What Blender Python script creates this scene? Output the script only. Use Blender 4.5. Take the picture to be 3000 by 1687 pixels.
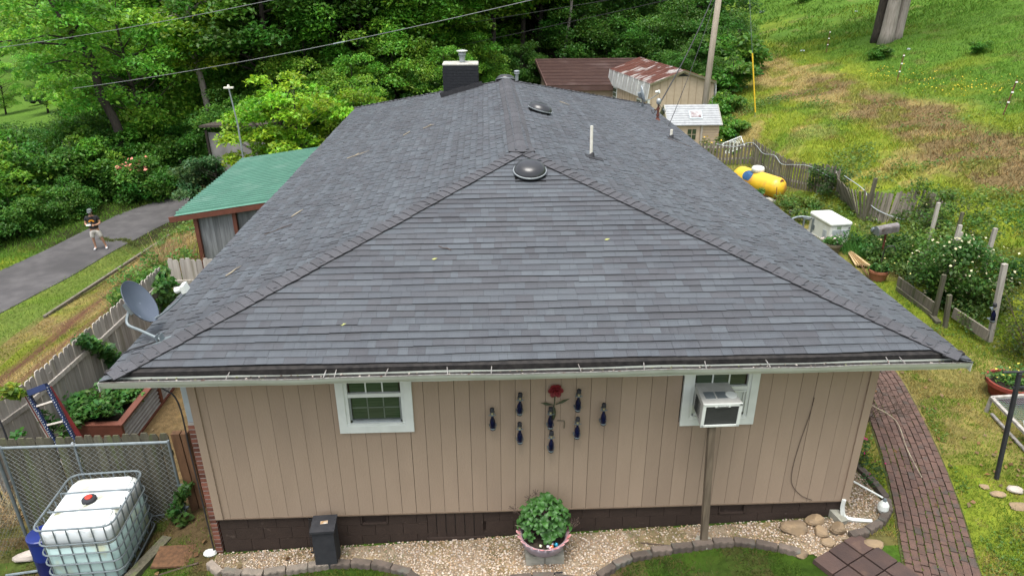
import bpy, math, random
import numpy as np
from mathutils import Vector, Matrix, Euler
for _o in list(bpy.data.objects): bpy.data.objects.remove(_o)
sc = bpy.context.scene
col = sc.collection
R = math.radians
rnd = random.Random(7)
rng = np.random.default_rng(11)

# ------------------------------------------------------------ camera, sky, sun, exposure
cam_d = bpy.data.cameras.new('camera'); cam = bpy.data.objects.new('camera', cam_d); col.objects.link(cam)
cam_d.sensor_width = 36.0; cam_d.lens = 24.80; cam_d.clip_start = 0.1; cam_d.clip_end = 1500
_p, _y, _r = R(24.0626), R(2.0617), R(-0.26376)
_f = Vector((math.sin(_y)*math.cos(_p), math.cos(_y)*math.cos(_p), -math.sin(_p)))
_rt = Vector((math.cos(_y), -math.sin(_y), 0)); _up = _rt.cross(_f)
_r2 = _rt*math.cos(_r) + _up*math.sin(_r); _u2 = -_rt*math.sin(_r) + _up*math.cos(_r)
cam.matrix_world = Matrix(((_r2.x, _u2.x, -_f.x, 3.941), (_r2.y, _u2.y, -_f.y, -7.9926), (_r2.z, _u2.z, -_f.z, 7.5307), (0, 0, 0, 1)))
sc.camera = cam
SUN_EL, SUN_AZ = R(76), R(205)          # azimuth clockwise from +y
w = bpy.data.worlds.new('World'); sc.world = w; w.use_nodes = True
nt = w.node_tree; bg = nt.nodes['Background']
sky = nt.nodes.new('ShaderNodeTexSky'); sky.sky_type = 'NISHITA'; sky.sun_disc = False
sky.sun_elevation = SUN_EL; sky.sun_rotation = SUN_AZ
sky.dust_density = 4.0; sky.air_density = 1.0; sky.ozone_density = 1.0
hs = nt.nodes.new('ShaderNodeHueSaturation'); hs.inputs['Saturation'].default_value = 0.38   # cloud cover greys the sky
nt.links.new(sky.outputs[0], hs.inputs['Color']); nt.links.new(hs.outputs[0], bg.inputs['Color'])
bg.inputs['Strength'].default_value = 0.15
sd = bpy.data.lights.new('sun', 'SUN'); sd.energy = 1.5; sd.angle = R(32); sd.color = (1.0, 0.965, 0.9)
sun = bpy.data.objects.new('sun', sd); col.objects.link(sun)
_d = Vector((math.sin(SUN_AZ)*math.cos(SUN_EL), math.cos(SUN_AZ)*math.cos(SUN_EL), math.sin(SUN_EL)))
sun.rotation_euler = (-_d).to_track_quat('-Z', 'Y').to_euler(); sun.location = (0, -20, 30)
sc.view_settings.view_transform = 'Standard'; sc.view_settings.look = 'None'
sc.view_settings.gamma = 1.0; sc.view_settings.use_curve_mapping = False
sc.view_settings.exposure = 1.15
sc.render.engine = 'CYCLES'
try: sc.cycles.max_bounces = 6; sc.cycles.diffuse_bounces = 3; sc.cycles.transparent_max_bounces = 4
except Exception: pass

# ------------------------------------------------------------ materials
def M(name, c1, c2=None, scale=6, rough=.85, bump=0, bscale=None, spec=.3, metal=0, stretch=(1,1,1), orand=0, tint=False,
      c3=None, s3=1.5, t3=.55, w3=.12, detail=4, lo=.35, hi=.65, trans=0):
    """procedural surface: two-tone noise, optional stains (c3), per-object brightness, per-face tint, relief."""
    m = bpy.data.materials.new(name); m.use_nodes = True
    n = m.node_tree.nodes; L = m.node_tree.links; b = n['Principled BSDF']
    tc = n.new('ShaderNodeTexCoord'); mp = n.new('ShaderNodeMapping'); mp.inputs['Scale'].default_value = stretch
    oi = n.new('ShaderNodeObjectInfo'); ad = n.new('ShaderNodeVectorMath'); ad.operation = 'ADD'
    ml = n.new('ShaderNodeMath'); ml.operation = 'MULTIPLY'; ml.inputs[1].default_value = 37.0
    L.new(oi.outputs['Random'], ml.inputs[0]); L.new(tc.outputs['Object'], ad.inputs[0]); L.new(ml.outputs[0], ad.inputs[1])
    L.new(ad.outputs[0], mp.inputs['Vector'])
    c2 = c2 or tuple(v*.8 for v in c1)
    nz = n.new('ShaderNodeTexNoise'); nz.inputs['Scale'].default_value = scale; nz.inputs['Detail'].default_value = detail
    L.new(mp.outputs[0], nz.inputs['Vector'])
    rp = n.new('ShaderNodeValToRGB'); rp.color_ramp.elements[0].position = lo; rp.color_ramp.elements[1].position = hi
    rp.color_ramp.elements[0].color = (*c1, 1); rp.color_ramp.elements[1].color = (*c2, 1)
    L.new(nz.outputs['Fac'], rp.inputs[0]); out = rp.outputs[0]
    def mix(kind, fac, a, bb):
        x = n.new('ShaderNodeMix'); x.data_type = 'RGBA'; x.blend_type = kind
        for sock, v in ((x.inputs[0], fac), (x.inputs[6], a), (x.inputs[7], bb)):
            if hasattr(v, 'is_linked'): L.new(v, sock)
            else: sock.default_value = v
        return x.outputs[2]
    if c3:
        nz3 = n.new('ShaderNodeTexNoise'); nz3.inputs['Scale'].default_value = s3; nz3.inputs['Detail'].default_value = 5
        L.new(mp.outputs[0], nz3.inputs['Vector'])
        r3 = n.new('ShaderNodeValToRGB'); r3.color_ramp.elements[0].position = t3; r3.color_ramp.elements[1].position = t3+w3
        L.new(nz3.outputs['Fac'], r3.inputs[0]); out = mix('MIX', r3.outputs[0], out, (*c3, 1))
    if tint:
        at = n.new('ShaderNodeAttribute'); at.attribute_name = 'tint'
        out = mix('MULTIPLY', 1.0, out, at.outputs['Color'])
    if orand:
        mr = n.new('ShaderNodeMapRange'); mr.inputs[3].default_value = 1-orand; mr.inputs[4].default_value = 1+orand
        L.new(oi.outputs['Random'], mr.inputs[0])
        cb = n.new('ShaderNodeCombineColor')
        for i in range(3): L.new(mr.outputs[0], cb.inputs[i])
        out = mix('MULTIPLY', 1.0, out, cb.outputs[0])
    L.new(out, b.inputs['Base Color'])
    b.inputs['Roughness'].default_value = rough; b.inputs['Metallic'].default_value = metal
    b.inputs['Specular IOR Level'].default_value = spec
    if bump:
        nb = n.new('ShaderNodeTexNoise'); nb.inputs['Scale'].default_value = bscale or scale*4; nb.inputs['Detail'].default_value = 5
        L.new(mp.outputs[0], nb.inputs['Vector'])
        bp = n.new('ShaderNodeBump'); bp.inputs['Strength'].default_value = bump; bp.inputs['Distance'].default_value = .02
        L.new(nb.outputs['Fac'], bp.inputs['Height']); L.new(bp.outputs[0], b.inputs['Normal'])
    if trans:
        tr = n.new('ShaderNodeBsdfTranslucent'); L.new(out, tr.inputs['Color'])
        ms = n.new('ShaderNodeMixShader'); ms.inputs[0].default_value = trans
        L.new(b.outputs[0], ms.inputs[1]); L.new(tr.outputs[0], ms.inputs[2])
        L.new(ms.outputs[0], n['Material Output'].inputs['Surface'])
    return m

m_shing = M('shingle_granules', (1, 1, 1), (.80, .80, .82), 90, .62, .35, 160, .42, tint=True, c3=(.72, .70, .72), s3=.8, t3=.45, w3=.3)
m_cap   = M('hip_cap_granules', (.062, .060, .066), (.046, .045, .050), 70, .75, .3, 150, .35, orand=.16)
m_deck  = M('roof_deck', (.02, .02, .021), rough=.9)
m_sid   = M('painted_siding', (.325, .247, .181), (.307, .232, .169), 3, .75, .2, 40, .25, stretch=(1, 1, .4), orand=.02, c3=(.268, .203, .150), s3=.9, t3=.5, w3=.3)
m_groove= M('siding_groove', (.17, .125, .088))
m_found = M('brown_block_paint', (.040, .027, .021), (.034, .023, .018), 9, .75, .3, 40, .3, orand=.06, c3=(.07, .052, .042), s3=7, t3=.68, w3=.06)
m_brick = M('red_brick', (.19, .075, .05), (.15, .06, .042), 14, .9, .4, 60, orand=.4)
m_mortar= M('mortar', (.40, .375, .34), rough=.95)
m_white = M('white_vinyl', (.66, .69, .65), (.60, .63, .59), 6, .45, 0, None, .4)
m_gutw  = M('white_gutter_enamel', (.50, .53, .47), (.42, .45, .39), 3, .35, 0, None, .5)  # white enamel, with the green it reflects put into its colour
m_guti  = M('gutter_dirt', (.013, .012, .012), (.03, .027, .025), 12, .8, .3, 60, c3=(.10, .09, .08), s3=25, t3=.72, w3=.06)
m_worn  = M('worn_aluminium', (.36, .35, .33), (.2, .18, .16), 20, .45, 0, None, .5, .5, c3=(.16, .07, .05), s3=14, t3=.64, w3=.05)
m_glass = M('window_glass', (.030, .050, .026), (.060, .085, .05), 7, .06, 0, None, .6, stretch=(.25, 1, 9))
m_screen= M('insect_screen', (.04, .05, .045), (.05, .06, .055), 30, .7)
m_black = M('black_metal', (.02, .02, .022), (.03, .03, .032), 8, .4, .1, 40, .5)
m_blackm= M('matt_black', (.025, .026, .03), (.035, .036, .04), 8, .75, .2, 40)
m_chim  = M('black_painted_brick', (.009, .010, .013), (.014, .016, .019), 12, .5, .5, 50, .4, orand=.1)
m_crown = M('chimney_crown_cement', (.42, .41, .37), (.33, .32, .28), 6, .9, .2)
m_galv  = M('galvanised_steel', (.36, .39, .40), (.28, .31, .32), 10, .45, 0, None, .5, .5)
m_galvd = M('dull_galvanised_pipe', (.20, .235, .25), (.15, .18, .19), 10, .5, 0, None, .5, .4)
m_pvc   = M('weathered_pvc', (.70, .68, .60), (.6, .57, .48), 8, .5)
m_rust  = M('rusty_steel', (.16, .055, .035), (.10, .04, .03), 10, .8, .3)
m_dishg = M('dish_grey_enamel', (.085, .105, .14), (.07, .09, .12), 5, .38, 0, None, .5, c3=(.25, .28, .32), s3=9, t3=.7, w3=.05)
m_dishl = M('dish_light_grey', (.40, .45, .47), (.34, .38, .40), 6, .5)
m_acw   = M('ac_housing', (.44, .44, .41), (.37, .37, .345), 9, .5)
m_acfin = M('condenser_fins', (.05, .052, .05), (.03, .032, .03), 40, .5, .5, 90, stretch=(.2, 1, 6))
m_wood  = M('weathered_grey_wood', (.43, .40, .355), (.33, .30, .26), 7, .9, .35, 30, .2, stretch=(3.5, 3.5, .35), orand=.2, c3=(.24, .22, .17), s3=1.6, t3=.58)
m_woodd = M('dark_mossy_wood', (.112, .104, .074), (.075, .070, .050), 7, .95, .35, 30, .2, stretch=(3.5, 3.5, .35), orand=.22, c3=(.10, .11, .055), s3=2.2, t3=.52)
m_woodb = M('brown_wood', (.15, .08, .042), (.09, .05, .028), 6, .85, .3, 30, .2, stretch=(3, 3, .3), orand=.1)
m_post  = M('support_post_wood', (.17, .135, .095), (.11, .085, .06), 8, .9, .3, 30, stretch=(3, 3, .3))
m_redw  = M('red_brown_stain', (.15, .052, .034), (.12, .043, .028), 6, .6, .2, 30, .35, orand=.12)
m_corr  = M('corrugated_steel', (.40, .40, .38), (.32, .32, .30), 6, .5, .1, 30, .4, .3)
m_poly  = M('tank_polyethylene', (.80, .84, .86), (.73, .78, .80), 4, .35, 0, None, .5, c3=(.25, .25, .14), s3=2.8, t3=.56, w3=.14)
m_polyw = M('tank_water_shade', (.42, .57, .545), (.37, .51, .485), 3, .35, 0, None, .5, c3=(.42, .45, .30), s3=3, t3=.58, w3=.14)
m_blue  = M('blue_drum_plastic', (.009, .022, .15), (.007, .018, .12), 4, .35, 0, None, .5)
m_red   = M('red_plastic', (.62, .05, .03), (.5, .04, .025), 6, .4)
m_rock  = M('tan_rock', (.27, .195, .115), (.20, .15, .10), 5, .9, .5, 20, orand=.2)
m_rockw = M('pale_rock', (.42, .375, .33), (.32, .285, .245), 5, .9, .4, 20)
m_edge  = M('edging_concrete', (.125, .10, .082), (.088, .072, .06), 7, .95, .5, 45, orand=.3, c3=(.1, .1, .085), s3=4, t3=.55)
m_edgel = M('edging_concrete_pale', (.22, .185, .15), (.165, .143, .118), 7, .95, .5, 45, orand=.22, c3=(.17, .16, .13), s3=4, t3=.6)
m_conc  = M('grey_concrete', (.33, .32, .27), (.25, .245, .2), 8, .95, .4, 40)
m_paver = M('brown_paver', (.072, .044, .036), (.052, .034, .030), 4, .7, .35, 35, .35, orand=.2, c3=(.12, .075, .052), s3=3, t3=.62)
m_pbrick= M('path_brick', (.112, .067, .053), (.086, .056, .046), 9, .9, .4, 45, orand=.12, c3=(.070, .056, .048), s3=3.5, t3=.55)
m_asph  = M('old_asphalt', (.092, .088, .089), (.066, .063, .065), 2.2, .9, .35, 60, .3, c3=(.055, .053, .054), s3=.45, t3=.52, w3=.16, detail=8)
m_bark  = M('dark_bark', (.055, .045, .036), (.032, .027, .022), 6, .95, .6, 18, stretch=(3, 3, .6), orand=.3)
m_barkp = M('pale_bark', (.33, .29, .255), (.22, .19, .16), 5, .95, .6, 14, stretch=(3, 3, .35), c3=(.12, .10, .085), s3=2, t3=.6)
m_leaf  = M('leaves', (1, 1, 1), (.8, .85, .8), 2, .5, 0, None, .35, tint=True, orand=.16, trans=.45)
m_leafb = M('broad_leaves', (.052, .150, .030), (.038, .115, .022), 6, .45, 0, None, .4, orand=.25, trans=.25)
m_grass = M('grass_blades', (1, 1, 1), (.85, .85, .85), 1, .7, 0, None, .2, tint=True, trans=.25)
m_peb   = M('pebbles', (1, 1, 1), (.85, .83, .8), 30, .85, tint=True)
m_flow  = M('petals', (1, 1, 1), (.95, .95, .95), 3, .6, tint=True, trans=.2)
m_ground= M('ground_surface', (1, 1, 1), (.62, .62, .60), 9, 1.0, .6, 30, .1, tint=True, detail=8, c3=(1.25, 1.2, 1.0), s3=2.2, t3=.52, w3=.25)
m_twig  = M('dry_twigs', (.10, .07, .055), (.07, .05, .04), 8, .9)
m_straw = M('dry_stalks', (.34, .30, .22), (.22, .19, .14), 8, .9)
m_wire  = M('overhead_cable', (.20, .21, .21), rough=.5)
m_wired = M('dark_cable', (.035, .035, .037), rough=.6)

# ------------------------------------------------------------ object helpers
ORG = {}
def tag(o, label=None, cat=None, group=None, kind=None):
    if label: o['label'] = label
    if cat: o['category'] = cat
    if group: o['group'] = group
    if kind: o['kind'] = kind
    return o
def thing(name, loc, label, cat, group=None, rz=0):
    o = bpy.data.objects.new(name, None); col.objects.link(o); o.empty_display_size = .1
    o.location = loc; o.rotation_euler = (0, 0, rz); ORG[o.name] = Vector(loc)
    return tag(o, label, cat, group)
class G:
    """collects shapes; build() links them as one mesh object"""
    def __init__(s): s.v = []; s.f = []; s.t = []
    def add(s, vs, fs, t=(1, 1, 1)):
        k = len(s.v); s.v += [tuple(v) for v in vs]; s.f += [tuple(i+k for i in f) for f in fs]; s.t += [t]*len(fs); return s
    def box(s, c, d, rot=None, t=(1, 1, 1), top=None):
        x, y, z = d[0]/2, d[1]/2, d[2]/2; tx, ty = (top or (1, 1))
        vs = [Vector(p) for p in ((-x,-y,-z),(x,-y,-z),(x,y,-z),(-x,y,-z),(-x*tx,-y*ty,z),(x*tx,-y*ty,z),(x*tx,y*ty,z),(-x*tx,y*ty,z))]
        if rot is not None: vs = [rot @ v for v in vs]
        c = Vector(c)
        return s.add([v+c for v in vs], [(3,2,1,0),(4,5,6,7),(0,1,5,4),(1,2,6,5),(2,3,7,6),(3,0,4,7)], t)
    def bar(s, a, b, w, h=None, t=(1, 1, 1), up=(0, 0, 1)):
        a, b = Vector(a), Vector(b); h = h or w; d = (b-a); l = d.length; d.normalize(); up = Vector(up)
        if abs(d.dot(up)) > .98: up = Vector((0, 1, 0))
        r = d.cross(up).normalized(); u = r.cross(d)
        rot = Matrix((r, d, u)).transposed()
        return s.box((a+b)/2, (w, l, h), rot, t)
    def tube(s, pts, rad, n=6, cap=True, t=(1, 1, 1)):
        pts = [Vector(p) for p in pts]
        if not hasattr(rad, '__len__'): rad = [rad]*len(pts)
        vs = []; prev = None
        for i, p in enumerate(pts):
            d = (pts[min(i+1, len(pts)-1)]-pts[max(i-1, 0)]).normalized()
            if prev is None:
                a = Vector((0, 0, 1)) if abs(d.z) < .9 else Vector((1, 0, 0)); r = d.cross(a).normalized()
            else: r = (prev - d*prev.dot(d)).normalized()
            prev = r; u = d.cross(r)
            for k in range(n):
                an = 2*math.pi*k/n; vs.append(p+(r*math.cos(an)+u*math.sin(an))*rad[i])
        fs = [(i*n+k, i*n+(k+1) % n, (i+1)*n+(k+1) % n, (i+1)*n+k) for i in range(len(pts)-1) for k in range(n)]
        if cap: fs += [tuple(range(n))[::-1], tuple((len(pts)-1)*n+k for k in range(n))]
        return s.add(vs, fs, t)
    def lathe(s, prof, c=(0, 0, 0), n=16, rot=None, t=(1, 1, 1), sy=1):
        vs = []; c = Vector(c)
        for r, z in prof:
            for k in range(n):
                a = 2*math.pi*k/n; v = Vector((r*math.cos(a), r*sy*math.sin(a), z)); vs.append((rot @ v if rot is not None else v)+c)
        fs = [(i*n+k, i*n+(k+1) % n, (i+1)*n+(k+1) % n, (i+1)*n+k) for i in range(len(prof)-1) for k in range(n)]
        fs += [tuple(range(n))[::-1], tuple((len(prof)-1)*n+k for k in range(n))]
        return s.add(vs, fs, t)
    def poly(s, p2, z0, z1, f=None, t=(1, 1, 1)):
        """prism over 2-D outline; f maps (x,y,z) to world"""
        n = len(p2); f = f or (lambda x, y, z: (x, y, z))
        vs = [f(x, y, z0) for x, y in p2]+[f(x, y, z1) for x, y in p2]
        fs = [tuple(range(n))[::-1], tuple(range(n, 2*n))]+[(i, (i+1) % n, n+(i+1) % n, n+i) for i in range(n)]
        return s.add(vs, fs, t)
    def rock(s, c, d, seed=0, t=(1, 1, 1), n=12, m=8, cuts=9):
        r = random.Random(seed); c = Vector(c); pl = []
        for _ in range(cuts):
            v = Vector((r.gauss(0, 1), r.gauss(0, 1), r.gauss(.2, .8))).normalized(); pl.append((v, r.uniform(.62, .88)))
        vs = []
        for i in range(m+1):
            ph = math.pi*i/m
            for k in range(n):
                th = 2*math.pi*k/n; v = Vector((math.sin(ph)*math.cos(th), math.sin(ph)*math.sin(th), math.cos(ph)))
                for q, dd in pl:
                    e = v.dot(q)
                    if e > dd: v = v-q*(e-dd)
                vs.append(Vector((v.x*d[0]/2, v.y*d[1]/2, v.z*d[2]/2))+c)
        fs = [(i*n+k, (i+1)*n+k, (i+1)*n+(k+1) % n, i*n+(k+1) % n) for i in range(m) for k in range(n)]
        return s.add(vs, fs, t)
    def blob(s, c, d, seed=0, t=(1, 1, 1), n=8, m=5, rough=.18, rot=None):
        r = random.Random(seed); vs = []; c = Vector(c)
        for i in range(m+1):
            ph = math.pi*i/m
            for k in range(n):
                th = 2*math.pi*(k+.5*(i % 2))/n; q = 1+r.uniform(-rough, rough)
                v = Vector((d[0]/2*math.sin(ph)*math.cos(th)*q, d[1]/2*math.sin(ph)*math.sin(th)*q, d[2]/2*math.cos(ph)*q))
                vs.append((rot @ v if rot is not None else v)+c)
        fs = [(i*n+k, (i+1)*n+k, (i+1)*n+(k+1) % n, i*n+(k+1) % n) for i in range(m) for k in range(n)]
        return s.add(vs, fs, t)
    def mesh(s, name, mat, smooth=False, off=None):
        me = bpy.data.meshes.new(name); o = Vector(off) if off is not None else Vector((0, 0, 0))
        me.from_pydata([tuple(Vector(v)-o) for v in s.v], [], s.f)
        at = me.attributes.new('tint', 'FLOAT_COLOR', 'FACE')
        at.data.foreach_set('color', np.array([(*c, 1) for c in s.t], dtype=np.float32).ravel())
        me.materials.append(mat)
        if smooth: me.polygons.foreach_set('use_smooth', [True]*len(me.polygons))
        me.update(); return me
    def build(s, name, mat, parent=None, smooth=False, loc=None, local=False, bevel=0, weld=0):
        """loc: world origin of the object (default: base of its bounding box); local: coordinates are the parent's"""
        if loc is None:
            a = np.array(s.v); loc = Vector(((a[:, 0].min()+a[:, 0].max())/2, (a[:, 1].min()+a[:, 1].max())/2, a[:, 2].min()))
        loc = Vector(loc); me = s.mesh(name, mat, smooth, loc)
        o = bpy.data.objects.new(name, me); col.objects.link(o)
        if parent:
            o.parent = parent; o.location = loc if local else loc-ORG.get(parent.name, Vector((0, 0, 0)))
            ORG[o.name] = loc if not local else ORG.get(parent.name, Vector((0, 0, 0)))+loc
        else: o.location = loc; ORG[o.name] = loc
        if bevel:
            b = o.modifiers.new('bevel', 'BEVEL'); b.width = bevel; b.segments = 2; b.limit_method = 'ANGLE'
        return o
def place(name, me, mat4, parent):
    """a piece that shares mesh data; parent sits unrotated at ORG"""
    o = bpy.data.objects.new(name, me); col.objects.link(o); o.parent = parent
    mm = mat4.copy(); mm.translation = mm.translation-ORG.get(parent.name, Vector((0, 0, 0))); o.matrix_local = mm
    return o
def dup(o, parent=None):
    c = o.copy(); col.objects.link(c)
    if parent: c.parent = parent
    for ch in list(o.children): dup(ch, c)
    return c
def np_mesh(name, V, F, tint, mat, parent=None, loc=(0, 0, 0), smooth=False):
    V = np.asarray(V, np.float32); F = np.asarray(F, np.int32); k = F.shape[1]
    me = bpy.data.meshes.new(name); me.vertices.add(len(V)); me.vertices.foreach_set('co', V.ravel())
    me.loops.add(F.size); me.loops.foreach_set('vertex_index', F.ravel())
    me.polygons.add(len(F)); me.polygons.foreach_set('loop_start', np.arange(0, F.size, k, dtype=np.int32))
    try: me.polygons.foreach_set('loop_total', np.full(len(F), k, np.int32))
    except Exception: pass
    at = me.attributes.new('tint', 'FLOAT_COLOR', 'FACE')
    c = np.ones((len(F), 4), np.float32); c[:, :3] = tint; at.data.foreach_set('color', c.ravel())
    me.materials.append(mat)
    if smooth: me.polygons.foreach_set('use_smooth', np.ones(len(F), bool))
    me.update(calc_edges=True); me.validate()
    o = bpy.data.objects.new(name, me); col.objects.link(o)
    if parent: o.parent = parent
    o.location = loc; ORG[o.name] = Vector(loc)
    return o
def rotm(rx=0, ry=0, rz=0): return Euler((rx, ry, rz)).to_matrix()
def sm(a, b, x):
    t = np.clip((np.asarray(x, float)-a)/(b-a), 0, 1); return t*t*(3-2*t)
def vnoise(x, y, seed=0):
    x = np.asarray(x, float); y = np.asarray(y, float); xi = np.floor(x).astype(np.int64); yi = np.floor(y).astype(np.int64)
    fx = x-xi; fy = y-yi; fx = fx*fx*(3-2*fx); fy = fy*fy*(3-2*fy)
    def h(a, b):
        n = (a*374761393+b*668265263+seed*1442695041) & 0x7fffffff; n = ((n ^ (n >> 13))*1274126177) & 0x7fffffff
        return ((n ^ (n >> 16)) & 0xffff)/65535.0
    return (h(xi, yi)*(1-fx)+h(xi+1, yi)*fx)*(1-fy)+(h(xi, yi+1)*(1-fx)+h(xi+1, yi+1)*fx)*fy
def fbm(x, y, seed=0, o=4):
    s = 0; a = .5
    for i in range(o): s = s+a*vnoise(np.asarray(x)*2**i, np.asarray(y)*2**i, seed+i*7); a *= .5
    return s
def interp(pts, t):
    """point at arc-length fraction t of a polyline"""
    pts = [Vector(p) for p in pts]; ls = [(pts[i+1]-pts[i]).length for i in range(len(pts)-1)]; d = t*sum(ls)
    for i, l in enumerate(ls):
        if d <= l or i == len(ls)-1: return pts[i].lerp(pts[i+1], d/l), (pts[i+1]-pts[i]).normalized()
        d -= l
def plen(pts): return sum((Vector(pts[i+1])-Vector(pts[i])).length for i in range(len(pts)-1))
def smooth_path(pts, n=6):
    """Catmull-Rom through the points"""
    P = [Vector(p) for p in pts]; P = [2*P[0]-P[1]]+P+[2*P[-1]-P[-2]]; out = []
    for i in range(1, len(P)-2):
        for k in range(n):
            t = k/n; a, b, c, d = P[i-1], P[i], P[i+1], P[i+2]
            out.append(.5*((2*b)+(c-a)*t+(2*a-5*b+4*c-d)*t*t+(3*b-a-3*c+d)*t**3))
    return out+[P[-2]]
# ------------------------------------------------------------ terrain
DRIVE = smooth_path([(-18.0, 2, 0), (-15.9, 8, 0), (-14.4, 14, 0), (-13.5, 18.3, 0), (-12.75, 22.5, 0), (-12.1, 25.2, 0), (-10.8, 27.9, 0), (-8.6, 29.6, 0)], 6)
_dx = np.array([p.x for p in DRIVE]); _dy = np.array([p.y for p in DRIVE])
def drive_dist(x, y):
    d = np.full(np.shape(x), 1e9)
    for i in range(len(_dx)-1):
        ax, ay, bx, by = _dx[i], _dy[i], _dx[i+1], _dy[i+1]; ux, uy = bx-ax, by-ay
        t = np.clip(((x-ax)*ux+(y-ay)*uy)/(ux*ux+uy*uy), 0, 1)
        d = np.minimum(d, np.hypot(x-ax-t*ux, y-ay-t*uy))
    return d
def hill_d(x, y): return np.asarray(x, float)-(15.75-1.0*(1-sm(5, 12, y)))
def H(x, y):
    x = np.asarray(x, float); y = np.asarray(y, float)
    z = -0.2+0.037*np.clip(x, 0, 9.5)
    z = z-.45*sm(.2, 2.0, -x)-.15*sm(2, 4.5, -x)-2.2*sm(4.8, 11.2, -x)-1.2*sm(17, 30, -x)-3.0*sm(30, 60, -x)
    z = z-.38*sm(6, 16, y)*sm(9, 11, x)*(1-sm(15, 17, x))
    d = np.clip(hill_d(x, y), 0, None)
    hill = .45*sm(0, 1.6, d)+.205*d+.035*np.clip(d-9, 0, None)
    z = z+hill*(1-sm(42, 75, y)*(1-sm(18, 40, x)))
    z = z+3.5*sm(40, 95, y)*sm(-22, -6, x)
    far = sm(16, 24, np.abs(x-4))+sm(16, 24, y)
    z = z+(fbm(x*.35, y*.35, 3)-.47)*.5*np.clip(hill_d(x, y)/2, 0, 1)+(fbm(x*.3, y*.3, 5)-.47)*.35*np.clip((-x-4.8)/3, 0, 1)
    dd = drive_dist(x, y); k = 1-sm(2.05, 3.1, dd)
    z = z*(1-k)+(-3.025)*k
    return z
def h(x, y): return float(H(np.array([x]), np.array([y]))[0])

GREEN = np.array((.072, .145, .018)); YEL = np.array((.195, .245, .026)); STRAW = np.array((.29, .225, .09)); BROWN = np.array((.155, .110, .055))
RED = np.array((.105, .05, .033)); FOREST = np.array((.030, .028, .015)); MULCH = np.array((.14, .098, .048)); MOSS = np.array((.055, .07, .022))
def mixc(a, b, k): k = np.asarray(k)[..., None]; return a*(1-k)+b*k
def hill_mix(x, y, gr, ye, st, br):
    """mown slope: yellow-green low down, a dry brown band below the wire fence, green above it"""
    d = hill_d(x, y); n1 = fbm(x*.28, y*.28, 21); n2 = fbm(x*1.1, y*1.1, 33); n4 = fbm(x*.4-y*.1, y*.4, 52); e = d+(n1-.5)*4.5
    sh = x.shape+(3,)
    b = mixc(np.broadcast_to(ye, sh), st, sm(.56, .70, n4)*.85); b = mixc(b, gr*1.05, sm(.50, .62, fbm(x*.5, y*.5, 57))*.6)
    bandw = sm(3.4, 4.8, e)*(1-sm(7.0, 8.4, e)); bc = mixc(np.broadcast_to(st*.95, sh), br*1.1, sm(.40, .58, fbm(x*.45-y*.2, x*.15+y*.4, 63)))
    bc = mixc(bc, ye*.9, sm(.52, .64, n2)*.7); b = mixc(b, bc, bandw*.95)
    up = sm(7.4, 9.2, e-1.2*sm(26, 36, y)); b = mixc(b, mixc(np.broadcast_to(gr*1.1, sh), ye*.9, sm(.42, .62, n1)*.75*(1-sm(11, 18, d))), up)
    return mixc(b, br*.8, sm(.60, .70, n2)*.4)
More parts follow.
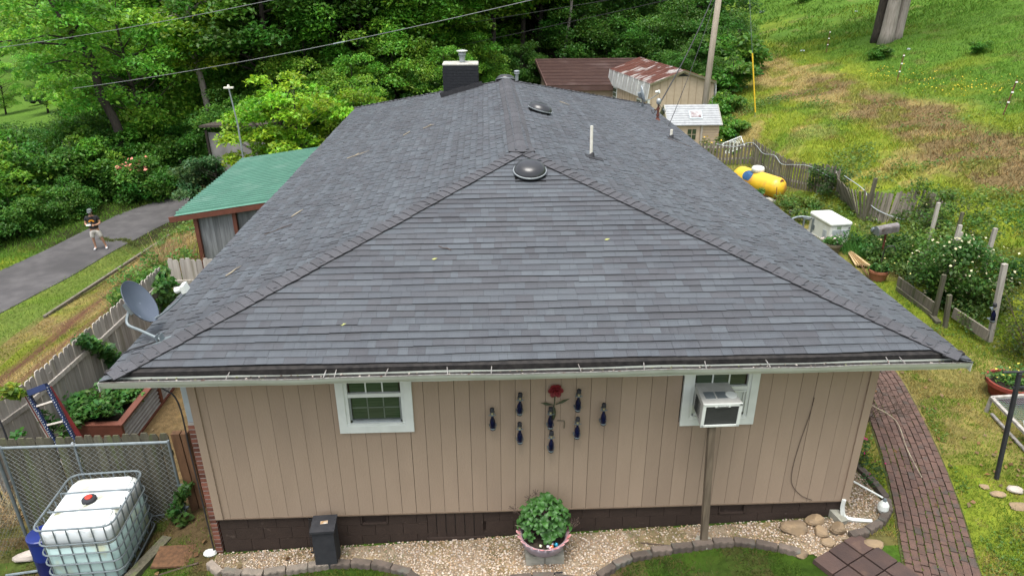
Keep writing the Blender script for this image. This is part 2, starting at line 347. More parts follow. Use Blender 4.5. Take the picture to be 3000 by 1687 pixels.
def ground_col(x, y):
    n1 = fbm(x*.28, y*.28, 21); n2 = fbm(x*1.1, y*1.1, 33); n3 = fbm(x*.12+y*.05, y*.16, 45)
    c = np.broadcast_to(GREEN*.75, x.shape+(3,)).copy()
    c = mixc(c, BROWN*.8, sm(.50, .62, n2)*.7)
    # front and right lawn
    c = mixc(c, mixc(np.broadcast_to(BROWN*.65, x.shape+(3,)), GREEN*.6, sm(.38, .6, n2)), sm(-.1, .3, -x)*(1-sm(1.0, 1.4, y)))
    c = mixc(c, mixc(np.broadcast_to(GREEN*.42, x.shape+(3,)), BROWN*.5, sm(.42, .6, n2)), sm(-.1, .2, x)*(1-sm(8.8, 9.4, x))*(1-sm(-.2, .2, y)))
    c = mixc(c, mixc(np.broadcast_to(YEL*.75, x.shape+(3,)), STRAW*.75, sm(.45, .6, n1)*.8), sm(9.6, 10, x)*(1-sm(15, 15.5, x)))
    # hill: mown straw and brown bands below the wire fence, green above
    d = hill_d(x, y); low = sm(-.2, .5, d)
    hc = hill_mix(x, y, GREEN, YEL*.85, STRAW, BROWN)
    c = mixc(c, hc, low)
    # left yard: straw mulch inside the fence, straw and red soil on the bank
    c = mixc(c, mixc(np.broadcast_to(MULCH, x.shape+(3,)), MULCH*.55+MOSS*.3, sm(.42, .6, n2)), sm(0, .4, -x)*sm(1.0, 1.5, y)*(1-sm(4.2, 4.6, -x))*(1-sm(8.5, 9, y)))
    bank = sm(4.5, 5.2, -x)
    bc = mixc(np.broadcast_to(YEL*.7, x.shape+(3,)), STRAW*.9, sm(.30, .50, n1)); bc = mixc(bc, BROWN*.9, sm(.46, .6, n2)*.7)
    off = (x+9.5-(y-11)*.13)+(n1-.5)*1.0
    bc = mixc(bc, RED, np.exp(-(off/.62)**2)*.95*(1-sm(18, 20, y)))
    bc = mixc(bc, RED*1.1, np.exp(-((off-1.8)/.45)**2)*.85*(1-sm(14, 16, y)))
    bc = mixc(bc, GREEN*1.0, sm(10.8, 11.3, -x-(14-y)*.2)*.7)
    c = mixc(c, bc, bank)
    c = mixc(c, mixc(np.broadcast_to(YEL*.85, x.shape+(3,)), GREEN, sm(.4, .6, n2)), sm(13.2, 14, -x))
    # forest floor
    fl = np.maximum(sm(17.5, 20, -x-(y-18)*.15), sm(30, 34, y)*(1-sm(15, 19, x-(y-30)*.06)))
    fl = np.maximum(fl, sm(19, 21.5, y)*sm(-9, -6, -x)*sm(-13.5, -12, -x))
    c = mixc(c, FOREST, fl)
    c = mixc(c, GREEN*1.1, sm(26, 31, -x)*sm(34, 40, y)*.95)
    return c*(0.75+.5*n2)[..., None]
def axis(segs):
    a = []
    for lo, hi, st in segs: a += list(np.arange(lo, hi-1e-6, st))
    return np.array(a+[segs[-1][1]])
gx = axis([(-400, -120, 40), (-120, -40, 8), (-40, -20, 1.5), (-20, 30, .28), (30, 60, 1.2), (60, 120, 8), (120, 400, 40)])
gy = axis([(-60, -6, 6), (-6, -2, .8), (-2, 34, .28), (34, 60, 1.0), (60, 140, 6), (140, 500, 45)])
X, Y = np.meshgrid(gx, gy); Z = H(X, Y)
V = np.stack([X, Y, Z], -1).reshape(-1, 3); nx, ny = len(gx), len(gy)
ii = (np.arange(ny-1)[:, None]*nx+np.arange(nx-1)[None, :]).ravel()
F = np.stack([ii, ii+1, ii+nx+1, ii+nx], 1)
cx, cy = V[F].mean(1)[:, 0], V[F].mean(1)[:, 1]
ground = np_mesh('ground', V, F, ground_col(cx, cy), m_ground, smooth=True); tag(ground, kind='structure')

# driveway sheet with its crack
g = G(); L_, R_ = [], []
for i, p in enumerate(DRIVE):
    d = (DRIVE[min(i+1, len(DRIVE)-1)]-DRIVE[max(i-1, 0)]).normalized(); nrm = Vector((-d.y, d.x, 0))
    wv = 1.52+.05*math.sin(i*.5)+.03*math.sin(i*1.1+1)
    L_.append(p+nrm*wv); R_.append(p-nrm*wv)
for i in range(len(DRIVE)-1):
    a, b, c, d = L_[i], L_[i+1], R_[i+1], R_[i]
    g.add([(q.x, q.y, -3.0) for q in (a, d, c, b)]+[(q.x, q.y, -3.1) for q in (a, d, c, b)], [(0, 1, 2, 3), (4, 7, 6, 5), (0, 3, 7, 4), (1, 5, 6, 2)])
tag(g.build('driveway', m_asph, loc=(0, 0, -3)), kind='structure')

# ------------------------------------------------------------ leaf and blade clouds
def leaf_cloud(C, size, up=.8, asp=.55, fold=.25, r=None):
    """folded leaf quads at C, blade length size"""
    r = r or rng; n = len(C); size = np.broadcast_to(size, (n,))[:, None]
    N = r.normal(size=(n, 3)); N[:, 2] = np.abs(N[:, 2])+up; N /= np.linalg.norm(N, axis=1)[:, None]
    A = r.normal(size=(n, 3)); A[:, 2] -= .35; A -= N*(A*N).sum(1)[:, None]; A /= np.linalg.norm(A, axis=1)[:, None]+1e-9
    B = np.cross(N, A); s = size*r.uniform(.7, 1.3, (n, 1))
    p0 = C-A*s*.5; p2 = C+A*s*.5; p1 = C+B*s*asp*.5+N*s*fold*.5; p3 = C-B*s*asp*.5+N*s*fold*.5
    V = np.stack([p0, p1, p2, p3], 1).reshape(-1, 3)
    return V, np.arange(n*4).reshape(n, 4)
def blades(P, hgt, wid, tint, lean=.5, r=None):
    r = r or rng; n = len(P); hgt = np.broadcast_to(hgt, (n,))*r.uniform(.6, 1.4, n); an = r.uniform(0, 2*np.pi, n); ln = r.uniform(.1, 1, n)*lean
    la = r.uniform(0, 2*np.pi, n); w2 = wid*.5
    dx, dy = np.cos(an)*w2, np.sin(an)*w2
    top = P+np.stack([np.cos(la)*ln*hgt, np.sin(la)*ln*hgt, hgt], 1)
    o = np.stack([dx, dy, np.zeros(n)], 1)
    V = np.stack([P-o, P+o, top+o*.25, top-o*.25], 1).reshape(-1, 3)
    return V, np.arange(n*4).reshape(n, 4), tint
def merge(parts):
    V = []; F = []; T = []; k = 0
    for v, f, t in parts: V.append(v); F.append(f+k); T.append(np.broadcast_to(t, (len(f), 3))); k += len(v)
    return np.concatenate(V), np.concatenate(F), np.concatenate(T)
def varied(base, n, amt=.3, warm=.25, r=None):
    r = r or rng; b = np.broadcast_to(np.asarray(base, float), (n, 3)); k = r.uniform(1-amt, 1+amt, (n, 1)); wv = r.uniform(-warm, warm, (n, 1))
    return np.clip(b*k*np.concatenate([1+wv, np.ones((n, 1)), 1-wv*.5], 1), 0, 1)
# ------------------------------------------------------------ the house
house = thing('house', (0, 0, 0), 'single storey house with tan board siding and grey shingled hip roof', 'house')
EY, EZ, XL, XR, YB = -.569, 3.068, -.756, 9.944, 18.326
HW = (XR-XL)/2; MX = (XL+XR)/2; AZ = 4.5556; SL = (AZ-EZ)/HW; RY0 = EY+HW; RY1 = 14.12; SLB = (AZ-EZ)/(YB-RY1)
W = 9.14; ZW = 2.93
wall = G().box((W/2, 9.05, 1.66), (W-.02, 17.9, 2.4)).build('wall', m_groove, house)
nb = 45; pw = W/nb
for i in range(nb):
    x0 = i*pw; xm = x0+pw/2; z0 = .45+rnd.uniform(-.004, .004); z1 = ZW
    for a, b in ((1.905, 2.9), (6.515, 7.53)):
        if xm > a+.04 and xm < b-.04: z1 = 1.9
    G().box((xm, .05, (z0+z1)/2), (pw-rnd.choice((.004, .004, .005, .007)), .1+rnd.uniform(-.002, .002), z1-z0)).build('siding_panel', m_sid, wall)
for x in (.048, W-.048):
    G().box((x, -.013, 1.69), (.105, .024, 2.48)).build('corner_trim', m_sid, wall)
G().box((W+.006, .09, 1.69), (.022, .2, 2.48)).build('corner_trim', m_sid, wall)
G().box((W/2, -.005, .446), (W-.02, .02, .014)).build('drip_edge', m_groove, wall)
# foundation: painted concrete blocks, crawl-space door, vents
found = G().box((W/2, 9.0, -.15), (W-.05, 17.86, 1.2)).build('foundation', m_found, house)
for r_ in range(4):
    zb = .445-.2*(r_+1); off = .2 if r_ % 2 else 0
    x = .02-off
    while x < W-.03:
        xa, xb = max(x, .02), min(x+.396, W-.03); x += .4015
        if xb-xa < .05: continue
        if r_ < 2 and xa < 3.77 and xb > 3.0:
            if xa < 2.98: xb = 2.98
            elif xb > 3.80: xa = 3.80
            else: continue
            if xb-xa < .05: continue
        if r_ == 0 and any(abs((xa+xb)/2-v) < .19 for v in (2.17, 7.63)):
            vent = G(); vent.box(((xa+xb)/2, .075, zb+.1), (xb-xa, .02, .19), t=(.55, .55, .55))
            vent.box(((xa+xb)/2, .04, zb+.012), (xb-xa, .06, .02)); vent.box((xa+.012, .04, zb+.1), (.02, .06, .19)); vent.box((xb-.012, .04, zb+.1), (.02, .06, .19))
            vent.build('foundation_vent', m_found, found); continue
        G().box(((xa+xb)/2, .06+rnd.uniform(-.002, .002), zb+.098), (xb-xa, .08, .1965)).build('concrete_block', m_found, found)
door = G().box((3.39, .05, .2), (.80, .03, .46)).build('crawl_door', m_black, house)
for k in range(6):
    G().box((3.05+k*.136, .022, .2), (.122, .026, .46)).build('door_board', m_found, door)
G().box((3.39, .0, -.045), (.84, .03, .05)).build('door_sill', m_found, door)
# brick veneer of the side wall, its edge showing past the corner
bw = G().box((-.060, 9.0, .9), (.086, 17.97, 2.35)).build('brick_wall', m_mortar, house)
gb = G().box((0, 0, 0), (.092, .2, .056)).mesh('brick', m_brick)
for r_ in range(32):
    for k in range(2):
        place('brick', gb, Matrix.Translation((-.062, .108+k*.208, -.27+r_*.0735)), bw)
G().box((-.06, .10, 2.5), (.10, .12, .85)).build('corner_post', m_dishl, house)
# windows
m_mun = M('muntin_behind_screen', (.13, .16, .12), None, 6, .6)
def window(x0, x1, zs, ac=False):
    wn = G()
    t = .105
    wn.box(((x0+x1)/2, -.012, zs+t/2), (x1-x0, .05, t)).box((x0+t/2, -.012, (zs+t+ZW)/2), (t, .05, ZW-zs-t)).box((x1-t/2, -.012, (zs+t+ZW)/2), (t, .05, ZW-zs-t))
    wn = wn.build('window', m_white, house)
    a, b, z0 = x0+t, x1-t, zs+t
    fr = G()
    for xx in (a+.022, b-.022): fr.box((xx, .005, (z0+ZW)/2), (.044, .05, ZW-z0))
    fr.box(((a+b)/2, .0, z0+.02), (b-a, .06, .04)); fr.build('frame', m_white, wn)
    a += .044; b -= .044; z0 += .04
    zm = z0+.40
    G().box(((a+b)/2, .006, zm+.03), (b-a, .045, .055)).build('meeting_rail', m_white, wn)
    sash = G()
    for xx in (a+.014, b-.014): sash.box((xx, .02, (z0+zm)/2), (.028, .03, zm-z0))
    sash.box(((a+b)/2, .02, z0+.016), (b-a, .03, .032)); sash.build('lower_sash', m_galv if not ac else m_white, wn)
    cw = (b-a-.056)/3; chh = (zm-z0-.03)/2
    if not ac:
        for i in range(3):
            for j in range(2):
                G().box((a+.028+cw*(i+.5), .034, z0+.032+chh*(j+.5)), (cw-.014, .008, chh-.014)).build('pane', m_glass, wn)
        mu = G()
        for i in (1, 2): mu.box((a+.028+cw*i, .031, (z0+zm)/2), (.015, .01, zm-z0-.03))
        mu.box(((a+b)/2, .031, z0+.032+chh), (b-a-.056, .01, .015)); mu.build('muntin', m_mun, wn)
    else:
        for xx, ww in ((a+.07, .13), (b-.07, .13)):
            sp = G()
            for k in range(8): sp.box((xx-ww/2+(k+.5)*ww/8, .03+.004*(k % 2), (z0+zm)/2), (ww/8, .01, zm-z0))
            sp.build('side_panel', m_white, wn)
        G().box(((a+b)/2, .01, zm-.02), (b-a, .05, .025)).build('sash_rail', m_white, wn)
    for i in range(3):
        G().box((a+.02+(b-a-.04)/3*(i+.5), .022, (zm+.06+ZW)/2), ((b-a-.04)/3-.014, .008, ZW-zm-.075)).build('pane', m_glass, wn)
    mu = G()
    for i in (1, 2): mu.box((a+.02+(b-a-.04)/3*i, .018, (zm+.06+ZW)/2), (.018, .012, ZW-zm-.06))
    mu.build('muntin', m_white, wn)
window(1.905, 2.9, 1.88); window(6.515, 7.53, 1.86, True)

# ---- roof: deck, soffit, gutter, shingles
P = lambda x, y, z: (x, y, z)
lo = .03
roof = G().add([(XL, EY+.15, EZ-lo+.15*SL), (XR, EY+.15, EZ-lo+.15*SL), (XR, YB, EZ-lo), (XL, YB, EZ-lo), (MX, RY0, AZ-lo), (MX, RY1, AZ-lo),
     (XL, EY+.15, EZ-lo-.02), (XR, EY+.15, EZ-lo-.02), (XR, YB, EZ-lo-.02), (XL, YB, EZ-lo-.02)],
    [(0, 1, 4), (1, 2, 5, 4), (2, 3, 5), (3, 0, 4, 5), (6, 7, 1, 0), (7, 8, 2, 1), (8, 9, 3, 2), (9, 6, 0, 3), (9, 8, 7, 6)]).build('roof', m_deck, house, loc=(0, 0, 0))
G().box((MX, EY+.165, EZ-.09), (XR-XL-.1, .03, .16)).build('fascia', m_white, house)
for x in (XL+.045, XR-.045): G().box((x, 9.0, EZ-.11), (.03, 18.0, .13)).build('fascia', m_guti, house)
G().box((MX, -.21, ZW+.012), (XR-XL-.15, .4, .02)).build('soffit', m_white, house)
gut = G()
pr = [(EY+.145, -.015), (EY+.148, -.095), (EY+.045, -.098), (EY+.018, -.05), (EY+.004, -.004), (EY+.016, .0), (EY+.020, -.010), (EY+.032, -.05), (EY+.055, -.085), (EY+.14, -.08)]
ns = 40; vs = []
for i in range(ns+1):
    x = XL+(XR-XL)*i/ns; sag = .012*math.sin(i*.55)+.006*math.sin(i*1.3)
    for yy, zz in pr: vs.append((x, yy, EZ+zz-.004+sag*.6))
k = len(pr)
gut.add(vs, [(i*k+j, i*k+(j+1) % k, (i+1)*k+(j+1) % k, (i+1)*k+j) for i in range(ns) for j in range(k)]+[tuple(range(k)), tuple(ns*k+j for j in range(k))][:2])
gutter = gut.build('gutter', m_gutw, house)
G().add([(XL+.01, EY+.022, EZ-.03), (XR-.01, EY+.022, EZ-.03), (XR-.01, EY+.145, EZ-.04), (XL+.01, EY+.145, EZ-.04), (XL+.01, EY+.147, EZ+.052), (XR-.01, EY+.147, EZ+.052), (XR-.01, EY+.225, EZ+.062), (XL+.01, EY+.225, EZ+.062)], [(0, 1, 2, 3), (3, 2, 5, 4), (4, 5, 6, 7)]).build('gutter_lining', m_guti, gutter)
lp = G()
for i in range(ns):
    a, b = [EZ+.002-.004+.6*(.012*math.sin(j*.55)+.006*math.sin(j*1.3)) for j in (i, i+1)]
    xa, xb = XL+(XR-XL)*i/ns, XL+(XR-XL)*(i+1)/ns
    lp.bar((xa, EY+.010, a), (xb, EY+.010, b), .015, .006)
lp.build('gutter_lip', m_worn, gutter)
G().box((XL-.004, EY+.075, EZ-.06), (.008, .15, .118)).build('end_cap', m_gutw, gutter); G().box((XR+.004, EY+.075, EZ-.06), (.008, .15, .118)).build('end_cap', m_gutw, gutter)
for x in (.75, 1.92, 2.05, 2.66, 3.42, 3.95, 5.05, 5.83, 6.6, 7.4, 8.9, 9.1):
    G().bar((x, EY+.01, EZ+.004), (x+rnd.uniform(-.02, .03), EY+.15, EZ+.03), .010, .008).build('gutter_spike', m_worn, gutter)
# gutter grit and shingle crumbs
crumb = G()
for i in range(170):
    x = rnd.uniform(XL+.1, XR-.1); y = EY+rnd.uniform(.035, .135)
    crumb.box((x, y, EZ-.032), (rnd.uniform(.008, .03), rnd.uniform(.008, .02), .01), rotm(0, 0, rnd.uniform(0, 3)), rnd.choice(((.2, .17, .14), (.12, .1, .08), (.4, .36, .32), (.14, .16, .06), (.06, .05, .04))))
tag(crumb.build('gutter_debris', m_peb, gutter), kind='stuff')

EXP = .138; NS = math.hypot(1, SL)
TONES = [(.074, .084, .095), (.081, .092, .103), (.075, .081, .090), (.066, .071, .079), (.088, .100, .111), (.069, .073, .081), (.077, .087, .098), (.073, .080, .090)]
def shingle(g_, Mx, wd, tone, thick=.016, e=EXP):
    """one tab in its own frame: x along the course, y up the slope, z off the roof"""
    k = .012
    pts = [(0, 0, 0), (wd, 0, 0), (0, 0, thick), (wd, 0, thick), (wd, e+.025, .003), (0, e+.025, .003), (wd, e+.025, -.002), (0, e+.025, -.002)]
    vs = [Mx @ Vector(p) for p in pts]
    f_ = .60; zm_ = thick+( .003-thick)*f_; ym_ = (e+.025)*f_; vs += [Mx @ Vector((0, ym_, zm_)), Mx @ Vector((wd, ym_, zm_))]
    g_.add(vs, [(2, 3, 9, 8)], tone); g_.add(vs, [(8, 9, 4, 5)], tuple(c*.80 for c in tone)); g_.add(vs, [(0, 1, 3, 2)], tuple(c*.20 for c in tone)); g_.add(vs, [(1, 6, 4, 9, 3), (7, 0, 2, 8, 5)], tuple(c*.16 for c in tone))  # dark asphalt butts and sides, tinted deeper to draw shadow lines between tabs
SHM = {}
def course_frame(org, u, v):
    u = Vector(u).normalized(); v = Vector(v).normalized(); n = u.cross(v)
    m_ = Matrix((u, v, n)).transposed().to_4x4(); m_.translation = Vector(org); return m_
def slope(org, udir, vplan, t0, t1, ext, seed, parts=0, slp=SL, teeth=.0):
    """org: eave corner; vplan: horizontal up-slope direction; ext(t): (u0,u1) along the course at plan distance t"""
    rr = random.Random(seed); stuff = G(); made = 0; u = Vector(udir); vp = Vector(vplan); nrm = math.hypot(1, slp)
    v = (vp+Vector((0, 0, slp)))/nrm; dt = EXP/nrm; t = t0; row = 0
    while t < t1:
        u0, u1 = ext(t); x = u0-rr.uniform(0, .2); base = rr.uniform(.9, 1.08); tone = rr.choice(TONES); strip = 0
        while x < u1:
            wd = rr.choice((.11, .14, .17, .20, .24, .13, .28))
            if strip <= 0:
                strip = rr.uniform(.9, 1.1); jog = rr.uniform(-.004, .004)
            strip -= wd
            if rr.random() < .82: tone = rr.choice(TONES)
            a = max(x, u0); b = min(x+wd, u1)
            if b-a > .02:
                wav = .007*math.sin(a*1.3+row*.7)+.005*math.sin(a*4.1+row*2.1)+jog
                lift = .002+.006*max(0, math.sin(a*.8+row*1.3))+rr.uniform(0, .003)
                o = Vector(org)+u*a+vp*t+Vector((0, 0, slp*t))+v*wav; fr = course_frame(o, u, v); fr.translation += fr.col[2].to_3d()*lift
                if made < parts:
                    ti = TONES.index(tone)
                    if ti not in SHM:
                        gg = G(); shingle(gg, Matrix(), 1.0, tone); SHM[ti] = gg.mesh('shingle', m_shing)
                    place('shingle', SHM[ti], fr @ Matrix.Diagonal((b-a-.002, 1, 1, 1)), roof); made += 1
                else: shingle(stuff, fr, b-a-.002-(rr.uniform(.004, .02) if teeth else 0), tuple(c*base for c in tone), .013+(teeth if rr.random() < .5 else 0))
            x += wd
        t += dt; row += 1
    return stuff
fs_ = slope((XL, EY, EZ), (1, 0, 0), (0, 1, 0), .215, HW-.02, lambda t: (t, XR-XL-t), 3, 300)
tag(fs_.build('shingle_field', m_shing, roof, loc=(0, 0, 0)), kind='stuff')
KB = (YB-RY1)/HW
ls_ = slope((XL, 0, EZ), (0, -1, 0), (1, 0, 0), .0, HW-.02, lambda t: (-(YB-t*KB), -(EY+t)), 5, teeth=.006)
tag(ls_.build('shingle_field', m_shing, roof, loc=(0, 0, 0)), kind='stuff')
rs_ = slope((XR, 0, EZ), (0, 1, 0), (-1, 0, 0), .0, HW-.02, lambda t: (EY+t, YB-t*KB), 9, teeth=.006)
tag(rs_.build('shingle_field', m_shing, roof, loc=(0, 0, 0)), kind='stuff')
bs_ = slope((XR, YB, EZ), (-1, 0, 0), (0, -1, 0), .0, YB-RY1-.02, lambda t: (t/KB, XR-XL-t/KB), 12, 0, SLB)
tag(bs_.build('shingle_field', m_shing, roof, loc=(0, 0, 0)), kind='stuff')
# hip caps: bent tabs lapped up each front hip
def cap_mesh(wd, ln, drop, name='hip_cap', th=.016):
    g_ = G(); k = 6; vs = []
    for yy, zz in ((0, th), (ln+.03, .004)):
        for i in range(k+1):
            x = (i/k-.5)*2*wd; vs.append((x, yy, zz-abs(x)*drop+(-.006 if abs(x) < .03 else 0)))
    lowv = [(v[0], v[1], v[2]-th) for v in vs[:k+1]]
    g_.add(vs, [(i, i+1, k+2+i, k+1+i) for i in range(k)])
    g_.add(vs[:k+1]+lowv, [(k+1+i, k+2+i, i+1, i) for i in range(k)], (.15, .15, .15))
    for s_ in (0, k): g_.add([vs[s_], vs[k+1+s_], (vs[k+1+s_][0], vs[k+1+s_][1], vs[k+1+s_][2]-th*1.5), lowv[s_]], [(0, 1, 2, 3)], (.3, .3, .3))
    return g_.mesh(name, m_cap2)
m_cap2 = M('hip_cap_shingle', (.070, .071, .078), (.056, .056, .062), 60, .72, .3, 150, .35, orand=.13, tint=True)
HD = SL/math.sqrt(2)
def hip(a, b, ex=.148):
    a, b = Vector(a), Vector(b); d = b-a; n_ = int(d.length/ex); v = d.normalized(); u = v.cross(Vector((0, 0, 1))).normalized(); nn = u.cross(v)
    cm = cap_mesh(.14, ex, HD*.93)
    for i in range(n_):
        m_ = Matrix((u, v, nn)).transposed().to_4x4() @ Matrix.Rotation(rnd.uniform(-.02, .02), 4, 'Z'); m_.translation = a+v*(i*ex)+nn*(.024+rnd.uniform(0, .005))+u*rnd.uniform(-.006, .006)
        place('hip_cap', cm, m_, roof)
hip((XL+.10, EY+.10, EZ+.028), (MX, RY0, AZ)); hip((XR-.10, EY+.10, EZ+.028), (MX, RY0, AZ))
hip((XL, YB, EZ), (MX, RY1, AZ), .3); hip((XR, YB, EZ), (MX, RY1, AZ), .3)
# ridge: an arched vent run covered with long caps
def ridge_piece(y0, y1, i):
    g_ = G(); k = 8; vs = []
    for yy, up_ in ((y0, .004), (y1, .0)):
        for q in range(k+1):
            x = (q/k-.5)*.46; vs.append((MX+x+.012*math.sin(yy*.9), yy, AZ+.058+up_-abs(x)**1.5*.82))
    g_.add(vs, [(q, q+1, k+2+q, k+1+q) for q in range(k)])
    g_.add(vs[:k+1]+[(v[0], v[1], v[2]-.02) for v in vs[:k+1]], [(k+1+q, k+2+q, q+1, q) for q in range(k)], (.7, .7, .7))
    for q in (0, k):
        a, b = vs[q], vs[k+1+q]; g_.add([a, b, (b[0], b[1], b[2]-.045), (a[0], a[1], a[2]-.045)], [(0, 1, 2, 3), (3, 2, 1, 0)], (.25, .25, .25))
    g_.build('ridge_cap', m_cap2, roof)
yy = RY0+.10; i = 0
while yy < RY1: ridge_piece(yy, min(yy+.62, RY1+.05), i); yy += .60; i += 1
for s_ in (-1, 1):
    u = Vector((s_, -1, 0)).normalized(); g_ = G()
    vs = [Vector((MX-.0*s_, RY0-.18, AZ+.03)), Vector((MX+s_*.24, RY0+.02, AZ-.005)), Vector((MX+s_*.23, RY0+.26, AZ+.006)), Vector((MX, RY0+.2, AZ+.075))]
    g_.add(vs, [(0, 1, 2, 3) if s_ > 0 else (3, 2, 1, 0)]); g_.add([vs[0], vs[1], vs[1]-Vector((0, 0, .03)), vs[0]-Vector((0, 0, .03))], [(0, 1, 2, 3), (3, 2, 1, 0)], (.3, .3, .3))
    g_.build('hip_cap', m_cap2, roof)

# ---- things that stand on the roof
def zroof(x, y):
    return min(EZ+(y-EY)*SL, EZ+(x-XL)*SL, EZ+(XR-x)*SL, EZ+(YB-y)*SLB)
def nroof(x, y):
    e = .01; return Vector((-(zroof(x+e, y)-zroof(x-e, y))/(2*e), -(zroof(x, y+e)-zroof(x, y-e))/(2*e), 1)).normalized()
def mushroom(x, y, r, label):
    n_ = nroof(x, y); q = Vector((0, 0, 1)).rotation_difference(n_).to_matrix(); b = Vector((x, y, zroof(x, y)))
    v = G().lathe([(r*.62, -.03), (r*.62, .10), (r*.5, .12)], b, 24, q).build('roof_vent', m_blackm, house); v['label'] = label
    G().lathe([(r*.98, .075), (r*1.0, .09), (r*.96, .115), (r*.86, .165), (r*.66, .205), (r*.35, .225), (.01, .228)], b, 32, q).build('vent_dome', m_domeb, v, smooth=True)
    pr_ = [(r*.97, .068), (r*1.035, .068), (r*1.04, .088), (r*.98, .092)]
    G().lathe(pr_, b, 32, q).build('rim', m_galv, v, smooth=False)
    g_ = G()
    for s1 in (-1, 1): g_.box(b+q @ Vector((0, 0, .012)), (r*1.9, r*1.9, .008), q)
    g_.build('flashing', m_deck, v)
m_domeb = M('black_vent_dome', (.020, .021, .023), (.03, .031, .034), 3, .28, .05, 40, .5)
mushroom(4.69, 3.98, .28, 'round black dome vent with silver rim on the front hip slope')
mushroom(5.28, 9.75, .30, 'black dome vent on the right slope beside the ridge')
mushroom(MX-.02, RY1+.32, .30, 'black dome vent just past the far end of the ridge')
def pipe(x, y, top, r, lab, m_, lean=(0, 0), boot=.16):
    z = zroof(x, y); v = G().tube([(x, y, z-.05), (x+lean[0], y+lean[1], top)], r, 10).build('vent_pipe', m_, house); v['label'] = lab
    n_ = nroof(x, y); q = Vector((0, 0, 1)).rotation_difference(n_).to_matrix(); g_ = G()
    g_.box(Vector((x, y, z))+q @ Vector((.06, -.02, .022)), (boot*2.0, boot*1.5, .008), q); g_.lathe([(r*2.3, .02), (r*1.9, .05), (r*1.15, .11)], (x, y, z), 12, q)
    g_.build('flashing', m_blackm, v); return v
pipe(6.03, 5.85, 4.78, .030, 'tall off-white plastic pipe on the right slope', m_pvc, (-.01, .02), .18)
pipe(9.08, 11.43, 3.55, .036, 'short off-white plastic pipe near the right eave', m_pvc, (0, 0), .18)
v = pipe(4.95, 15.0, 4.68, .055, 'galvanised pipe with ringed cap behind the ridge', m_galv, (0, 0), .15)
g_ = G()
for zc in (4.64, 4.70): g_.lathe([(.04, -.02), (.09, -.015), (.09, .01), (.05, .03)], (4.95, 15.0, zc), 14)
g_.build('cap', m_galv, v)
# chimney
CZ = 4.985
ch = G().box((3.205, 14.72, 4.3), (1.07, .72, 1.34)).build('chimney', m_chim, house)
gk = G()
for r_ in range(16):
    zc = 3.62+r_*.082
    for (a, b, ax) in ((2.665, 3.745, 0), (14.355, 15.085, 1)):
        x = a-(.1 if r_ % 2 else 0)
        while x < b:
            xa, xb = max(x, a), min(x+.2, b); x += .212
            if xb-xa < .03: continue
            if ax == 0: gk.box(((xa+xb)/2, 14.36, zc), (xb-xa, .02+rnd.uniform(0, .006), .07))
            else:
                for xx in (2.67, 3.74): gk.box((xx, (xa+xb)/2, zc), (.02, xb-xa, .07))
tag(gk.build('brickwork', m_chim, ch), kind='stuff')
cr = G().box((3.205, 14.72, CZ-.0), (1.10, .76, .065)).build('crown', m_crown, ch, bevel=.035)
fl = G(); zl = [zroof(x, 14.34) for x in (2.62, 3.2, 3.80)]
for i in range(7):
    x = 2.66+.185*i; zz = zroof(x, 14.34); fl.box((x, 14.335, zz+.07+rnd.uniform(-.01, .015)), (.19, .015, .17), rotm(0, -math.atan(SL), 0))
fl.build('flashing', m_black, ch)
fp = G().lathe([(.085, 0), (.085, .15), (.10, .155), (.10, .17)], (3.26, 14.7, CZ+.04), 18).build('flue', m_galv, ch, smooth=False)
G().lathe([(.085, .19), (.115, .2), (.115, .28), (.09, .29)], (3.26, 14.7, CZ+.04), 18).build('flue_ring', m_galv, ch)
G().lathe([(.15, .31), (.175, .325), (.17, .34), (.02, .365)], (3.26, 14.7, CZ+.04), 20).build('flue_cap', m_gutw, ch)
g_ = G()
for a in range(4): g_.box((3.26+.085*math.cos(a*1.57), 14.7+.085*math.sin(a*1.57), CZ+.3), (.015, .015, .24))
g_.build('flue_strut', m_galv, ch)
# rusty service mast with weatherhead
mx, my = 9.42, 14.55; mz = zroof(mx, my)
ms_ = G().tube([(mx, my, mz-.1), (mx, my, mz+.52)], .032, 10).build('service_mast', m_rust, house)
G().lathe([(.05, 0), (.075, .03), (.08, .11), (.055, .17), (.01, .185)], (mx, my, mz+.50), 12).build('weatherhead', m_galv, ms_, smooth=True)
g_ = G().lathe([(.10, 0), (.05, .06), (.04, .10)], (mx, my, mz), 12)
g_.lathe([(.055, 0), (.055, .05)], (mx, my, mz+.14), 12).lathe([(.055, 0), (.055, .05)], (mx, my, mz+.34), 12)
g_.box((mx-.1, my-.03, mz+.33), (.22, .03, .03)); g_.build('mast_clamp', m_rust, ms_)
for s_ in (-1, 1):
    G().lathe([(.025, -.04), (.035, 0), (.025, .04)], (mx+s_*.17, my-.04, mz+.33), 10, rotm(1.57, 0, 0)).build('insulator', m_galvd, ms_)
cw_ = G()
for s_ in (-1, 1): cw_.tube(smooth_path([(mx, my-.05, mz+.5), (mx+s_*.10, my-.12, mz+.36), (mx+s_*.17, my-.1, mz+.22), (mx+s_*.24, my-.05, mz+.34)], 5), .008, 5)
cw_.build('drip_loop', m_wired, ms_)
# downspout boot at the right corner
ds = G().tube(smooth_path([(9.06, -.045, .50), (9.06, -.05, .36), (9.08, -.08, .24), (9.14, -.11, .20), (9.24, -.13, .19), (9.48, -.16, .18)], 4), .034, 4).build('downspout', m_white, house)
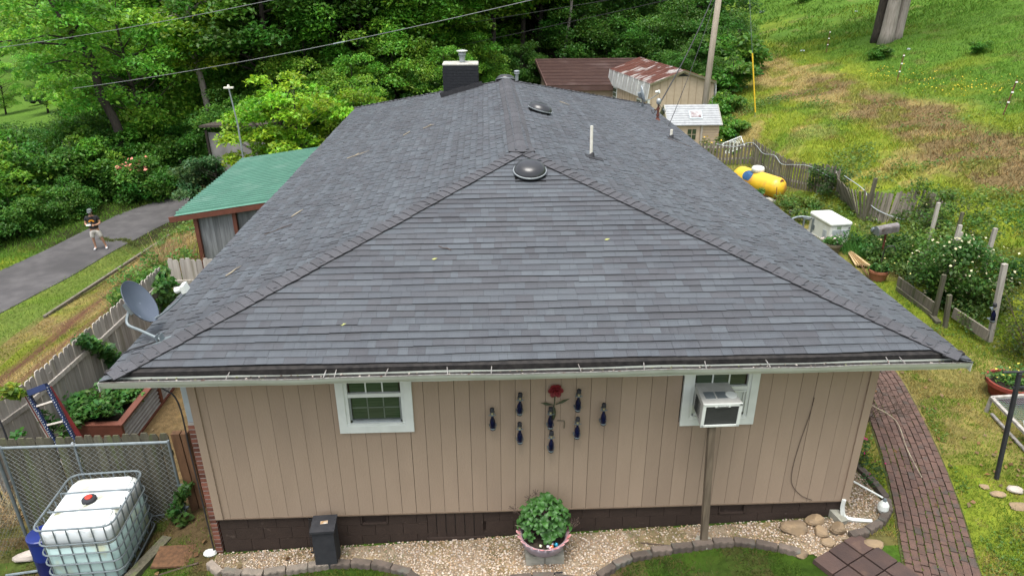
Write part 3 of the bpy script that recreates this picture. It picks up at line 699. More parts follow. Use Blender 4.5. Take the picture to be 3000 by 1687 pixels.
# ------------------------------------------------------------ on and against the front wall
def text_mesh(txt, size, mat, name, parent, mw):
    cu = bpy.data.curves.new(name, 'FONT'); cu.body = txt; cu.size = size; cu.extrude = .002; cu.align_x = 'CENTER'
    o = bpy.data.objects.new(name, cu); col.objects.link(o); dg = bpy.context.evaluated_depsgraph_get()
    me = bpy.data.meshes.new_from_object(o.evaluated_get(dg)); bpy.data.objects.remove(o); bpy.data.curves.remove(cu)
    me.name = name; me.materials.clear(); me.materials.append(mat); return place(name, me, mw, parent)
# window air conditioner, tilted out and down
ac = thing('air_conditioner', (6.90, -.2, 2.13), 'white window air conditioner jutting from the right-hand window', 'air conditioner')
tilt = rotm(R(4), 0, R(1)); AO = Vector((6.905, -.20, 2.325))
def acp(p): return AO+tilt @ Vector(p)
ah = G(); wv, dv, hv = .51, .48, .36
vs = [acp(p) for p in ((-wv/2+.03, dv/2, -hv/2+.02), (wv/2-.03, dv/2, -hv/2+.02), (wv/2-.03, dv/2, hv/2-.015), (-wv/2+.03, dv/2, hv/2-.015), (-wv/2, -dv/2, -hv/2), (wv/2, -dv/2, -hv/2), (wv/2, -dv/2, hv/2), (-wv/2, -dv/2, hv/2))]
ah.add(vs, [(0, 1, 5, 4), (1, 2, 6, 5), (2, 3, 7, 6), (3, 0, 4, 7), (3, 2, 1, 0), (4, 5, 6, 7)])
ah.build('housing', m_acw, ac)
G().box(acp((0, -dv/2-.002, -.015)), (wv-.075, .01, hv-.085), tilt).build('condenser', m_acfin, ac)
fb = G()
for c_, d_ in (((0, -dv/2-.01, hv/2-.016), (wv, .022, .034)), ((0, -dv/2-.01, -hv/2+.012), (wv, .022, .026)), ((-wv/2+.02, -dv/2-.01, 0), (.04, .022, hv)), ((wv/2-.02, -dv/2-.01, 0), (.04, .022, hv))): fb.box(acp(c_), d_, tilt)
fb.build('front_bezel', m_white, ac)
G().box(acp((0, -dv/2-.014, hv/2-.036)), (.20, .02, .026), tilt).build('name_plate', m_white, ac)
text_mesh('FRIGIDAIRE', .028, m_blackm, 'lettering', ac, Matrix.Translation(acp((0, -dv/2-.026, hv/2-.045))) @ tilt.to_4x4() @ Matrix.Rotation(R(90), 4, 'X'))
for x in (-.12, .035):
    lv = G()
    for k in range(6): lv.box(acp((x, -.12+k*.024, hv/2+.001)), (.135, .012, .006), tilt)
    lv.build('louver', m_galvd, ac)
G().lathe([(.075, 0), (.075, .006)], acp((.165, -.07, hv/2-.001)), 18, tilt).build('round_emboss', m_white, ac)
lv = G()
for k in range(7): lv.box(acp((-wv/2+.012, -.05, -.12+k*.035)), (.012, .26, .016), tilt)
lv.build('side_louver', m_acfin, ac)
po = G().bar((6.955, -.36, h(6.955, -.36)-.2), (6.83, -.37, 2.145), .088, .088, up=(0, 1, 0)).build('support_post', m_post)
tag(po, 'tall square wooden post propping up the window air conditioner', 'post')
tag(G().lathe([(.13, -.1), (.13, .02), (.09, .03)], (6.955, -.35, h(6.95, -.36)+.01), 12).build('concrete_footing', m_conc), 'round concrete collar at the foot of the wooden prop post', 'footing')
# bottle torches on the wall
m_bglass = M('cobalt_glass', (.002, .003, .022), (.003, .005, .035), 4, .15, 0, None, .4)
m_cork = M('bottle_neck_band', (.30, .27, .15), (.25, .22, .12), 6, .6)
bot = thing('bottle', (0, -.075, 0), '', 'bottle', 'blue bottles hung on the wall')
G().lathe([(.03, 0), (.036, .006), (.037, .13), (.034, .155), (.017, .20), (.0145, .235), (.015, .24)], (0, 0, 0), 14).build('glass_body', m_bglass, bot, smooth=True, local=True)
G().lathe([(.0155, .238), (.0155, .285)], (0, 0, 0), 10).build('neck', m_cork, bot, local=True)
G().lathe([(.022, .283), (.030, .287), (.030, .335), (.024, .343)], (0, 0, 0), 12).build('cap', m_blackm, bot, local=True)
br = G()
br.lathe([(.038, .018), (.039, .02), (.039, .036), (.038, .038)], (0, 0, 0), 14)
br.build('lower_band', m_galvd, bot, local=True)
br = G().lathe([(.017, .228), (.024, .23), (.024, .24), (.017, .242)], (0, 0, 0), 12); br.box((0, .045, .235), (.06, .07, .008))
for s_ in (-1, 1): br.box((s_*.035, .0, .235), (.03, .012, .01))
br.build('neck_bracket', m_galvd, bot, local=True)
G().box((0, .045, .045), (.10, .07, .012)).build('lower_bracket', m_galvd, bot, local=True)
bl = ['leftmost blue bottle on the tan wall', 'upper blue bottle of the left pair on the wall', 'lower blue bottle of the left pair on the wall', 'blue bottle right under the metal rose on the wall',
      'lowest blue bottle in the middle of the wall', 'upper blue bottle of the right pair on the wall', 'lower blue bottle of the right pair on the wall', 'rightmost blue bottle on the tan wall']
for i, (x, z) in enumerate(((3.96, 1.914), (4.319, 2.139), (4.325, 1.675), (4.734, 1.903), (4.751, 1.521), (5.097, 2.173), (5.101, 1.735), (5.45, 1.945))):
    b_ = bot if i == 0 else dup(bot)
    b_.location = (x, -.085, z); b_['label'] = bl[i]; b_.rotation_euler = (0, rnd.uniform(-.03, .03), 0)
# metal rose
rose = thing('metal_rose', (4.78, -.03, 2.05), 'red painted metal rose with two leaves hung on the wall above the bottles', 'wall ornament')
m_rose = M('red_rose_paint', (.19, .018, .022), (.13, .012, .015), 20, .5)
for ring, (n_, rr_, sz, tl) in enumerate(((6, .055, .085, .3), (5, .032, .065, .7), (3, .012, .05, 1.1))):
    for k in range(n_):
        a = 2*math.pi*k/n_+ring*.5; q = rotm(0, 0, 0); c_ = Vector((4.80+rr_*math.cos(a), -.035-.012*ring, 2.475+rr_*math.sin(a)))
        pt = G(); u = Vector((math.cos(a), 0, math.sin(a))); v_ = Vector((-math.sin(a), 0, math.cos(a))); f_ = Vector((0, -1, 0))
        o1 = [c_-u*sz*.5, c_-v_*sz*.55+u*sz*.1, c_+u*sz*.5*math.cos(tl*.5)-v_*sz*.3+f_*.02*ring+f_*.012, c_+u*sz*.6*math.cos(tl*.5)+f_*(.02+.012*ring), c_+u*sz*.5*math.cos(tl*.5)+v_*sz*.3+f_*.02*ring+f_*.012, c_+v_*sz*.55+u*sz*.1]
        pt.add(o1, [(0, 1, 2), (0, 2, 3), (0, 3, 4), (0, 4, 5)]).add([p+Vector((0, .004, 0)) for p in o1], [(2, 1, 0), (3, 2, 0), (4, 3, 0), (5, 4, 0)])
        pt.build('petal', m_rose, rose)
m_rleaf = M('dull_green_metal', (.05, .06, .03), (.035, .04, .025), 12, .5)
G().tube([(4.795, -.03, 2.42), (4.785, -.035, 2.25), (4.765, -.04, 2.10), (4.755, -.045, 1.92)], .008, 6).build('stem', m_rleaf, rose)
for s_, ex in ((-1, (-.19, .06)), (1, (.21, .12))):
    o_ = Vector((4.785, -.035, 2.25)); t_ = o_+Vector((ex[0], -.03, ex[1])); m1 = o_.lerp(t_, .55)
    G().add([o_, m1+Vector((0, -.005, .025)), t_, m1+Vector((0, -.005, -.025)), m1+Vector((0, .006, 0))], [(0, 3, 2, 1), (0, 1, 4), (1, 2, 4), (2, 3, 4), (3, 0, 4)]).build('leaf', m_rleaf, rose)
G().lathe([(.004, .22), (.025, .18), (.035, .12), (.03, .05), (.012, 0)], (4.775, -.045, 2.02), 10).build('bud', m_rleaf, rose)
G().tube([(4.83, -.02, 1.99), (4.93, -.02, 1.985), (4.93, -.02, 1.86)], .005, 5).build('wire_hook', m_rleaf, rose)
# dark crack-like cable trailing down the wall
cb = G().tube(smooth_path([(8.33, -.012, 2.25), (8.31, -.012, 1.95), (8.25, -.012, 1.5), (8.22, -.012, 1.05), (8.26, -.012, .78), (8.42, -.012, .58), (8.60, -.012, .48)], 6), .0045, 5).build('thin_cable', m_twig)
tag(cb, 'thin dark vine stem curving down the right side of the tan wall', 'vine')
# black metal box and leaning grate
bx = thing('metal_box', (1.58, -.30, h(1.58, -.3)), 'black metal box with a rusty pale patch on its lid by the foundation', 'box')
bz = h(1.58, -.3)
G().box((1.58, -.27, bz+.33), (.30, .30, .68), rotm(0, 0, R(3)), top=(.98, .98)).build('body', m_blackm, bx)
G().box((1.58, -.27, bz+.68), (.335, .335, .035), rotm(0, 0, R(3))).build('lid', m_blackm, bx)
m_patch = M('rusty_patch', (.55, .50, .42), (.35, .2, .08), 14, .7)
G().box((1.585, -.255, bz+.70), (.10, .055, .008), rotm(0, 0, R(8))).build('patch', m_patch, bx)
gr = G()
for k in range(9): gr.bar((1.30+k*.028, -.12, bz+.02), (1.30+k*.028, .0, bz+.55), .008)
for zz in (.03, .28, .54): gr.bar((1.29, -.12+.12*zz/.55, bz+zz), (1.54, -.12+.12*zz/.55, bz+zz), .014)
tag(gr.build('iron_grate', m_black), 'black barred grate leaning on the foundation left of the metal box', 'grate')

# ------------------------------------------------------------ gravel bed and edging
EDGE = smooth_path([(-.10, -.20, 0), (.05, -.36, 0), (.6, -.47, 0), (1.22, -.41, 0), (1.75, -.37, 0), (2.2, -.42, 0), (2.65, -.56, 0), (2.92, -.78, 0), (3.3, -.98, 0), (3.8, -.97, 0), (4.25, -.84, 0), (4.75, -.86, 0), (5.1, -.95, 0), (5.38, -.86, 0), (5.70, -.65, 0), (6.1, -.53, 0), (6.55, -.46, 0), (7.4, -.41, 0), (7.95, -.56, 0), (8.3, -.73, 0)], 8)
EDGE2 = smooth_path([(9.02, -.44, 0), (9.35, -.33, 0), (9.70, -.09, 0), (9.88, .18, 0), (9.92, .60, 0), (9.86, 1.1, 0), (9.72, 1.7, 0), (9.55, 2.4, 0)], 8)
ex_ = np.array([p.x for p in EDGE]); ey_ = np.array([p.y for p in EDGE])
def edge_y(x): return np.interp(x, ex_, ey_)
e2x = np.array([p.x for p in EDGE2]); e2y = np.array([p.y for p in EDGE2])
def in_gravel(x, y):
    a = (x > -.08) & (x < 8.45) & (y < .0) & (y > edge_y(x)+.05)
    b = (x > 8.40) & (x < 9.95) & (y > -.72+.0*x) & (y < 2.2) & (x < np.interp(y, e2y, e2x)-.03) & ((y < 0) | (x > W+.02))
    b &= ~((y < -.40) & (x > 8.9-(y+.4)*0))
    return a | b
gxs = np.arange(-.1, 10.0, .06); gys = np.arange(-1.05, 2.3, .06); GX, GY = np.meshgrid(gxs, gys); GZ = H(GX, GY)+.012
nx = len(gxs); ii = (np.arange(len(gys)-1)[:, None]*nx+np.arange(nx-1)[None, :]).ravel(); Vg = np.stack([GX, GY, GZ], -1).reshape(-1, 3); Fg = np.stack([ii, ii+1, ii+nx+1, ii+nx], 1)
cen = Vg[Fg].mean(1); keep = in_gravel(cen[:, 0], cen[:, 1]+.02)
cg = mixc(np.broadcast_to(np.array((.30, .24, .17)), (keep.sum(), 3)), np.array((.2, .16, .09)), sm(.45, .6, fbm(cen[keep, 0]*2, cen[keep, 1]*2, 9)))
gbed = np_mesh('gravel_bed', Vg, Fg[keep], cg, m_ground, smooth=True); tag(gbed, kind='structure')
n_ = 60000; px = rng.uniform(-.1, 9.95, n_); py = rng.uniform(-1.02, 2.0, n_); k = in_gravel(px, py)
k &= rng.uniform(0, 1, n_) < .35+.9*sm(.62, .42, fbm(px*1.3, py*1.3, 9))
px, py = px[k], py[k]; n_ = len(px); sz = rng.uniform(.009, .021, n_); pz = H(px, py)+.014+sz*.2
base = np.array([(1, 0, 0), (0, 1, 0), (-1, 0, 0), (0, -1, 0), (0, 0, .6), (0, 0, -.6)]); an = rng.uniform(0, 6.28, n_); sx = rng.uniform(.6, 1.3, n_)
Vp = np.empty((n_, 6, 3)); ca, sa = np.cos(an), np.sin(an)
for j in range(6):
    bx_, by_ = base[j, 0]*sx, base[j, 1]
    Vp[:, j, 0] = px+(bx_*ca-by_*sa)*sz; Vp[:, j, 1] = py+(bx_*sa+by_*ca)*sz; Vp[:, j, 2] = pz+base[j, 2]*sz
tri = np.array([(0, 1, 4), (1, 2, 4), (2, 3, 4), (3, 0, 4), (1, 0, 5), (2, 1, 5), (3, 2, 5), (0, 3, 5)])
Fp = (np.arange(n_)[:, None, None]*6+tri[None]).reshape(-1, 3)
pc = np.array([(.52, .42, .31), (.62, .54, .45), (.36, .25, .16), (.56, .49, .43), (.28, .21, .15), (.45, .32, .2)])[rng.integers(0, 6, n_)]*rng.uniform(.75, 1.15, (n_, 1))
tag(np_mesh('gravel', Vp.reshape(-1, 3), Fp, np.repeat(pc, 8, 0), m_peb), kind='stuff')
# scalloped edging stones, each loose
def edging_mesh(mat):
    g_ = G(); out = []
    for k in range(13):
        x = -.145+.29*k/12; out.append((x, -.05-.016*abs(math.sin(k*math.pi/4))))
    p2 = out+[(.145, .05), (-.145, .05)]
    n2 = len(p2); g_.poly(p2, -.06, .055); t0 = [(x*.97, y*.90) for x, y in p2]
    k0 = len(g_.v); 
    g_.add([(x, y, .055) for x, y in p2]+[(x, y, .07) for x, y in t0], [tuple(range(n2, 2*n2))]+[(i, (i+1) % n2, n2+(i+1) % n2, n2+i) for i in range(n2)])
    return g_.mesh('edging_stone', mat)
em, eml = edging_mesh(m_edge), edging_mesh(m_edgel)
def lay_edging(path, s0, s1, flip, lab, grp, pale=lambda s: False):
    L_ = plen(path); s = s0; out = []
    while s < min(s1, L_):
        p, d = interp(path, s/L_); o = bpy.data.objects.new('edging_stone', eml if pale(s) else em); col.objects.link(o)
        o.location = (p.x, p.y, h(p.x, p.y)+.02+rnd.uniform(-.012, .012)); o.rotation_euler = (rnd.uniform(-.05, .05), rnd.uniform(-.04, .04), math.atan2(d.y, d.x)+rnd.uniform(-.07, .07)+(math.pi if flip else 0))
        tag(o, lab, 'edging stone', grp); out.append(o); s += .302
    return out
L0 = plen(EDGE)
es = lay_edging(EDGE, .15, L0, False, 'scalloped concrete edging stone in the wavy row along the gravel bed', 'scalloped stones along the front gravel bed', lambda s: s < 1.9)
es[0]['label'] = 'grey edging stone set crosswise at the left end of the gravel bed'
lay_edging(EDGE2, .15, 3.4, False, 'scalloped edging stone in the curve round the house corner by the brick path', 'scalloped stones round the right house corner')
# rocks and oddments in the bed
for i, (x, y, dx, dy, dz, lab) in enumerate(((8.30, -.22, .42, .30, .20, 'big flat tan rock against the foundation near the right corner'), (8.66, -.10, .30, .24, .18, 'tan rock touching the foundation beside the big flat rock'), (8.66, -.32, .24, .22, .17, 'small rounded tan rock in the middle of the rock group'),
        (8.92, -.30, .27, .25, .2, 'round tan rock at the right of the rock group'), (8.68, -.52, .24, .18, .13, 'low tan rock nearest the brown pavers'), (9.28, -.60, .30, .22, .13, 'pale tan rock beside the path end of the edging curve'), (8.22, -.70, .20, .15, .1, 'small brown rock at the corner of the brown pavers'),
        (8.48, -.14, .10, .1, .08, 'tiny tan stone between two tan rocks'))):
    tag(G().rock((x, y, h(x, y)+dz*.30), (dx*1.0, dy*1.0, dz*1.05), i+3).build('rock', m_rock), lab, 'rock', 'tan rocks at the corner bed')
tag(G().box((9.00, -.02, h(9, 0)+.06), (.13, .34, .13), rotm(R(8), 0, R(18))).build('splash_block', m_conc), 'grey concrete block lying below the white downspout', 'block')
lt = thing('garden_lamp', (9.72, .02, h(9.7, 0)), 'white dimpled egg-shaped lamp head on a white rod by the house corner', 'garden lamp')
G().lathe([(.01, 0), (.055, .02), (.08, .08), (.075, .15), (.045, .2), (.02, .21)], (9.72, .02, h(9.7, 0)+.03), 14).build('globe', m_white, lt)
G().lathe([(.022, 0), (.03, .02), (.02, .05)], (9.72, .02, h(9.7, 0)+.235), 10).build('cap', m_galvd, lt)
G().tube([(9.70, .05, h(9.7, 0)+.28), (9.36, .42, h(9.4, .4)+.34)], .014, 7).build('rod', m_white, lt)
tag(G().box((7.60, -.42, h(7.6, -.4)+.015), (.055, .04, .02), rotm(0, 0, .5)).build('dark_scrap', m_blackm), 'small dark scrap lying on the gravel right of the prop post', 'scrap')
tag(G().tube([(6.05, -.30, h(6, -.3)+.03), (6.25, -.36, h(6.2, -.4)+.045), (6.55, -.46, h(6.5, -.45)+.08)], .008, 5).build('fallen_twig', m_twig), 'thin dark twig lying on the gravel left of the prop post', 'twig')
tag(G().tube([(4.35, -.80, h(4.3, -.8)+.03), (4.88, -.76, h(4.9, -.76)+.03)], .014, 6).build('black_rod', m_black), 'short black rod on the gravel in front of the planter', 'rod')

# ---- planter with its plant and glass balls
PX, PY = 4.64, -.42; PZ = h(PX, PY)
for i, (dx, lab) in enumerate(((-.13, 'left grey block under the pink planter'), (.15, 'right grey block under the pink planter'))):
    tag(G().box((PX+dx, PY-.02, PZ+.08), (.26, .30, .17), rotm(0, 0, rnd.uniform(-.05, .05))).build('concrete_block', m_conc), lab, 'block', 'blocks under the planter')
pl = thing('planter', (PX, PY, PZ+.165), 'round pink bowl planter with scalloped rim on blocks before the foundation', 'planter')
m_pink = M('faded_pink_glaze', (.36, .29, .32), (.29, .24, .275), 5, .55, .1, 30, .4, c3=(.16, .14, .14), s3=5, t3=.56, w3=.1)
m_pinkr = M('pink_rim_glaze', (.58, .20, .20), (.50, .34, .36), 9, .5)
zb = PZ+.165
G().lathe([(.16, 0), (.22, .03), (.30, .12), (.335, .22), (.345, .27), (.315, .27), (.30, .20), (.02, .19)], (PX, PY, zb), 28).build('bowl', m_pink, pl, smooth=True)
for k in range(22):
    a = 2*math.pi*k/22; u = Vector((math.cos(a), math.sin(a), 0)); t_ = Vector((-u.y, u.x, 0)); c_ = Vector((PX, PY, zb+.265))+u*.33
    pts = [c_-t_*.045, c_+t_*.045, c_+u*.055+t_*.02+Vector((0, 0, .05)), c_+u*.055-t_*.02+Vector((0, 0, .05))]
    G().add(pts+[p-u*.012 for p in pts], [(0, 1, 2, 3), (7, 6, 5, 4), (1, 5, 6, 2), (3, 2, 6, 7), (0, 3, 7, 4)]).build('rim_scallop', m_pinkr, pl)
m_soil = M('dark_soil', (.022, .017, .013), (.04, .03, .02), 14, .95, .5)
G().lathe([(.30, 0), (.2, .03), (.01, .05)], (PX, PY, zb+.205), 18).build('soil', m_soil, pl)
plant = thing('leafy_plant', (PX, PY+.06, zb+.24), 'bushy green plant of leaf rosettes growing in the pink planter', 'plant')
lm = []
for q in range(3):
    g_ = G(); ln = (.115, .095, .135)[q]; wv = ln*.30
    rows = [(0, .012), (.35, wv*.75), (.65, wv), (.88, wv*.6), (1, .004)]; vs = []
    for t_, w_ in rows:
        zc = .05*math.sin(t_*2.4)*ln/.1-.02*t_*t_; vs += [(-w_, t_*ln, zc+w_*.35), (0, t_*ln, zc), (w_, t_*ln, zc+w_*.35)]
    g_.add(vs, [(i*3+j, i*3+j+1, i*3+4+j, i*3+3+j) for i in range(4) for j in range(2)]); lm.append(g_.mesh('leaf', m_leafb, True))
rr = random.Random(5); made = 0; stems = G()
for i in range(46):
    ph = math.acos(1-1.25*(i+.5)/46) if i < 44 else 1.5; th = i*2.39996; rad = .265
    c_ = Vector((PX+rad*1.05*math.sin(ph)*math.cos(th), PY+.07+rad*.85*math.sin(ph)*math.sin(th), zb+.34+.36*math.cos(ph)+.02))
    c_ += Vector((rr.uniform(-.03, .03), rr.uniform(-.03, .03), rr.uniform(-.03, .03)))
    ax = (c_-Vector((PX, PY+.07, zb+.22))).normalized(); ax = (ax+Vector((0, -.15, .5))).normalized(); q = Vector((0, 0, 1)).rotation_difference(ax).to_matrix().to_4x4()
    stems.tube([(PX, PY+.05, zb+.22), c_], .005, 4)
    nl = 6 if i % 2 else 7
    for k in range(nl):
        m_ = Matrix.Translation(c_) @ q @ Matrix.Rotation(2*math.pi*k/nl+i, 4, 'Z') @ Matrix.Rotation(rr.uniform(-.35, .35)+.15, 4, 'X') @ Matrix.Scale(rr.uniform(.75, 1.1), 4)
        place('leaf', rr.choice(lm), m_, plant); made += 1
stems.build('stems', m_twig, plant)
for i, (dx, dy, r_, c_, lab) in enumerate(((-.06, -.235, .024, (.55, .6, .4), 'pale green glass ball in the planter'), (.04, -.245, .026, (.75, .75, .78), 'silver glass ball in the planter'), (.10, -.205, .024, (.8, .8, .82), 'upper silver glass ball in the planter'),
        (.09, -.255, .027, (.75, .25, .12), 'copper orange glass ball in the planter'), (.155, -.215, .03, (.02, .28, .42), 'teal blue glass ball in the planter'), (-.19, -.13, .02, (.7, .7, .7), 'small silver ball at the left of the planter'), (.065, -.275, .02, (.7, .4, .45), 'pink glass ball at the planter rim'))):
    mm = M('glass_ball_%s' % lab.split()[0], c_, None, 3, .12, 0, None, .7, .35)
    tag(G().lathe([(.001, -r_)]+[(r_*math.cos(a), r_*math.sin(a)) for a in (-1.1, -.6, 0, .6, 1.1)]+[(.001, r_)], (PX+dx, PY+dy, zb+.255), 14).build('glass_ball', mm, smooth=True), lab, 'glass ball', 'glass balls in the planter')
dk = thing('dry_stalks', (PX-.3, PY, zb+.1), 'dried brown flower stalks leaning out of the left of the planter', 'dried plant')
for i, (dx, dy, dz, hd) in enumerate(((-.42, .15, .66, 1), (-.60, -.05, .33, 0), (-.20, .25, .74, 1), (-.48, -.1, .18, 0), (-.10, .3, .78, 1), (-.35, .0, .10, 0), (-.40, .1, .42, 0))):
    a = Vector((PX-.1, PY+.02, zb+.2)); b = Vector((PX+dx, PY+dy-.1, zb+dz)); g_ = G().tube([a, a.lerp(b, .5)+Vector((0, 0, .05)), b], [.006, .005, .003], 4)
    if hd:
        for k in range(14):
            v_ = Vector((rnd.gauss(0, 1), rnd.gauss(0, 1), rnd.gauss(.3, 1))).normalized()*.065; g_.tube([b, b+v_], .0025, 3); g_.blob(b+v_, (.012, .012, .012), k, n=4, m=3)
    g_.build('stalk', m_straw if not hd else m_twig, dk)
d2 = thing('dry_seed_head', (PX+.3, PY, zb+.1), 'brown dried seed head leaning out of the right of the planter', 'dried plant')
g_ = G(); b = Vector((PX+.42, PY-.02, zb+.42)); g_.tube([(PX+.2, PY, zb+.2), b], .005, 4)
for k in range(26):
    v_ = Vector((rnd.uniform(-.06, .08), rnd.uniform(-.05, .05), rnd.uniform(-.04, .09))); g_.tube([b-Vector((.05, 0, .12)), b+v_], .002, 3); g_.blob(b+v_, (.016, .016, .016), k, n=4, m=3)
g_.build('seed_head', m_twig, d2)
# brown pavers
pv = thing('paver_landing', (9.2, -.8, h(9.2, -.8)), 'landing of dark brown square pavers at the bottom right by the brick path', 'pavers')
O_ = Vector((9.14, -.385, 0)); e1 = Vector((-.84, -.455, 0)).normalized(); e2 = Vector((.41, -.91, 0)).normalized()
e2 = Vector((-e1.y, e1.x, 0)); e2 = e2 if e2.y < 0 else -e2
for i in range(3):
    for j in range(5):
        c_ = O_+e1*(.16+i*.318)+e2*(.16+j*.318); z = h(c_.x, c_.y)+.035
        G().box((c_.x, c_.y, z), (.306, .306, .07), rotm(rnd.uniform(-.012, .012), rnd.uniform(-.012, .012), math.atan2(e1.y, e1.x)), top=(.97, .97)).build('paver', m_paver, pv)
# ---- brick path
PC = smooth_path([(9.72, -1.9, 0), (9.93, -1.18, 0), (10.40, -.05, 0), (10.72, .80, 0), (11.02, 1.70, 0), (11.32, 2.75, 0), (11.60, 3.9, 0), (11.75, 5.2, 0), (11.8, 7, 0), (11.7, 9, 0)], 8)
LP = plen(PC); pth = G(); nn_ = 60
pts_ = [interp(PC, i/nn_) for i in range(nn_+1)]
vs = []
for p, d in pts_:
    nv = Vector((d.y, -d.x, 0)); 
    for s_ in (-1, 1): q = p+nv*.49*s_; vs.append((q.x, q.y, h(q.x, q.y)+.012))
pth.add(vs, [(2*i, 2*i+1, 2*i+3, 2*i+2) for i in range(nn_)], (.075, .085, .03)); path = pth.build('path', M('path_joint_moss', (.9, .9, .9), (.6, .55, .4), 12, 1, .4, tint=True), loc=(0, 0, 0)); tag(path, kind='structure')
bm_ = G().box((0, 0, 0), (.094, .194, .06), top=(.94, .97)).mesh('brick', m_pbrick); cnt = 0; rest = G()
for c_ in range(9):
    s = -.1 if c_ % 2 else 0
    s += rnd.uniform(-.03, .03) if 0 < c_ < 8 else 0
    while s < LP-.1:
        sl = s+.1; s += .204
        if sl < .02: continue
        p, d = interp(PC, sl/LP); nv = Vector((d.y, -d.x, 0)); q = p+nv*((c_-4)*.103+rnd.uniform(-.004, .004)); z = h(q.x, q.y)+rnd.uniform(.006, .014)
        m_ = Matrix.Translation((q.x, q.y, z)) @ Euler((rnd.uniform(-.02, .02), rnd.uniform(-.02, .02), math.atan2(d.y, d.x)-math.pi/2+rnd.uniform(-.02, .02))).to_matrix().to_4x4()
        if sl > 1.0 and cnt < 300 and sl < 7.6: place('brick', bm_, m_, path); cnt += 1
        else: rest.box(m_.translation, (.094, .194, .06), m_.to_3x3())
tag(rest.build('brick_field', m_pbrick, path), kind='stuff')
# ------------------------------------------------------------ left front: water tote, gate, fences, garden bed
def rrect(w_, d_, r_, n=5):
    out = []
    for cx_, cy_, a0 in ((w_/2-r_, d_/2-r_, 0), (-w_/2+r_, d_/2-r_, 90), (-w_/2+r_, -d_/2+r_, 180), (w_/2-r_, -d_/2+r_, 270)):
        for k in range(n+1):
            a = R(a0+90*k/n); out.append((cx_+r_*math.cos(a), cy_+r_*math.sin(a)))
    return out
def loft(g_, rings, t=(1, 1, 1), caps=True):
    n = len(rings[0]); vs = [p for r_ in rings for p in r_]
    fs = [(i*n+k, i*n+(k+1) % n, (i+1)*n+(k+1) % n, (i+1)*n+k) for i in range(len(rings)-1) for k in range(n)]
    if caps: fs += [tuple(range(n))[::-1], tuple((len(rings)-1)*n+k for k in range(n))]
    g_.add(vs, fs, t); return g_
TX, TY = -1.92, .36; TZ = h(TX, TY)+.06
ibc = thing('water_tote', (TX, TY, TZ), 'white caged water tank with black and red cap beside the chain-link gate', 'water tank', rz=R(3.5))
pal = G()
for x in (-.45, 0, .45): pal.box((x, 0, .06), (.12, 1.2, .12))
for k in range(6): pal.box((0, -.5+k*.2, .13), (1.0, .12, .02))
pal.build('pallet', m_woodd, ibc, local=True)
z0, zw, zt = .145, .80, 1.10
loft(G(), [[(x, y, z) for x, y in rrect(w_, d_, r_)] for w_, d_, r_, z in ((.90, 1.10, .10, z0), (.96, 1.16, .13, z0+.06), (.965, 1.165, .13, .45), (.96, 1.16, .13, zw))]).build('filled_part', m_polyw, ibc, local=True, smooth=True)
tt = loft(G(), [[(x, y, z) for x, y in rrect(w_, d_, r_)] for w_, d_, r_, z in ((.96, 1.16, .13, zw), (.96, 1.16, .13, zt-.09), (.94, 1.14, .14, zt-.03), (.87, 1.07, .13, zt+.0), (.70, .9, .1, zt+.005))])
for yy in (-.2, .2): tt.box((0, yy, zt-.006), (.86, .02, .03), t=(.75, .76, .76))
tt.build('tank', m_poly, ibc, local=True, smooth=True)
for sy in (-.36, .36): loft(G(), [[(x, y+sy, z) for x, y in rrect(w_, d_, .08)] for w_, d_, z in ((.84, .36, zt-.01), (.80, .32, zt+.022), (.6, .2, zt+.026))]).build('top_pad', m_poly, ibc, local=True, smooth=True)
G().lathe([(.10, 0), (.10, .045), (.085, .06), (.05, .062)], (-.03, .03, zt+.0), 20).build('cap', m_blackm, ibc, local=True)
G().lathe([(.05, 0), (.05, .02), (.04, .028)], (-.03, .03, zt+.055), 16).build('cap_centre', m_red, ibc, local=True)
def ring(z, r_=.011, w_=1.06, d_=1.21): 
    p = [Vector((x, y, z)) for x, y in rrect(w_, d_, .14, 4)]; return G().tube(p+[p[0]], r_, 6, cap=False)
for z in (.16, .34, .52, .70, .88, 1.15): ring(z, .015 if z > 1.1 else .012).build('cage_bar', m_galvd, ibc, local=True)
for k in range(6):
    for s_ in (-1, 1): G().tube([(-.42+k*.168, s_*.588, .15), (-.42+k*.168, s_*.588, 1.15)], .009, 5).build('cage_bar', m_galvd, ibc, local=True)
for k in range(7):
    for s_ in (-1, 1): G().tube([(s_*.488, -.5+k*.167, .15), (s_*.488, -.5+k*.167, 1.15)], .009, 5).build('cage_bar', m_galvd, ibc, local=True)
for y in (-.2, .2): G().tube([(-.5, y, 1.13), (.5, y, 1.13)], .013, 6).build('cage_bar', m_galvd, ibc, local=True)
st = G().tube([(-.05, .21, 1.12), (-.03, .05, 1.115)], .004, 4).tube([(-.03, .0, 1.115), (-.07, -.19, 1.12)], .004, 4); st.box((-.07, -.22, 1.115), (.03, .07, .02), rotm(0, 0, -.4)); st.build('tie_strap', m_white, ibc, local=True)
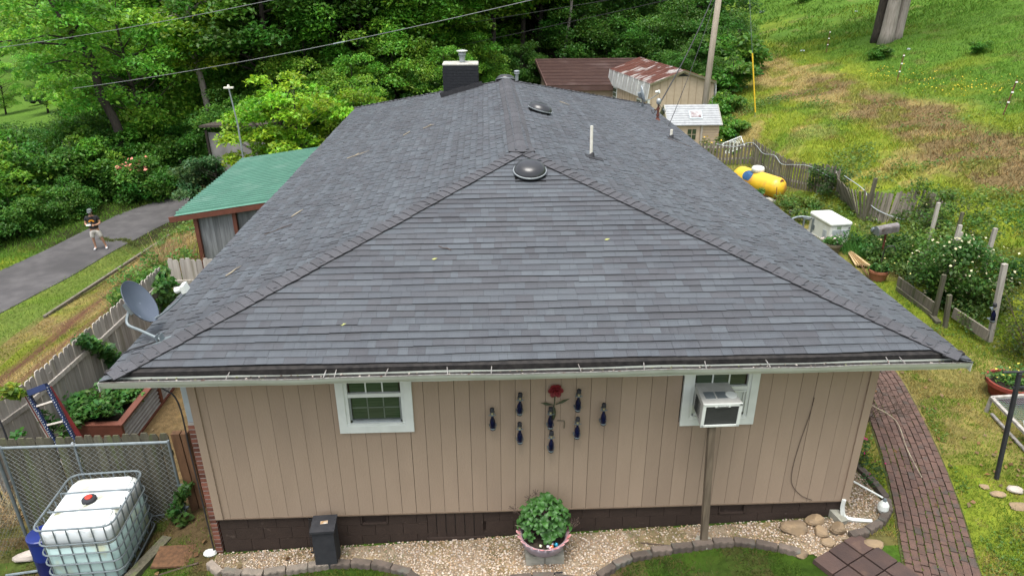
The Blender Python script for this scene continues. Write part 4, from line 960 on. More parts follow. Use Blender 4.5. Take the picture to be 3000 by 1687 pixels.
# timber sleepers under and beside the tote
for x, y, l, rz, lab in ((-1.22, .12, .95, 74, 'grey timber sleeper right of the water tank'), (-1.42, -.42, .5, 80, 'short grey timber block at the near right corner of the water tank')):
    tag(G().box((x, y, h(x, y)+.04), (l, .16, .12), rotm(0, 0, R(rz))).build('timber', m_woodd), lab, 'timber')
dr = thing('plastic_drum', (-2.76, .34, h(-2.76, .34)), 'blue plastic drum half hidden behind the water tank', 'drum'); z = h(-2.76, .34)-.04
G().lathe([(.19, 0), (.20, .04), (.20, .30), (.206, .31), (.20, .33), (.20, .62), (.19, .66)], (-2.76, .34, z), 24).build('body', m_blue, dr, smooth=True)
G().lathe([(.20, .64), (.208, .65), (.208, .69), (.19, .70), (.02, .705)], (-2.76, .34, z), 24).build('lid', m_blue, dr)
tag(G().rock((-3.28, .55, h(-3.2, .5)+.05), (.42, .26, .17), 4).build('rock', m_rockw), 'pale broken rock on the grass left of the blue drum', 'rock')
tag(G().tube([(-3.4, .22, h(-3.4, .2)+.03), (-2.85, .24, h(-2.8, .2)+.04)], .022, 7).build('metal_pipe', m_galvd), 'grey pipe lying on the ground in front of the blue drum', 'pipe')
tag(G().box((-.62, .02, h(-.6, 0)+.015), (.75, .42, .03), rotm(0, R(3), R(4))).build('plank_sheet', m_woodb), 'dark brown board lying on the soil by the brick corner', 'board')
tag(G().tube([(-1.0, -.25, h(-1, -.25)+.02), (-.3, -.19, h(-.3, -.2)+.03)], .014, 5).build('fallen_stick', m_twig), 'dark stick lying along the front edge of the brown board', 'stick')
tag(G().lathe([(.09, 0), (.10, .02), (.08, .05), (.03, .06)], (-.20, .0, h(-.2, 0)), 12, sy=.7).build('plastic_disc', m_white), 'small white plastic lid on the ground by the brick corner', 'disc')
# board fence with the chain-link gate in front of it
FY = 1.16; fz = lambda x: h(x, FY)
bf = thing('board_fence', (-2.2, FY, fz(-2.2)), 'dark mossy board fence with scalloped tops behind the chain-link gate', 'fence')
def picket(g_, w_, h_, t_, dog=True):
    p2 = [(-w_/2, 0), (w_/2, 0), (w_/2, h_-w_*.28), (w_*.30, h_), (-w_*.30, h_), (-w_/2, h_-w_*.28)] if dog else [(-w_/2, 0), (w_/2, 0), (w_/2, h_), (-w_/2, h_)]
    return g_.poly(p2, -t_/2, t_/2, lambda x, y, z: (x, z, y))
pkm = [picket(G(), .138, 1.0, .02).mesh('board', m_woodd) for _ in range(1)]
n_ = 18
for i in range(n_):
    x = -3.52+.143*i; m_ = Matrix.Translation((x, FY+rnd.uniform(-.006, .006), fz(x)+.0)) @ Matrix.Rotation(rnd.uniform(-.01, .01), 4, 'Y') @ Matrix.Diagonal((1, 1, 1.84+rnd.uniform(-.015, .02)+.035*(x+3.5)/2.5-(fz(x)-fz(-3.5)), 1))
    place('board', pkm[0], m_, bf)
for zz in (.3, 1.45): G().box((-2.3, FY+.035, -.72+zz), (2.55, .04, .09)).build('rail', m_woodd, bf)
pbm = G().box((0, 0, .5), (1, 1, 1)).mesh('post', m_woodb)
for x, wv in ((-.86, .13), (-.73, .10)):
    tag(G().bar((x+.02, FY-.02, fz(x)-.1), (x-.03, FY-.0, 1.13), wv, .1, up=(0, 1, 0)).build('wooden_post', m_woodb), 'left half of the split brown post by the brick corner' if wv > .12 else 'right half of the split brown post by the brick corner', 'post', 'brown gate posts by the brick corner')
gt = thing('chain_link_gate', (-2.25, FY-.09, fz(-2.25)), 'grey chain-link gate panel with tubular frame in front of the board fence', 'gate')
GYY = FY-.09; xl_, xr_ = -3.62, -.99; zt1, zt2 = .985, 1.02; zb1, zb2 = fz(-3.6)+.08, fz(-1.0)+.06
G().tube([(xl_-.3, GYY, zt1), (xr_, GYY, zt2)], .022, 8).build('top_rail', m_galvd, gt)
for i, (x, zz) in enumerate(((xl_+.12, zt1), (-2.42, zt1+.01), (xr_, zt2))): G().tube([(x, GYY+.02 if i == 1 else GYY, h(x, GYY)-.05), (x, GYY+.02 if i == 1 else GYY, zz+.03)], .02, 8).build('post', m_galvd, gt)
G().lathe([(.03, 0), (.032, .03), (.015, .06)], (-2.42, GYY, 1.0), 10).build('post_cap', m_galv, gt)
for z in (.2, -.25, -.6): G().box((xr_+.02, GYY, z), (.09, .04, .03)).build('hinge', m_galvd, gt)
G().tube([(xl_+.12, GYY, zb1), (xr_, GYY, zb2)], .010, 6).build('bottom_wire', m_galvd, gt)
def chain_mesh(a, b, zbot, ztop, par, sp=.095):
    g_ = G(); a = Vector(a); b = Vector(b); L_ = (b-a).length; hh = ztop-zbot; u = (b-a)/L_; n = int((L_+hh)/sp)
    for s_ in (1, -1):
        for i in range(n+1):
            x0 = i*sp-hh if s_ > 0 else i*sp; p = []
            t0, t1 = (max(0, x0), min(L_, x0+hh)) if s_ > 0 else (max(0, x0-hh), min(L_, x0))
            if t1-t0 < .02: continue
            f_ = (lambda t: zbot+(t-x0)) if s_ > 0 else (lambda t: zbot+(x0-t))
            g_.tube([(a+u*t0).to_tuple()[:2]+(f_(t0),), (a+u*t1).to_tuple()[:2]+(f_(t1),)], .0019, 3, cap=False)
    return g_.build('wire_mesh', m_galv, par)
chain_mesh((xl_+.14, GYY-.005, 0), (xr_, GYY-.005, 0), zb1, zt1, gt)
sg = thing('chain_link_fence', (xl_-.2, .3, h(xl_-.2, .3)), 'chain-link fence running forward from the gate at the left frame edge', 'fence')
G().tube([(xl_+.02, GYY, h(xl_, GYY)-.05), (xl_+.02, GYY, zt1+.02)], .025, 8).build('post', m_galvd, sg)
G().tube([(xl_+.02, GYY, zt1), (xl_-.5, -1.2, zt1-.02)], .02, 8).build('top_rail', m_galvd, sg)
chain_mesh((xl_+.02, GYY-.02, 0), (xl_-.5, -1.2, 0), h(xl_, .3)+.02, zt1-.03, sg)
# long grey board fence down the left side, and its return to the shed
lf = thing('board_fence', (-4.2, 5.5, h(-4.2, 5.5)), 'long weathered grey board fence running back along the left yard', 'fence')
fpts = [(-4.42, 1.95), (-4.24, 2.9), (-4.15, 5.2), (-4.09, 8.35)]
fl_ = plen([(a, b, 0) for a, b in fpts]); pkl = picket(G(), .14, 1.0, .02).mesh('board', m_wood)
s = .05
while s < fl_:
    p, d = interp([(a, b, 0) for a, b in fpts], s/fl_); z = h(p.x, p.y)
    m_ = Matrix.Translation((p.x, p.y, z+.02)) @ Matrix.Rotation(math.atan2(d.y, d.x), 4, 'Z') @ Matrix.Rotation(rnd.uniform(-.012, .012), 4, 'Y') @ Matrix.Diagonal((1, 1, 1.0-z+rnd.uniform(-.025, .02), 1))
    place('board', pkl, m_, lf); s += .1455
def frail(par, pts, zs, off, w_=.04, hh=.09, m_=m_wood):
    for a, b in zip(pts[:-1], pts[1:]):
        for zz in zs: G().bar((a[0]+off, a[1], zz+rnd.uniform(-.01, .01)), (b[0]+off, b[1], zz+rnd.uniform(-.02, .02)), w_, hh).build('rail', m_, par)
frail(lf, fpts, (.62, -.45), .035)
for x, y in ((-4.34, 2.0), (-4.17, 3.6), (-4.11, 6.0), (-4.04, 8.3)): G().box((x-.07, y, -.05), (.09, .09, 1.75)).build('post', m_wood, lf)
rf_ = thing('board_fence', (-2.5, 8.6, h(-2.5, 8.6)), 'short grey board fence joining the side fence to the house near the shed', 'fence')
s = 0
while s < 3.9:
    x = -4.0+s; z = h(x, 8.7)
    place('board', pkl, Matrix.Translation((x, 8.66, z+.02)) @ Matrix.Rotation(rnd.uniform(-.015, .015), 4, 'Y') @ Matrix.Diagonal((1, 1, 1.04-z+rnd.uniform(-.03, .02), 1)), rf_); s += .1455
for zz in (.45, -.4): G().box((-2.1, 8.62, zz), (3.8, .04, .09)).build('rail', m_wood, rf_)
# barrel-top dark panel at the near end of the fence with a hose over it
hs_ = G().tube(smooth_path([(-4.40, 1.82, -.75), (-4.43, 1.85, .4), (-4.40, 1.95, .93), (-4.28, 2.02, 1.05), (-4.17, 2.05, .9), (-4.12, 2.02, .3), (-4.10, 1.98, -.7)], 5), .017, 6).build('garden_hose', m_blackm)
tag(hs_, 'black hose looped over the near end of the grey fence', 'hose')
# flag-painted ladder
ld = thing('painted_ladder', (-3.55, 2.35, h(-3.5, 2.3)), 'wooden ladder painted blue with white stars and red leaning on the grey fence', 'ladder')
m_navy = M('navy_paint_stars', (.010, .022, .075), (.014, .026, .08), 8, .6); m_lred = M('ladder_red', (.22, .03, .03), (.16, .025, .025), 9, .6); m_lwh = M('ladder_white', (.50, .47, .42), (.38, .35, .31), 9, .8)
a0, a1 = Vector((-3.86, 2.45, 1.10)), Vector((-3.52, 2.30, .02)); b0, b1 = Vector((-3.58, 2.55, 1.17)), Vector((-3.18, 2.30, .0))
a1 = a0+(a1-a0)*1.70; b1 = b0+(b1-b0)*1.62
for (p, q), lab in (((a0, a1), 'left'), ((b0, b1), 'right')):
    rl = G().bar(p, q, .045, .09, up=(.3, -1, .3)).build('rail', m_navy, ld)
    star = G(); d = (q-p).normalized(); sdn = Vector((.25, -.9, .35)).normalized(); sdn = (sdn-d*sdn.dot(d)).normalized(); sd2 = d.cross(sdn)
    for k in range(44):
        cpos = p+(q-p)*((k+.5)/44); 
        for face, nn, tt_ in ((0, sd2, sdn), (1, sdn, sd2)):
            for sgn in (-1, 1):
                if face == 1 and sgn < 0: continue
                c_ = cpos+nn*sgn*((.0235) if face == 0 else .0465)+tt_*rnd.uniform(-.012, .012); r_ = .012
                star.add([c_+(d*math.cos(a)+tt_*math.sin(a))*(r_ if i % 2 == 0 else r_*.42)+nn*sgn*.001 for i, a in enumerate([j*math.pi/5 for j in range(10)])], [tuple(range(10)) if sgn*1 > 0 else tuple(range(10))[::-1]])
    star.build('star_pattern', m_white, rl)
for k in range(5):
    t_ = .14+.19*k; p, q = a0.lerp(a1, t_), b0.lerp(b1, t_)
    G().bar(p, q, .03, .075, up=(.3, -1, .9)).build('rung', m_lwh, ld)
G().bar(a0+Vector((.02, 0, 0)), b0, .10, .14, up=(0, -1, .4)).build('top_step', m_navy, ld)
c0, c1 = a0+Vector((-.12, .05, -.05)), a1+Vector((-.17, .1, 0))
for k, mm in enumerate((m_lwh, m_lred, m_lwh, m_lred)):
    G().bar(c0+Vector((.03*k, -.008*k, 0)), c1+Vector((.03*k, -.008*k, 0)), .026, .03).build('striped_rail', mm, ld)
for k, mm in enumerate((m_lred, m_lred)): G().bar(b0+Vector((-.06, .12, -.1)), b1+Vector((-.05, .25, .1)), .03, .09, up=(0, -1, .3)).build('back_rail', m_lred, ld) if k == 0 else None
# raised bed
rb = thing('raised_bed', (-3.4, 4.5, h(-3.4, 4.5)), 'raised garden bed of corrugated steel with red-brown wooden corners and rim', 'raised bed')
bx0, bx1, by0, by1, bzt = -3.78, -2.98, 3.22, 6.3, -.10; bzb = h(-3.4, 4)-.02
for x in (bx0, bx1):
    for y in (by0, (by0+by1)/2+.05, by1): G().box((x, y, (bzt+bzb)/2-.01), (.09, .09, bzt-bzb)).build('corner_post', m_redw, rb)
for k in range(3):
    for y in (by0, by1): G().box(((bx0+bx1)/2, y-.05 if y == by0 else y+.05, bzb+.12+k*.215), (bx1-bx0+.14, .03, .205)).build('end_board', m_redw, rb)
for x in (bx0, bx1):
    s_ = 1 if x == bx1 else -1
    for ya, yb in ((by0+.05, (by0+by1)/2), ((by0+by1)/2+.1, by1-.05)):
        g_ = G(); n = 48; vs = []
        for i in range(n+1):
            zz = bzb+.1+(bzt-bzb-.14)*i/n; off = .022*math.sin(i/n*2*math.pi*6)
            vs += [(x+s_*(.01+off), ya, zz), (x+s_*(.01+off), yb, zz)]
        g_.add(vs, [(2*i, 2*i+1, 2*i+3, 2*i+2) for i in range(n)]); g_.build('corrugated_panel', m_corr, rb)
    G().box((x+s_*.02, (by0+by1)/2, bzt+.015), (.13, by1-by0+.14, .03)).build('rim_board', m_redw, rb)
    G().box((x+s_*.03, (by0+by1)/2, bzb+.06), (.05, by1-by0, .09)).build('base_board', m_redw, rb)
for y in (by0, by1): G().box(((bx0+bx1)/2, y, bzt+.017), (bx1-bx0+.1, .13, .03)).build('rim_board', m_redw, rb)
G().box(((bx0+bx1)/2, (by0+by1)/2, bzt-.16), (bx1-bx0-.05, by1-by0-.05, .04)).build('soil', m_soil, rb)
# grey satellite dishes
def dish(name, base, knee, c, n, r, lnb, lab, m_face):
    base, knee, c, lnb = map(Vector, (base, knee, c, lnb)); n = Vector(n).normalized(); t = thing(name, base, lab, 'satellite dish')
    q = Vector((0, 0, 1)).rotation_difference(n).to_matrix()
    prof = [(.01, 0)]+[(r*k/7, .22*r*(k/7)**2) for k in range(1, 8)]
    g_ = G().lathe(prof+[(r*1.02, .22*r+.004), (r*1.0, .22*r-.012)]+[(r*k/7, .22*r*(k/7)**2-.012) for k in range(6, 0, -1)], c-n*.11*r, 36, q, sy=.92)
    g_.build('reflector', m_face, t, smooth=True)
    back = c-n*.14
    G().tube(smooth_path([base+Vector((0, 0, .02)), base.lerp(knee, .6), knee, back], 5), .02*r/.3, 8).build('mast', m_galvd, t)
    G().box(back+n*.045, (.16*r/.3, .16*r/.3, .11), q).build('bracket', m_galvd, t)
    ft = G(); nr = nroof(base.x, base.y); qq = Vector((0, 0, 1)).rotation_difference(nr).to_matrix()
    ft.box(base+nr*.012, (.24, .14, .012), qq).box(base+qq @ Vector((.03, 0, .05)), (.012, .10, .10), qq).box(base+qq @ Vector((-.03, 0, .05)), (.012, .10, .10), qq)
    ft.build('roof_foot', m_galvd, t)
    low = c-q @ Vector((0, r*.75, 0)) if True else c
    dn = Vector((0, 0, -1)); dn = (dn-n*dn.dot(n)).normalized(); low = c+dn*r*.95-n*.02
    G().tube(smooth_path([low-n*.05, low.lerp(lnb, .5)+dn*.06, lnb+Vector((.06, .0, -.05))], 5), .014, 6).build('feed_arm', m_galvd, t)
    ln = (c-lnb).normalized(); ql = Vector((0, 0, 1)).rotation_difference(ln).to_matrix()
    l_ = G().lathe([(.035, -.02), (.04, .03), (.045, .07), (.03, .085)], lnb, 12, ql); l_.box(lnb-ln*.05, (.10, .16, .055), ql); l_.build('feed_horn', m_white, t)
    return t
dish('satellite_dish', (-.31, .24, zroof(-.31, .24)), (-.80, .44, 3.36), (-.68, .60, 3.585), (.85, .06, .50), .31, (-.10, .62, 3.76), 'dark grey satellite dish at the front left corner of the roof', m_dishg)
dish('satellite_dish', (9.45, 17.1, zroof(9.45, 17.1)), (9.46, 17.1, 3.45), (9.44, 17.1, 3.64), (.93, -.1, .28), .30, (9.96, 17.05, 3.72), 'pale satellite dish at the far right edge of the roof by the sheds', m_dishl)
cb = G().tube(smooth_path([(-.33, .22, zroof(-.33, .22)+.03), (-.52, .18, zroof(-.52, .18)+.03), (-.72, .15, zroof(-.72, .15)+.03), (-.78, .12, 3.0), (-.4, .1, 2.6), (-.17, .02, 2.4), (-.15, .0, 1.6), (-.13, -.02, .6), (-.12, -.03, -.1)], 5), .011, 5).build('black_cable', m_wired)
tag(cb, 'black cable running from the front dish over the roof edge and down the brick corner', 'cable')
# twigs and scraps on the roof
for i, (x, y, l, rz, lab, mm) in enumerate(((.85, 9.0, .55, 15, 'lichen-covered stick lying high on the left roof slope', m_straw), (1.95, 9.9, .32, 60, 'short forked stick left of the ridge', m_straw), (2.5, 10.0, .3, 25, 'short pale twig left of the ridge', m_straw), (.35, 4.9, .35, 70, 'white forked twig halfway up the left roof slope', m_straw),
        (-.05, 2.35, .34, 60, 'pale curved twig on the lower left roof slope', m_straw), (6.2, 12.4, .3, -30, 'tan leaf scrap on the right slope near the ridge', m_straw), (9.2, 10.9, .7, -40, 'dark twig lying by the short vent pipe', m_twig), (.2, 4.1, .5, 20, 'thin grey twig on the left roof slope below the forked twig', m_twig), (3.3, 1.9, .22, -25, 'thin twig on the front hip slope', m_twig), (6.3, 3.2, .3, 70, 'bent dark twig under the right hip caps', m_twig))):
    a = Vector((math.cos(R(rz)), math.sin(R(rz)), 0))*l/2; pts = []
    for k in (-1, -.3, .35, 1):
        p = Vector((x, y, 0))+a*k+Vector((-a.y, a.x, 0))*rnd.uniform(-.12, .12); pts.append((p.x, p.y, zroof(p.x, p.y)+.03))
    g_ = G().tube(pts, [.010, .012, .009, .004] if mm is m_straw else .006, 5)
    if mm is m_straw and i < 4: g_.tube([pts[1], (pts[1][0]+.1, pts[1][1]+.05, pts[1][2]+.05)], .01, 4)
    tag(g_.build('twig', mm), lab, 'twig', 'twigs fallen on the roof')
for x, y, lab in ((5.75, 2.05, 'small yellow-green leaf lying on the front hip slope'), (3.15, 1.65, 'tiny pale leaf scrap on the front hip slope'), (2.02, .32, 'tiny yellow leaf scrap low on the front hip slope')):
    tag(G().add([(x-.04, y, zroof(x, y)+.02), (x, y-.02, zroof(x, y)+.02), (x+.05, y+.01, zroof(x, y)+.035), (x, y+.025, zroof(x, y)+.03)], [(0, 1, 2, 3)], (.4, .42, .15)).build('fallen_leaf', m_flow), lab, 'leaf')
# ------------------------------------------------------------ right yard
m_pick = M('dark_weathered_picket', (.20, .178, .145), (.14, .125, .10), 7, .95, .35, 30, .2, stretch=(3.5, 3.5, .35), orand=.3, c3=(.10, .105, .06), s3=2, t3=.54)
pk4 = G().poly([(-.045, 0), (.045, 0), (.045, .97), (.03, 1), (-.03, 1), (-.045, .97)], -.009, .009, lambda x, y, z: (x, z, y)).mesh('picket', m_pick)
def picket_fence(pts, label, hh, gap, rails, lean=lambda s: (0, 0), name='picket_fence', posts=True):
    mid = pts[len(pts)//2]; t = thing(name, (mid[0], mid[1], h(*mid)), label, 'fence'); P3 = [(a, b, 0) for a, b in pts]; L_ = plen(P3); s = .04
    while s < L_:
        p, d = interp(P3, s/L_); lx, ly = lean(s/L_); z = h(p.x, p.y)
        m_ = Matrix.Translation((p.x, p.y, z-.02)) @ Matrix.Rotation(math.atan2(d.y, d.x), 4, 'Z') @ Matrix.Rotation(lx+rnd.uniform(-.03, .03), 4, 'Y') @ Matrix.Rotation(ly+rnd.uniform(-.03, .03), 4, 'X') @ Matrix.Diagonal((1, 1, hh+rnd.uniform(-.05, .04), 1))
        place('picket', pk4, m_, t); s += gap+rnd.uniform(-.015, .015)
    for a, b in zip(pts[:-1], pts[1:]):
        for zz in rails:
            if lean(.5) == (0, 0): G().bar((a[0]+.03, a[1]+.03, h(*a)+zz), (b[0]+.03, b[1]+.03, h(*b)+zz), .035, .08).build('rail', m_wood, t)
    return t
picket_fence([(13.2, 22.25), (14.4, 22.2), (15.5, 22.1)], 'grey picket fence across the yard behind the yellow tank', 1.0, .155, (.25, .78))
picket_fence([(15.52, 22.1), (15.55, 20.0), (15.62, 18.5), (15.95, 17.2), (16.25, 15.9)], 'grey picket fence between the yellow tank and the hillside', 1.08, .15, (.25, .82))
picket_fence([(16.3, 15.8), (16.25, 14.6), (16.1, 13.6), (16.25, 12.7), (16.7, 11.9)], 'collapsing dark picket fence leaning behind the white generator', .95, .10, (), lambda s: (-.55*math.sin(s*3.1)*(1 if s < .55 else .25), .35*math.sin(s*5)), )
picket_fence([(16.75, 11.8), (16.7, 11.0), (16.5, 10.3)], 'broken grey pickets standing behind the old mailbox', 1.0, .12, (), lambda s: (.15*math.sin(s*9), -.15))
rope = smooth_path([(13.9, 22.1, .72), (14.7, 22.0, .62), (15.45, 22.0, .78), (15.5, 20.8, .60), (15.5, 19.6, .80), (15.55, 18.9, .62), (15.7, 18.0, .82), (15.9, 17.2, .95), (16.15, 16.0, .85)], 6)
tag(G().tube(rope, .012, 5).build('white_rope', m_dishl), 'white hose draped in swags along the picket fence behind the tank', 'hose')
tag(G().tube(smooth_path([(16.35, 15.5, 1.05), (16.3, 14.0, .98), (16.2, 13.2, .7), (16.4, 12.4, .62), (16.8, 11.6, .66)], 6), .013, 5).build('white_rope', m_dishl), 'white hose sagging along the collapsing pickets by the generator', 'hose')
tag(G().box((16.15, 13.25, h(16.15, 13.2)+.7), (.09, .09, 1.4), rotm(.02, .05, .3)).build('fence_post', m_woodd), 'dark post standing above the collapsed pickets behind the generator', 'post')
la = thing('lattice_panel', (14.9, 22.75, h(14.9, 22.7)), 'white lattice panel leaning at the corner of the picket fence', 'lattice'); q = rotm(R(-25), R(-22), 0)
lc = Vector((14.85, 22.6, h(14.9, 22.7)+.78)); LS = .6
for k in range(9):
    for s_ in (-1, 1): G().box(lc+q @ Vector(((k-4)*.085, .006*s_, 0)), (.014, .006, .62), q @ rotm(0, R(45)*s_, 0)).build('slat', m_white, la) if abs(k-4) < 4 else None
for s_ in (-1, 1):
    G().box(lc+q @ Vector((0, 0, s_*.24)), (.85, .02, .035), q).build('frame_bar', m_white, la)
    G().box(lc+q @ Vector((s_*.42, 0, 0)), (.035, .02, .5), q).build('frame_bar', m_white, la)
# propane tank
pt = thing('propane_tank', (14.36, 18.0, -.3), 'yellow propane tank with white dome and painted blue patch by the picket fence', 'gas tank')
m_yel = M('yellow_tank_paint', (.72, .47, .03), (.62, .38, .025), 3, .38, .05, 30, .5, c3=(.45, .19, .07), s3=1.9, t3=.55, w3=.22)
ax = Vector((.93, -2.03, 0)).normalized(); Cc = Vector((14.36, 17.99, .17)); rr_ = .40; qx = Vector((0, 0, 1)).rotation_difference(ax).to_matrix()
hl = 1.22; prof = [(.01, -hl)]+[(rr_*math.sin(a), -hl+.32-.32*math.cos(a)) for a in (.35, .7, 1.05, 1.35, 1.57)]+[(rr_, 0), (rr_*1.004, .01), (rr_, .02)]+[(rr_*math.sin(a), hl-.32+.32*math.cos(a)) for a in (1.57, 1.35, 1.05, .7, .35)]+[(.01, hl)]
G().lathe(prof, Cc, 32, qx).build('tank_shell', m_yel, pt, smooth=True)
G().lathe([(.24, -.02), (.24, .12), (.21, .18), (.12, .215), (.01, .22)], Cc-ax*.12+Vector((0, 0, rr_-.02)), 20).build('valve_dome', m_white, pt, smooth=True)
sd_ = Vector((-ax.y, ax.x, 0)); sd_ = sd_ if sd_.y < 0 or sd_.x < 0 else -sd_
m_bluep = M('blue_painted_patch', (.05, .15, .34), (.09, .22, .42), 8, .5)
bp_ = G(); n_ = 8
tocam = Vector((-1, -.4, 0)); tocam = (tocam-ax*tocam.dot(ax)).normalized()
for i in range(n_):
    for j in range(5):
        def sp(i, j): 
            a = .15+1.05*i/n_; wv = .23*math.sin(math.pi*(.12+.8*i/n_))**.5
            return Cc-ax*.30+ax*(-wv+2*wv*j/5)+(tocam*math.cos(a)+Vector((0, 0, 1))*math.sin(a))*(rr_+.004)
        bp_.add([sp(i, j), sp(i+1, j), sp(i+1, j+1), sp(i, j+1)], [(0, 1, 2, 3), (3, 2, 1, 0)])
bp_.build('painted_patch', m_bluep, pt)
m_eye = M('pale_paint', (.75, .73, .65), (.6, .58, .5), 8, .5)
hol = G()
hc = Cc+ax*(hl-.16)+Vector((0, 0, .22)); hol.blob(hc+Vector((.02, -.02, .02)), (.22, .10, .24), 3, n=10, m=6, rough=.12, rot=rotm(0, R(25), R(25))); hol.build('rust_stain', m_rust, pt)
for s_ in (-.7, .7):
    G().box(Cc+ax*s_-Vector((0, 0, .44)), (.5, .12, .2), rotm(0, 0, math.atan2(ax.y, ax.x)+R(90))).build('leg', m_conc, pt)
G().tube([Cc+ax*(-.1), Cc+ax*(-.1)+Vector((0, 0, .0))+ax*.002], .402, 28, cap=False).build('weld_seam', m_yel, pt)
def pot(name, x, y, r, hh, mat, label, flare=1.35, cat='plant pot'):
    z = h(x, y); t = thing(name, (x, y, z), label, cat)
    G().lathe([(r/flare, 0), (r*.93, hh*.72), (r*.97, hh*.76), (r*1.04, hh*.78), (r*1.04, hh), (r*.94, hh), (r*.92, hh*.85), (.01, hh*.84)], (x, y, z), 24).build('bowl', mat, t, smooth=False)
    G().lathe([(r*.92, 0), (.01, .01)], (x, y, z+hh*.9), 16).build('soil', m_soil, t)
    return z+hh*.9
m_olive = M('olive_pot_glaze', (.14, .125, .085), (.10, .09, .06), 5, .5, .1, 20, .4); m_terra = M('terracotta', (.33, .13, .075), (.26, .10, .06), 7, .8, .2); m_dred = M('dark_red_pot', (.25, .05, .035), (.19, .04, .03), 7, .55)
zp1 = pot('plant_pot', 14.0, 11.0, .27, .34, m_olive, 'olive ribbed plant pot standing in front of the white generator')
zp2 = pot('plant_pot', 14.20, 8.75, .25, .30, m_terra, 'terracotta pot beside the raised plank bed')
zp3 = pot('plant_pot', 13.95, 16.9, .24, .26, m_dred, 'reddish pot standing before the yellow tank')
zp4 = pot('plant_pot', 13.75, 3.05, .42, .34, m_dred, 'wide red pot at the right frame edge behind the weathered table')
cbk = G().box((14.25, 16.4, h(14.2, 16.4)+.1), (.2, .4, .2), rotm(0, 0, .3)); tag(cbk.build('concrete_block', m_conc), 'pale concrete block beside the reddish pot by the tank', 'block')
tag(G().lathe([(.26, 0), (.34, .10), (.35, .11), (.31, .10), (.24, .02), (.01, .02)], (14.7, 14.95, h(14.7, 15)+.02), 20, rotm(R(12), 0, 0), sy=.8).build('rubber_pan', m_blackm), 'black round rubber pan lying between tank and generator', 'pan')
tag(G().tube([(14.55, 16.6, -.3), (14.53, 16.65, .35)], .014, 5).build('iron_stake', m_rust), 'thin dark stake standing at the near end of the yellow tank', 'stake')
# standby generator
ga = R(-44); GC = Vector((14.62, 12.55, -.13)); gn = thing('generator', GC, 'white standby generator cabinet with louvred end in the right yard', 'generator', rz=R(6))
gw, gd, gh = .68, 1.2, .66
def gbox(c_, d_, nm, m_, bev=0): return G().box(c_, d_).build(nm, m_, gn, local=True, bevel=bev)
G().box((0, 0, .04), (gw+.10, gd+.12, .08)).build('base_pad', m_conc, gn, local=True)
loft(G(), [[(x, y, z) for x, y in rrect(gw-a, gd-a, .05)] for a, z in ((.0, .08), (0, .62))]).build('cabinet', m_acw2 if 'm_acw2' in globals() else m_white, gn, local=True)
loft(G(), [[(x, y, z) for x, y in rrect(gw+a, gd+a, .07)] for a, z in ((.03, .60), (.05, .615), (.05, .66), (.02, .70), (-.12, .73), (-.4, .735))]).build('lid', m_white, gn, local=True, smooth=True)
for col_ in (-.14, .14):
    for k in range(9): G().box((col_, -gd/2-.004, .17+k*.036), (.24, .014, .018), rotm(R(25), 0, 0)).build('louver', m_galvd if k % 9 == 99 else m_dishl, gn, local=True)
for k in range(8): G().box((-gw/2-.004, -.34, .16+k*.032), (.014, .20, .014), rotm(0, R(-25), 0)).build('side_louver', m_dishl, gn, local=True)
G().box((-.06, -gd/2-.006, .54), (.13, .01, .075)).build('label_plate', M('green_label', (.16, .25, .14), (.25, .33, .2), 12, .5), gn, local=True)
G().box((.0, -gd/2-.003, .36), (.012, .006, .5)).build('door_seam', m_galvd, gn, local=True)
G().lathe([(.02, 0), (.02, .02)], (.27, -gd/2-.0, .52), 8, rotm(R(90), 0, 0)).build('lock', m_black, gn, local=True)
cd = thing('conduit', (14.0, 13.0, h(14, 13)), 'grey conduit pipes on short posts feeding the generator', 'conduit')
for i, o_ in enumerate((0, .09)):
    G().tube(smooth_path([(13.1, 12.55+o_, h(13.1, 12.5)), (13.3, 12.8+o_, .12), (13.6, 13.05+o_, .32-i*.05), (13.95, 13.1+o_, .40-i*.06), (14.35, 12.95+o_, .36-i*.1)], 6), .032, 8).build('pipe', m_galvd, cd)
for x, y in ((14.0, 13.0), (14.22, 12.85)): G().box((x, y, h(x, y)+.25), (.05, .04, .6)).build('post', m_galvd, cd)
G().box((14.30, 12.8, .14), (.12, .10, .16)).build('junction_box', m_galvd, cd)
# old mailbox on a post
mb = thing('mailbox', (15.0, 10.15, h(15, 10.15)), 'old grey dented mailbox on a thin post in the weeds', 'mailbox'); qm = rotm(0, R(-4), R(14)); mo = Vector((15.0, 10.12, .90))
p2 = [(-.10, 0), (.10, 0), (.10, .14)]+[(.10*math.cos(a), .14+.10*math.sin(a)) for a in (.5, 1.05, 1.57, 2.1, 2.64)]+[(-.10, .14)]
m_mail = M('weathered_tin', (.23, .21, .21), (.15, .135, .13), 9, .6, .2, 30, .4, .3, c3=(.09, .07, .06), s3=5, t3=.58)
G().poly(p2, -.34, .34, lambda x, y, z: tuple(mo+qm @ Vector((z, x, y)))).build('box', m_mail, mb)
G().poly([(x*1.06, y*1.03-.004) for x, y in p2], -.36, -.34, lambda x, y, z: tuple(mo+qm @ Vector((z, x, y)))).build('door', m_galvd, mb)
G().tube([(15.02, 10.14, h(15, 10)-.1), (15.0, 10.12, .9)], .03, 6).build('post', m_rust, mb)
tag(G().blob(mo+Vector((-.40, .0, .10)), (.12, .1, .14), 8, n=7, m=5, rough=.3).build('broken_lantern', m_galvd), 'small broken lantern hanging at the left end of the mailbox', 'lantern')
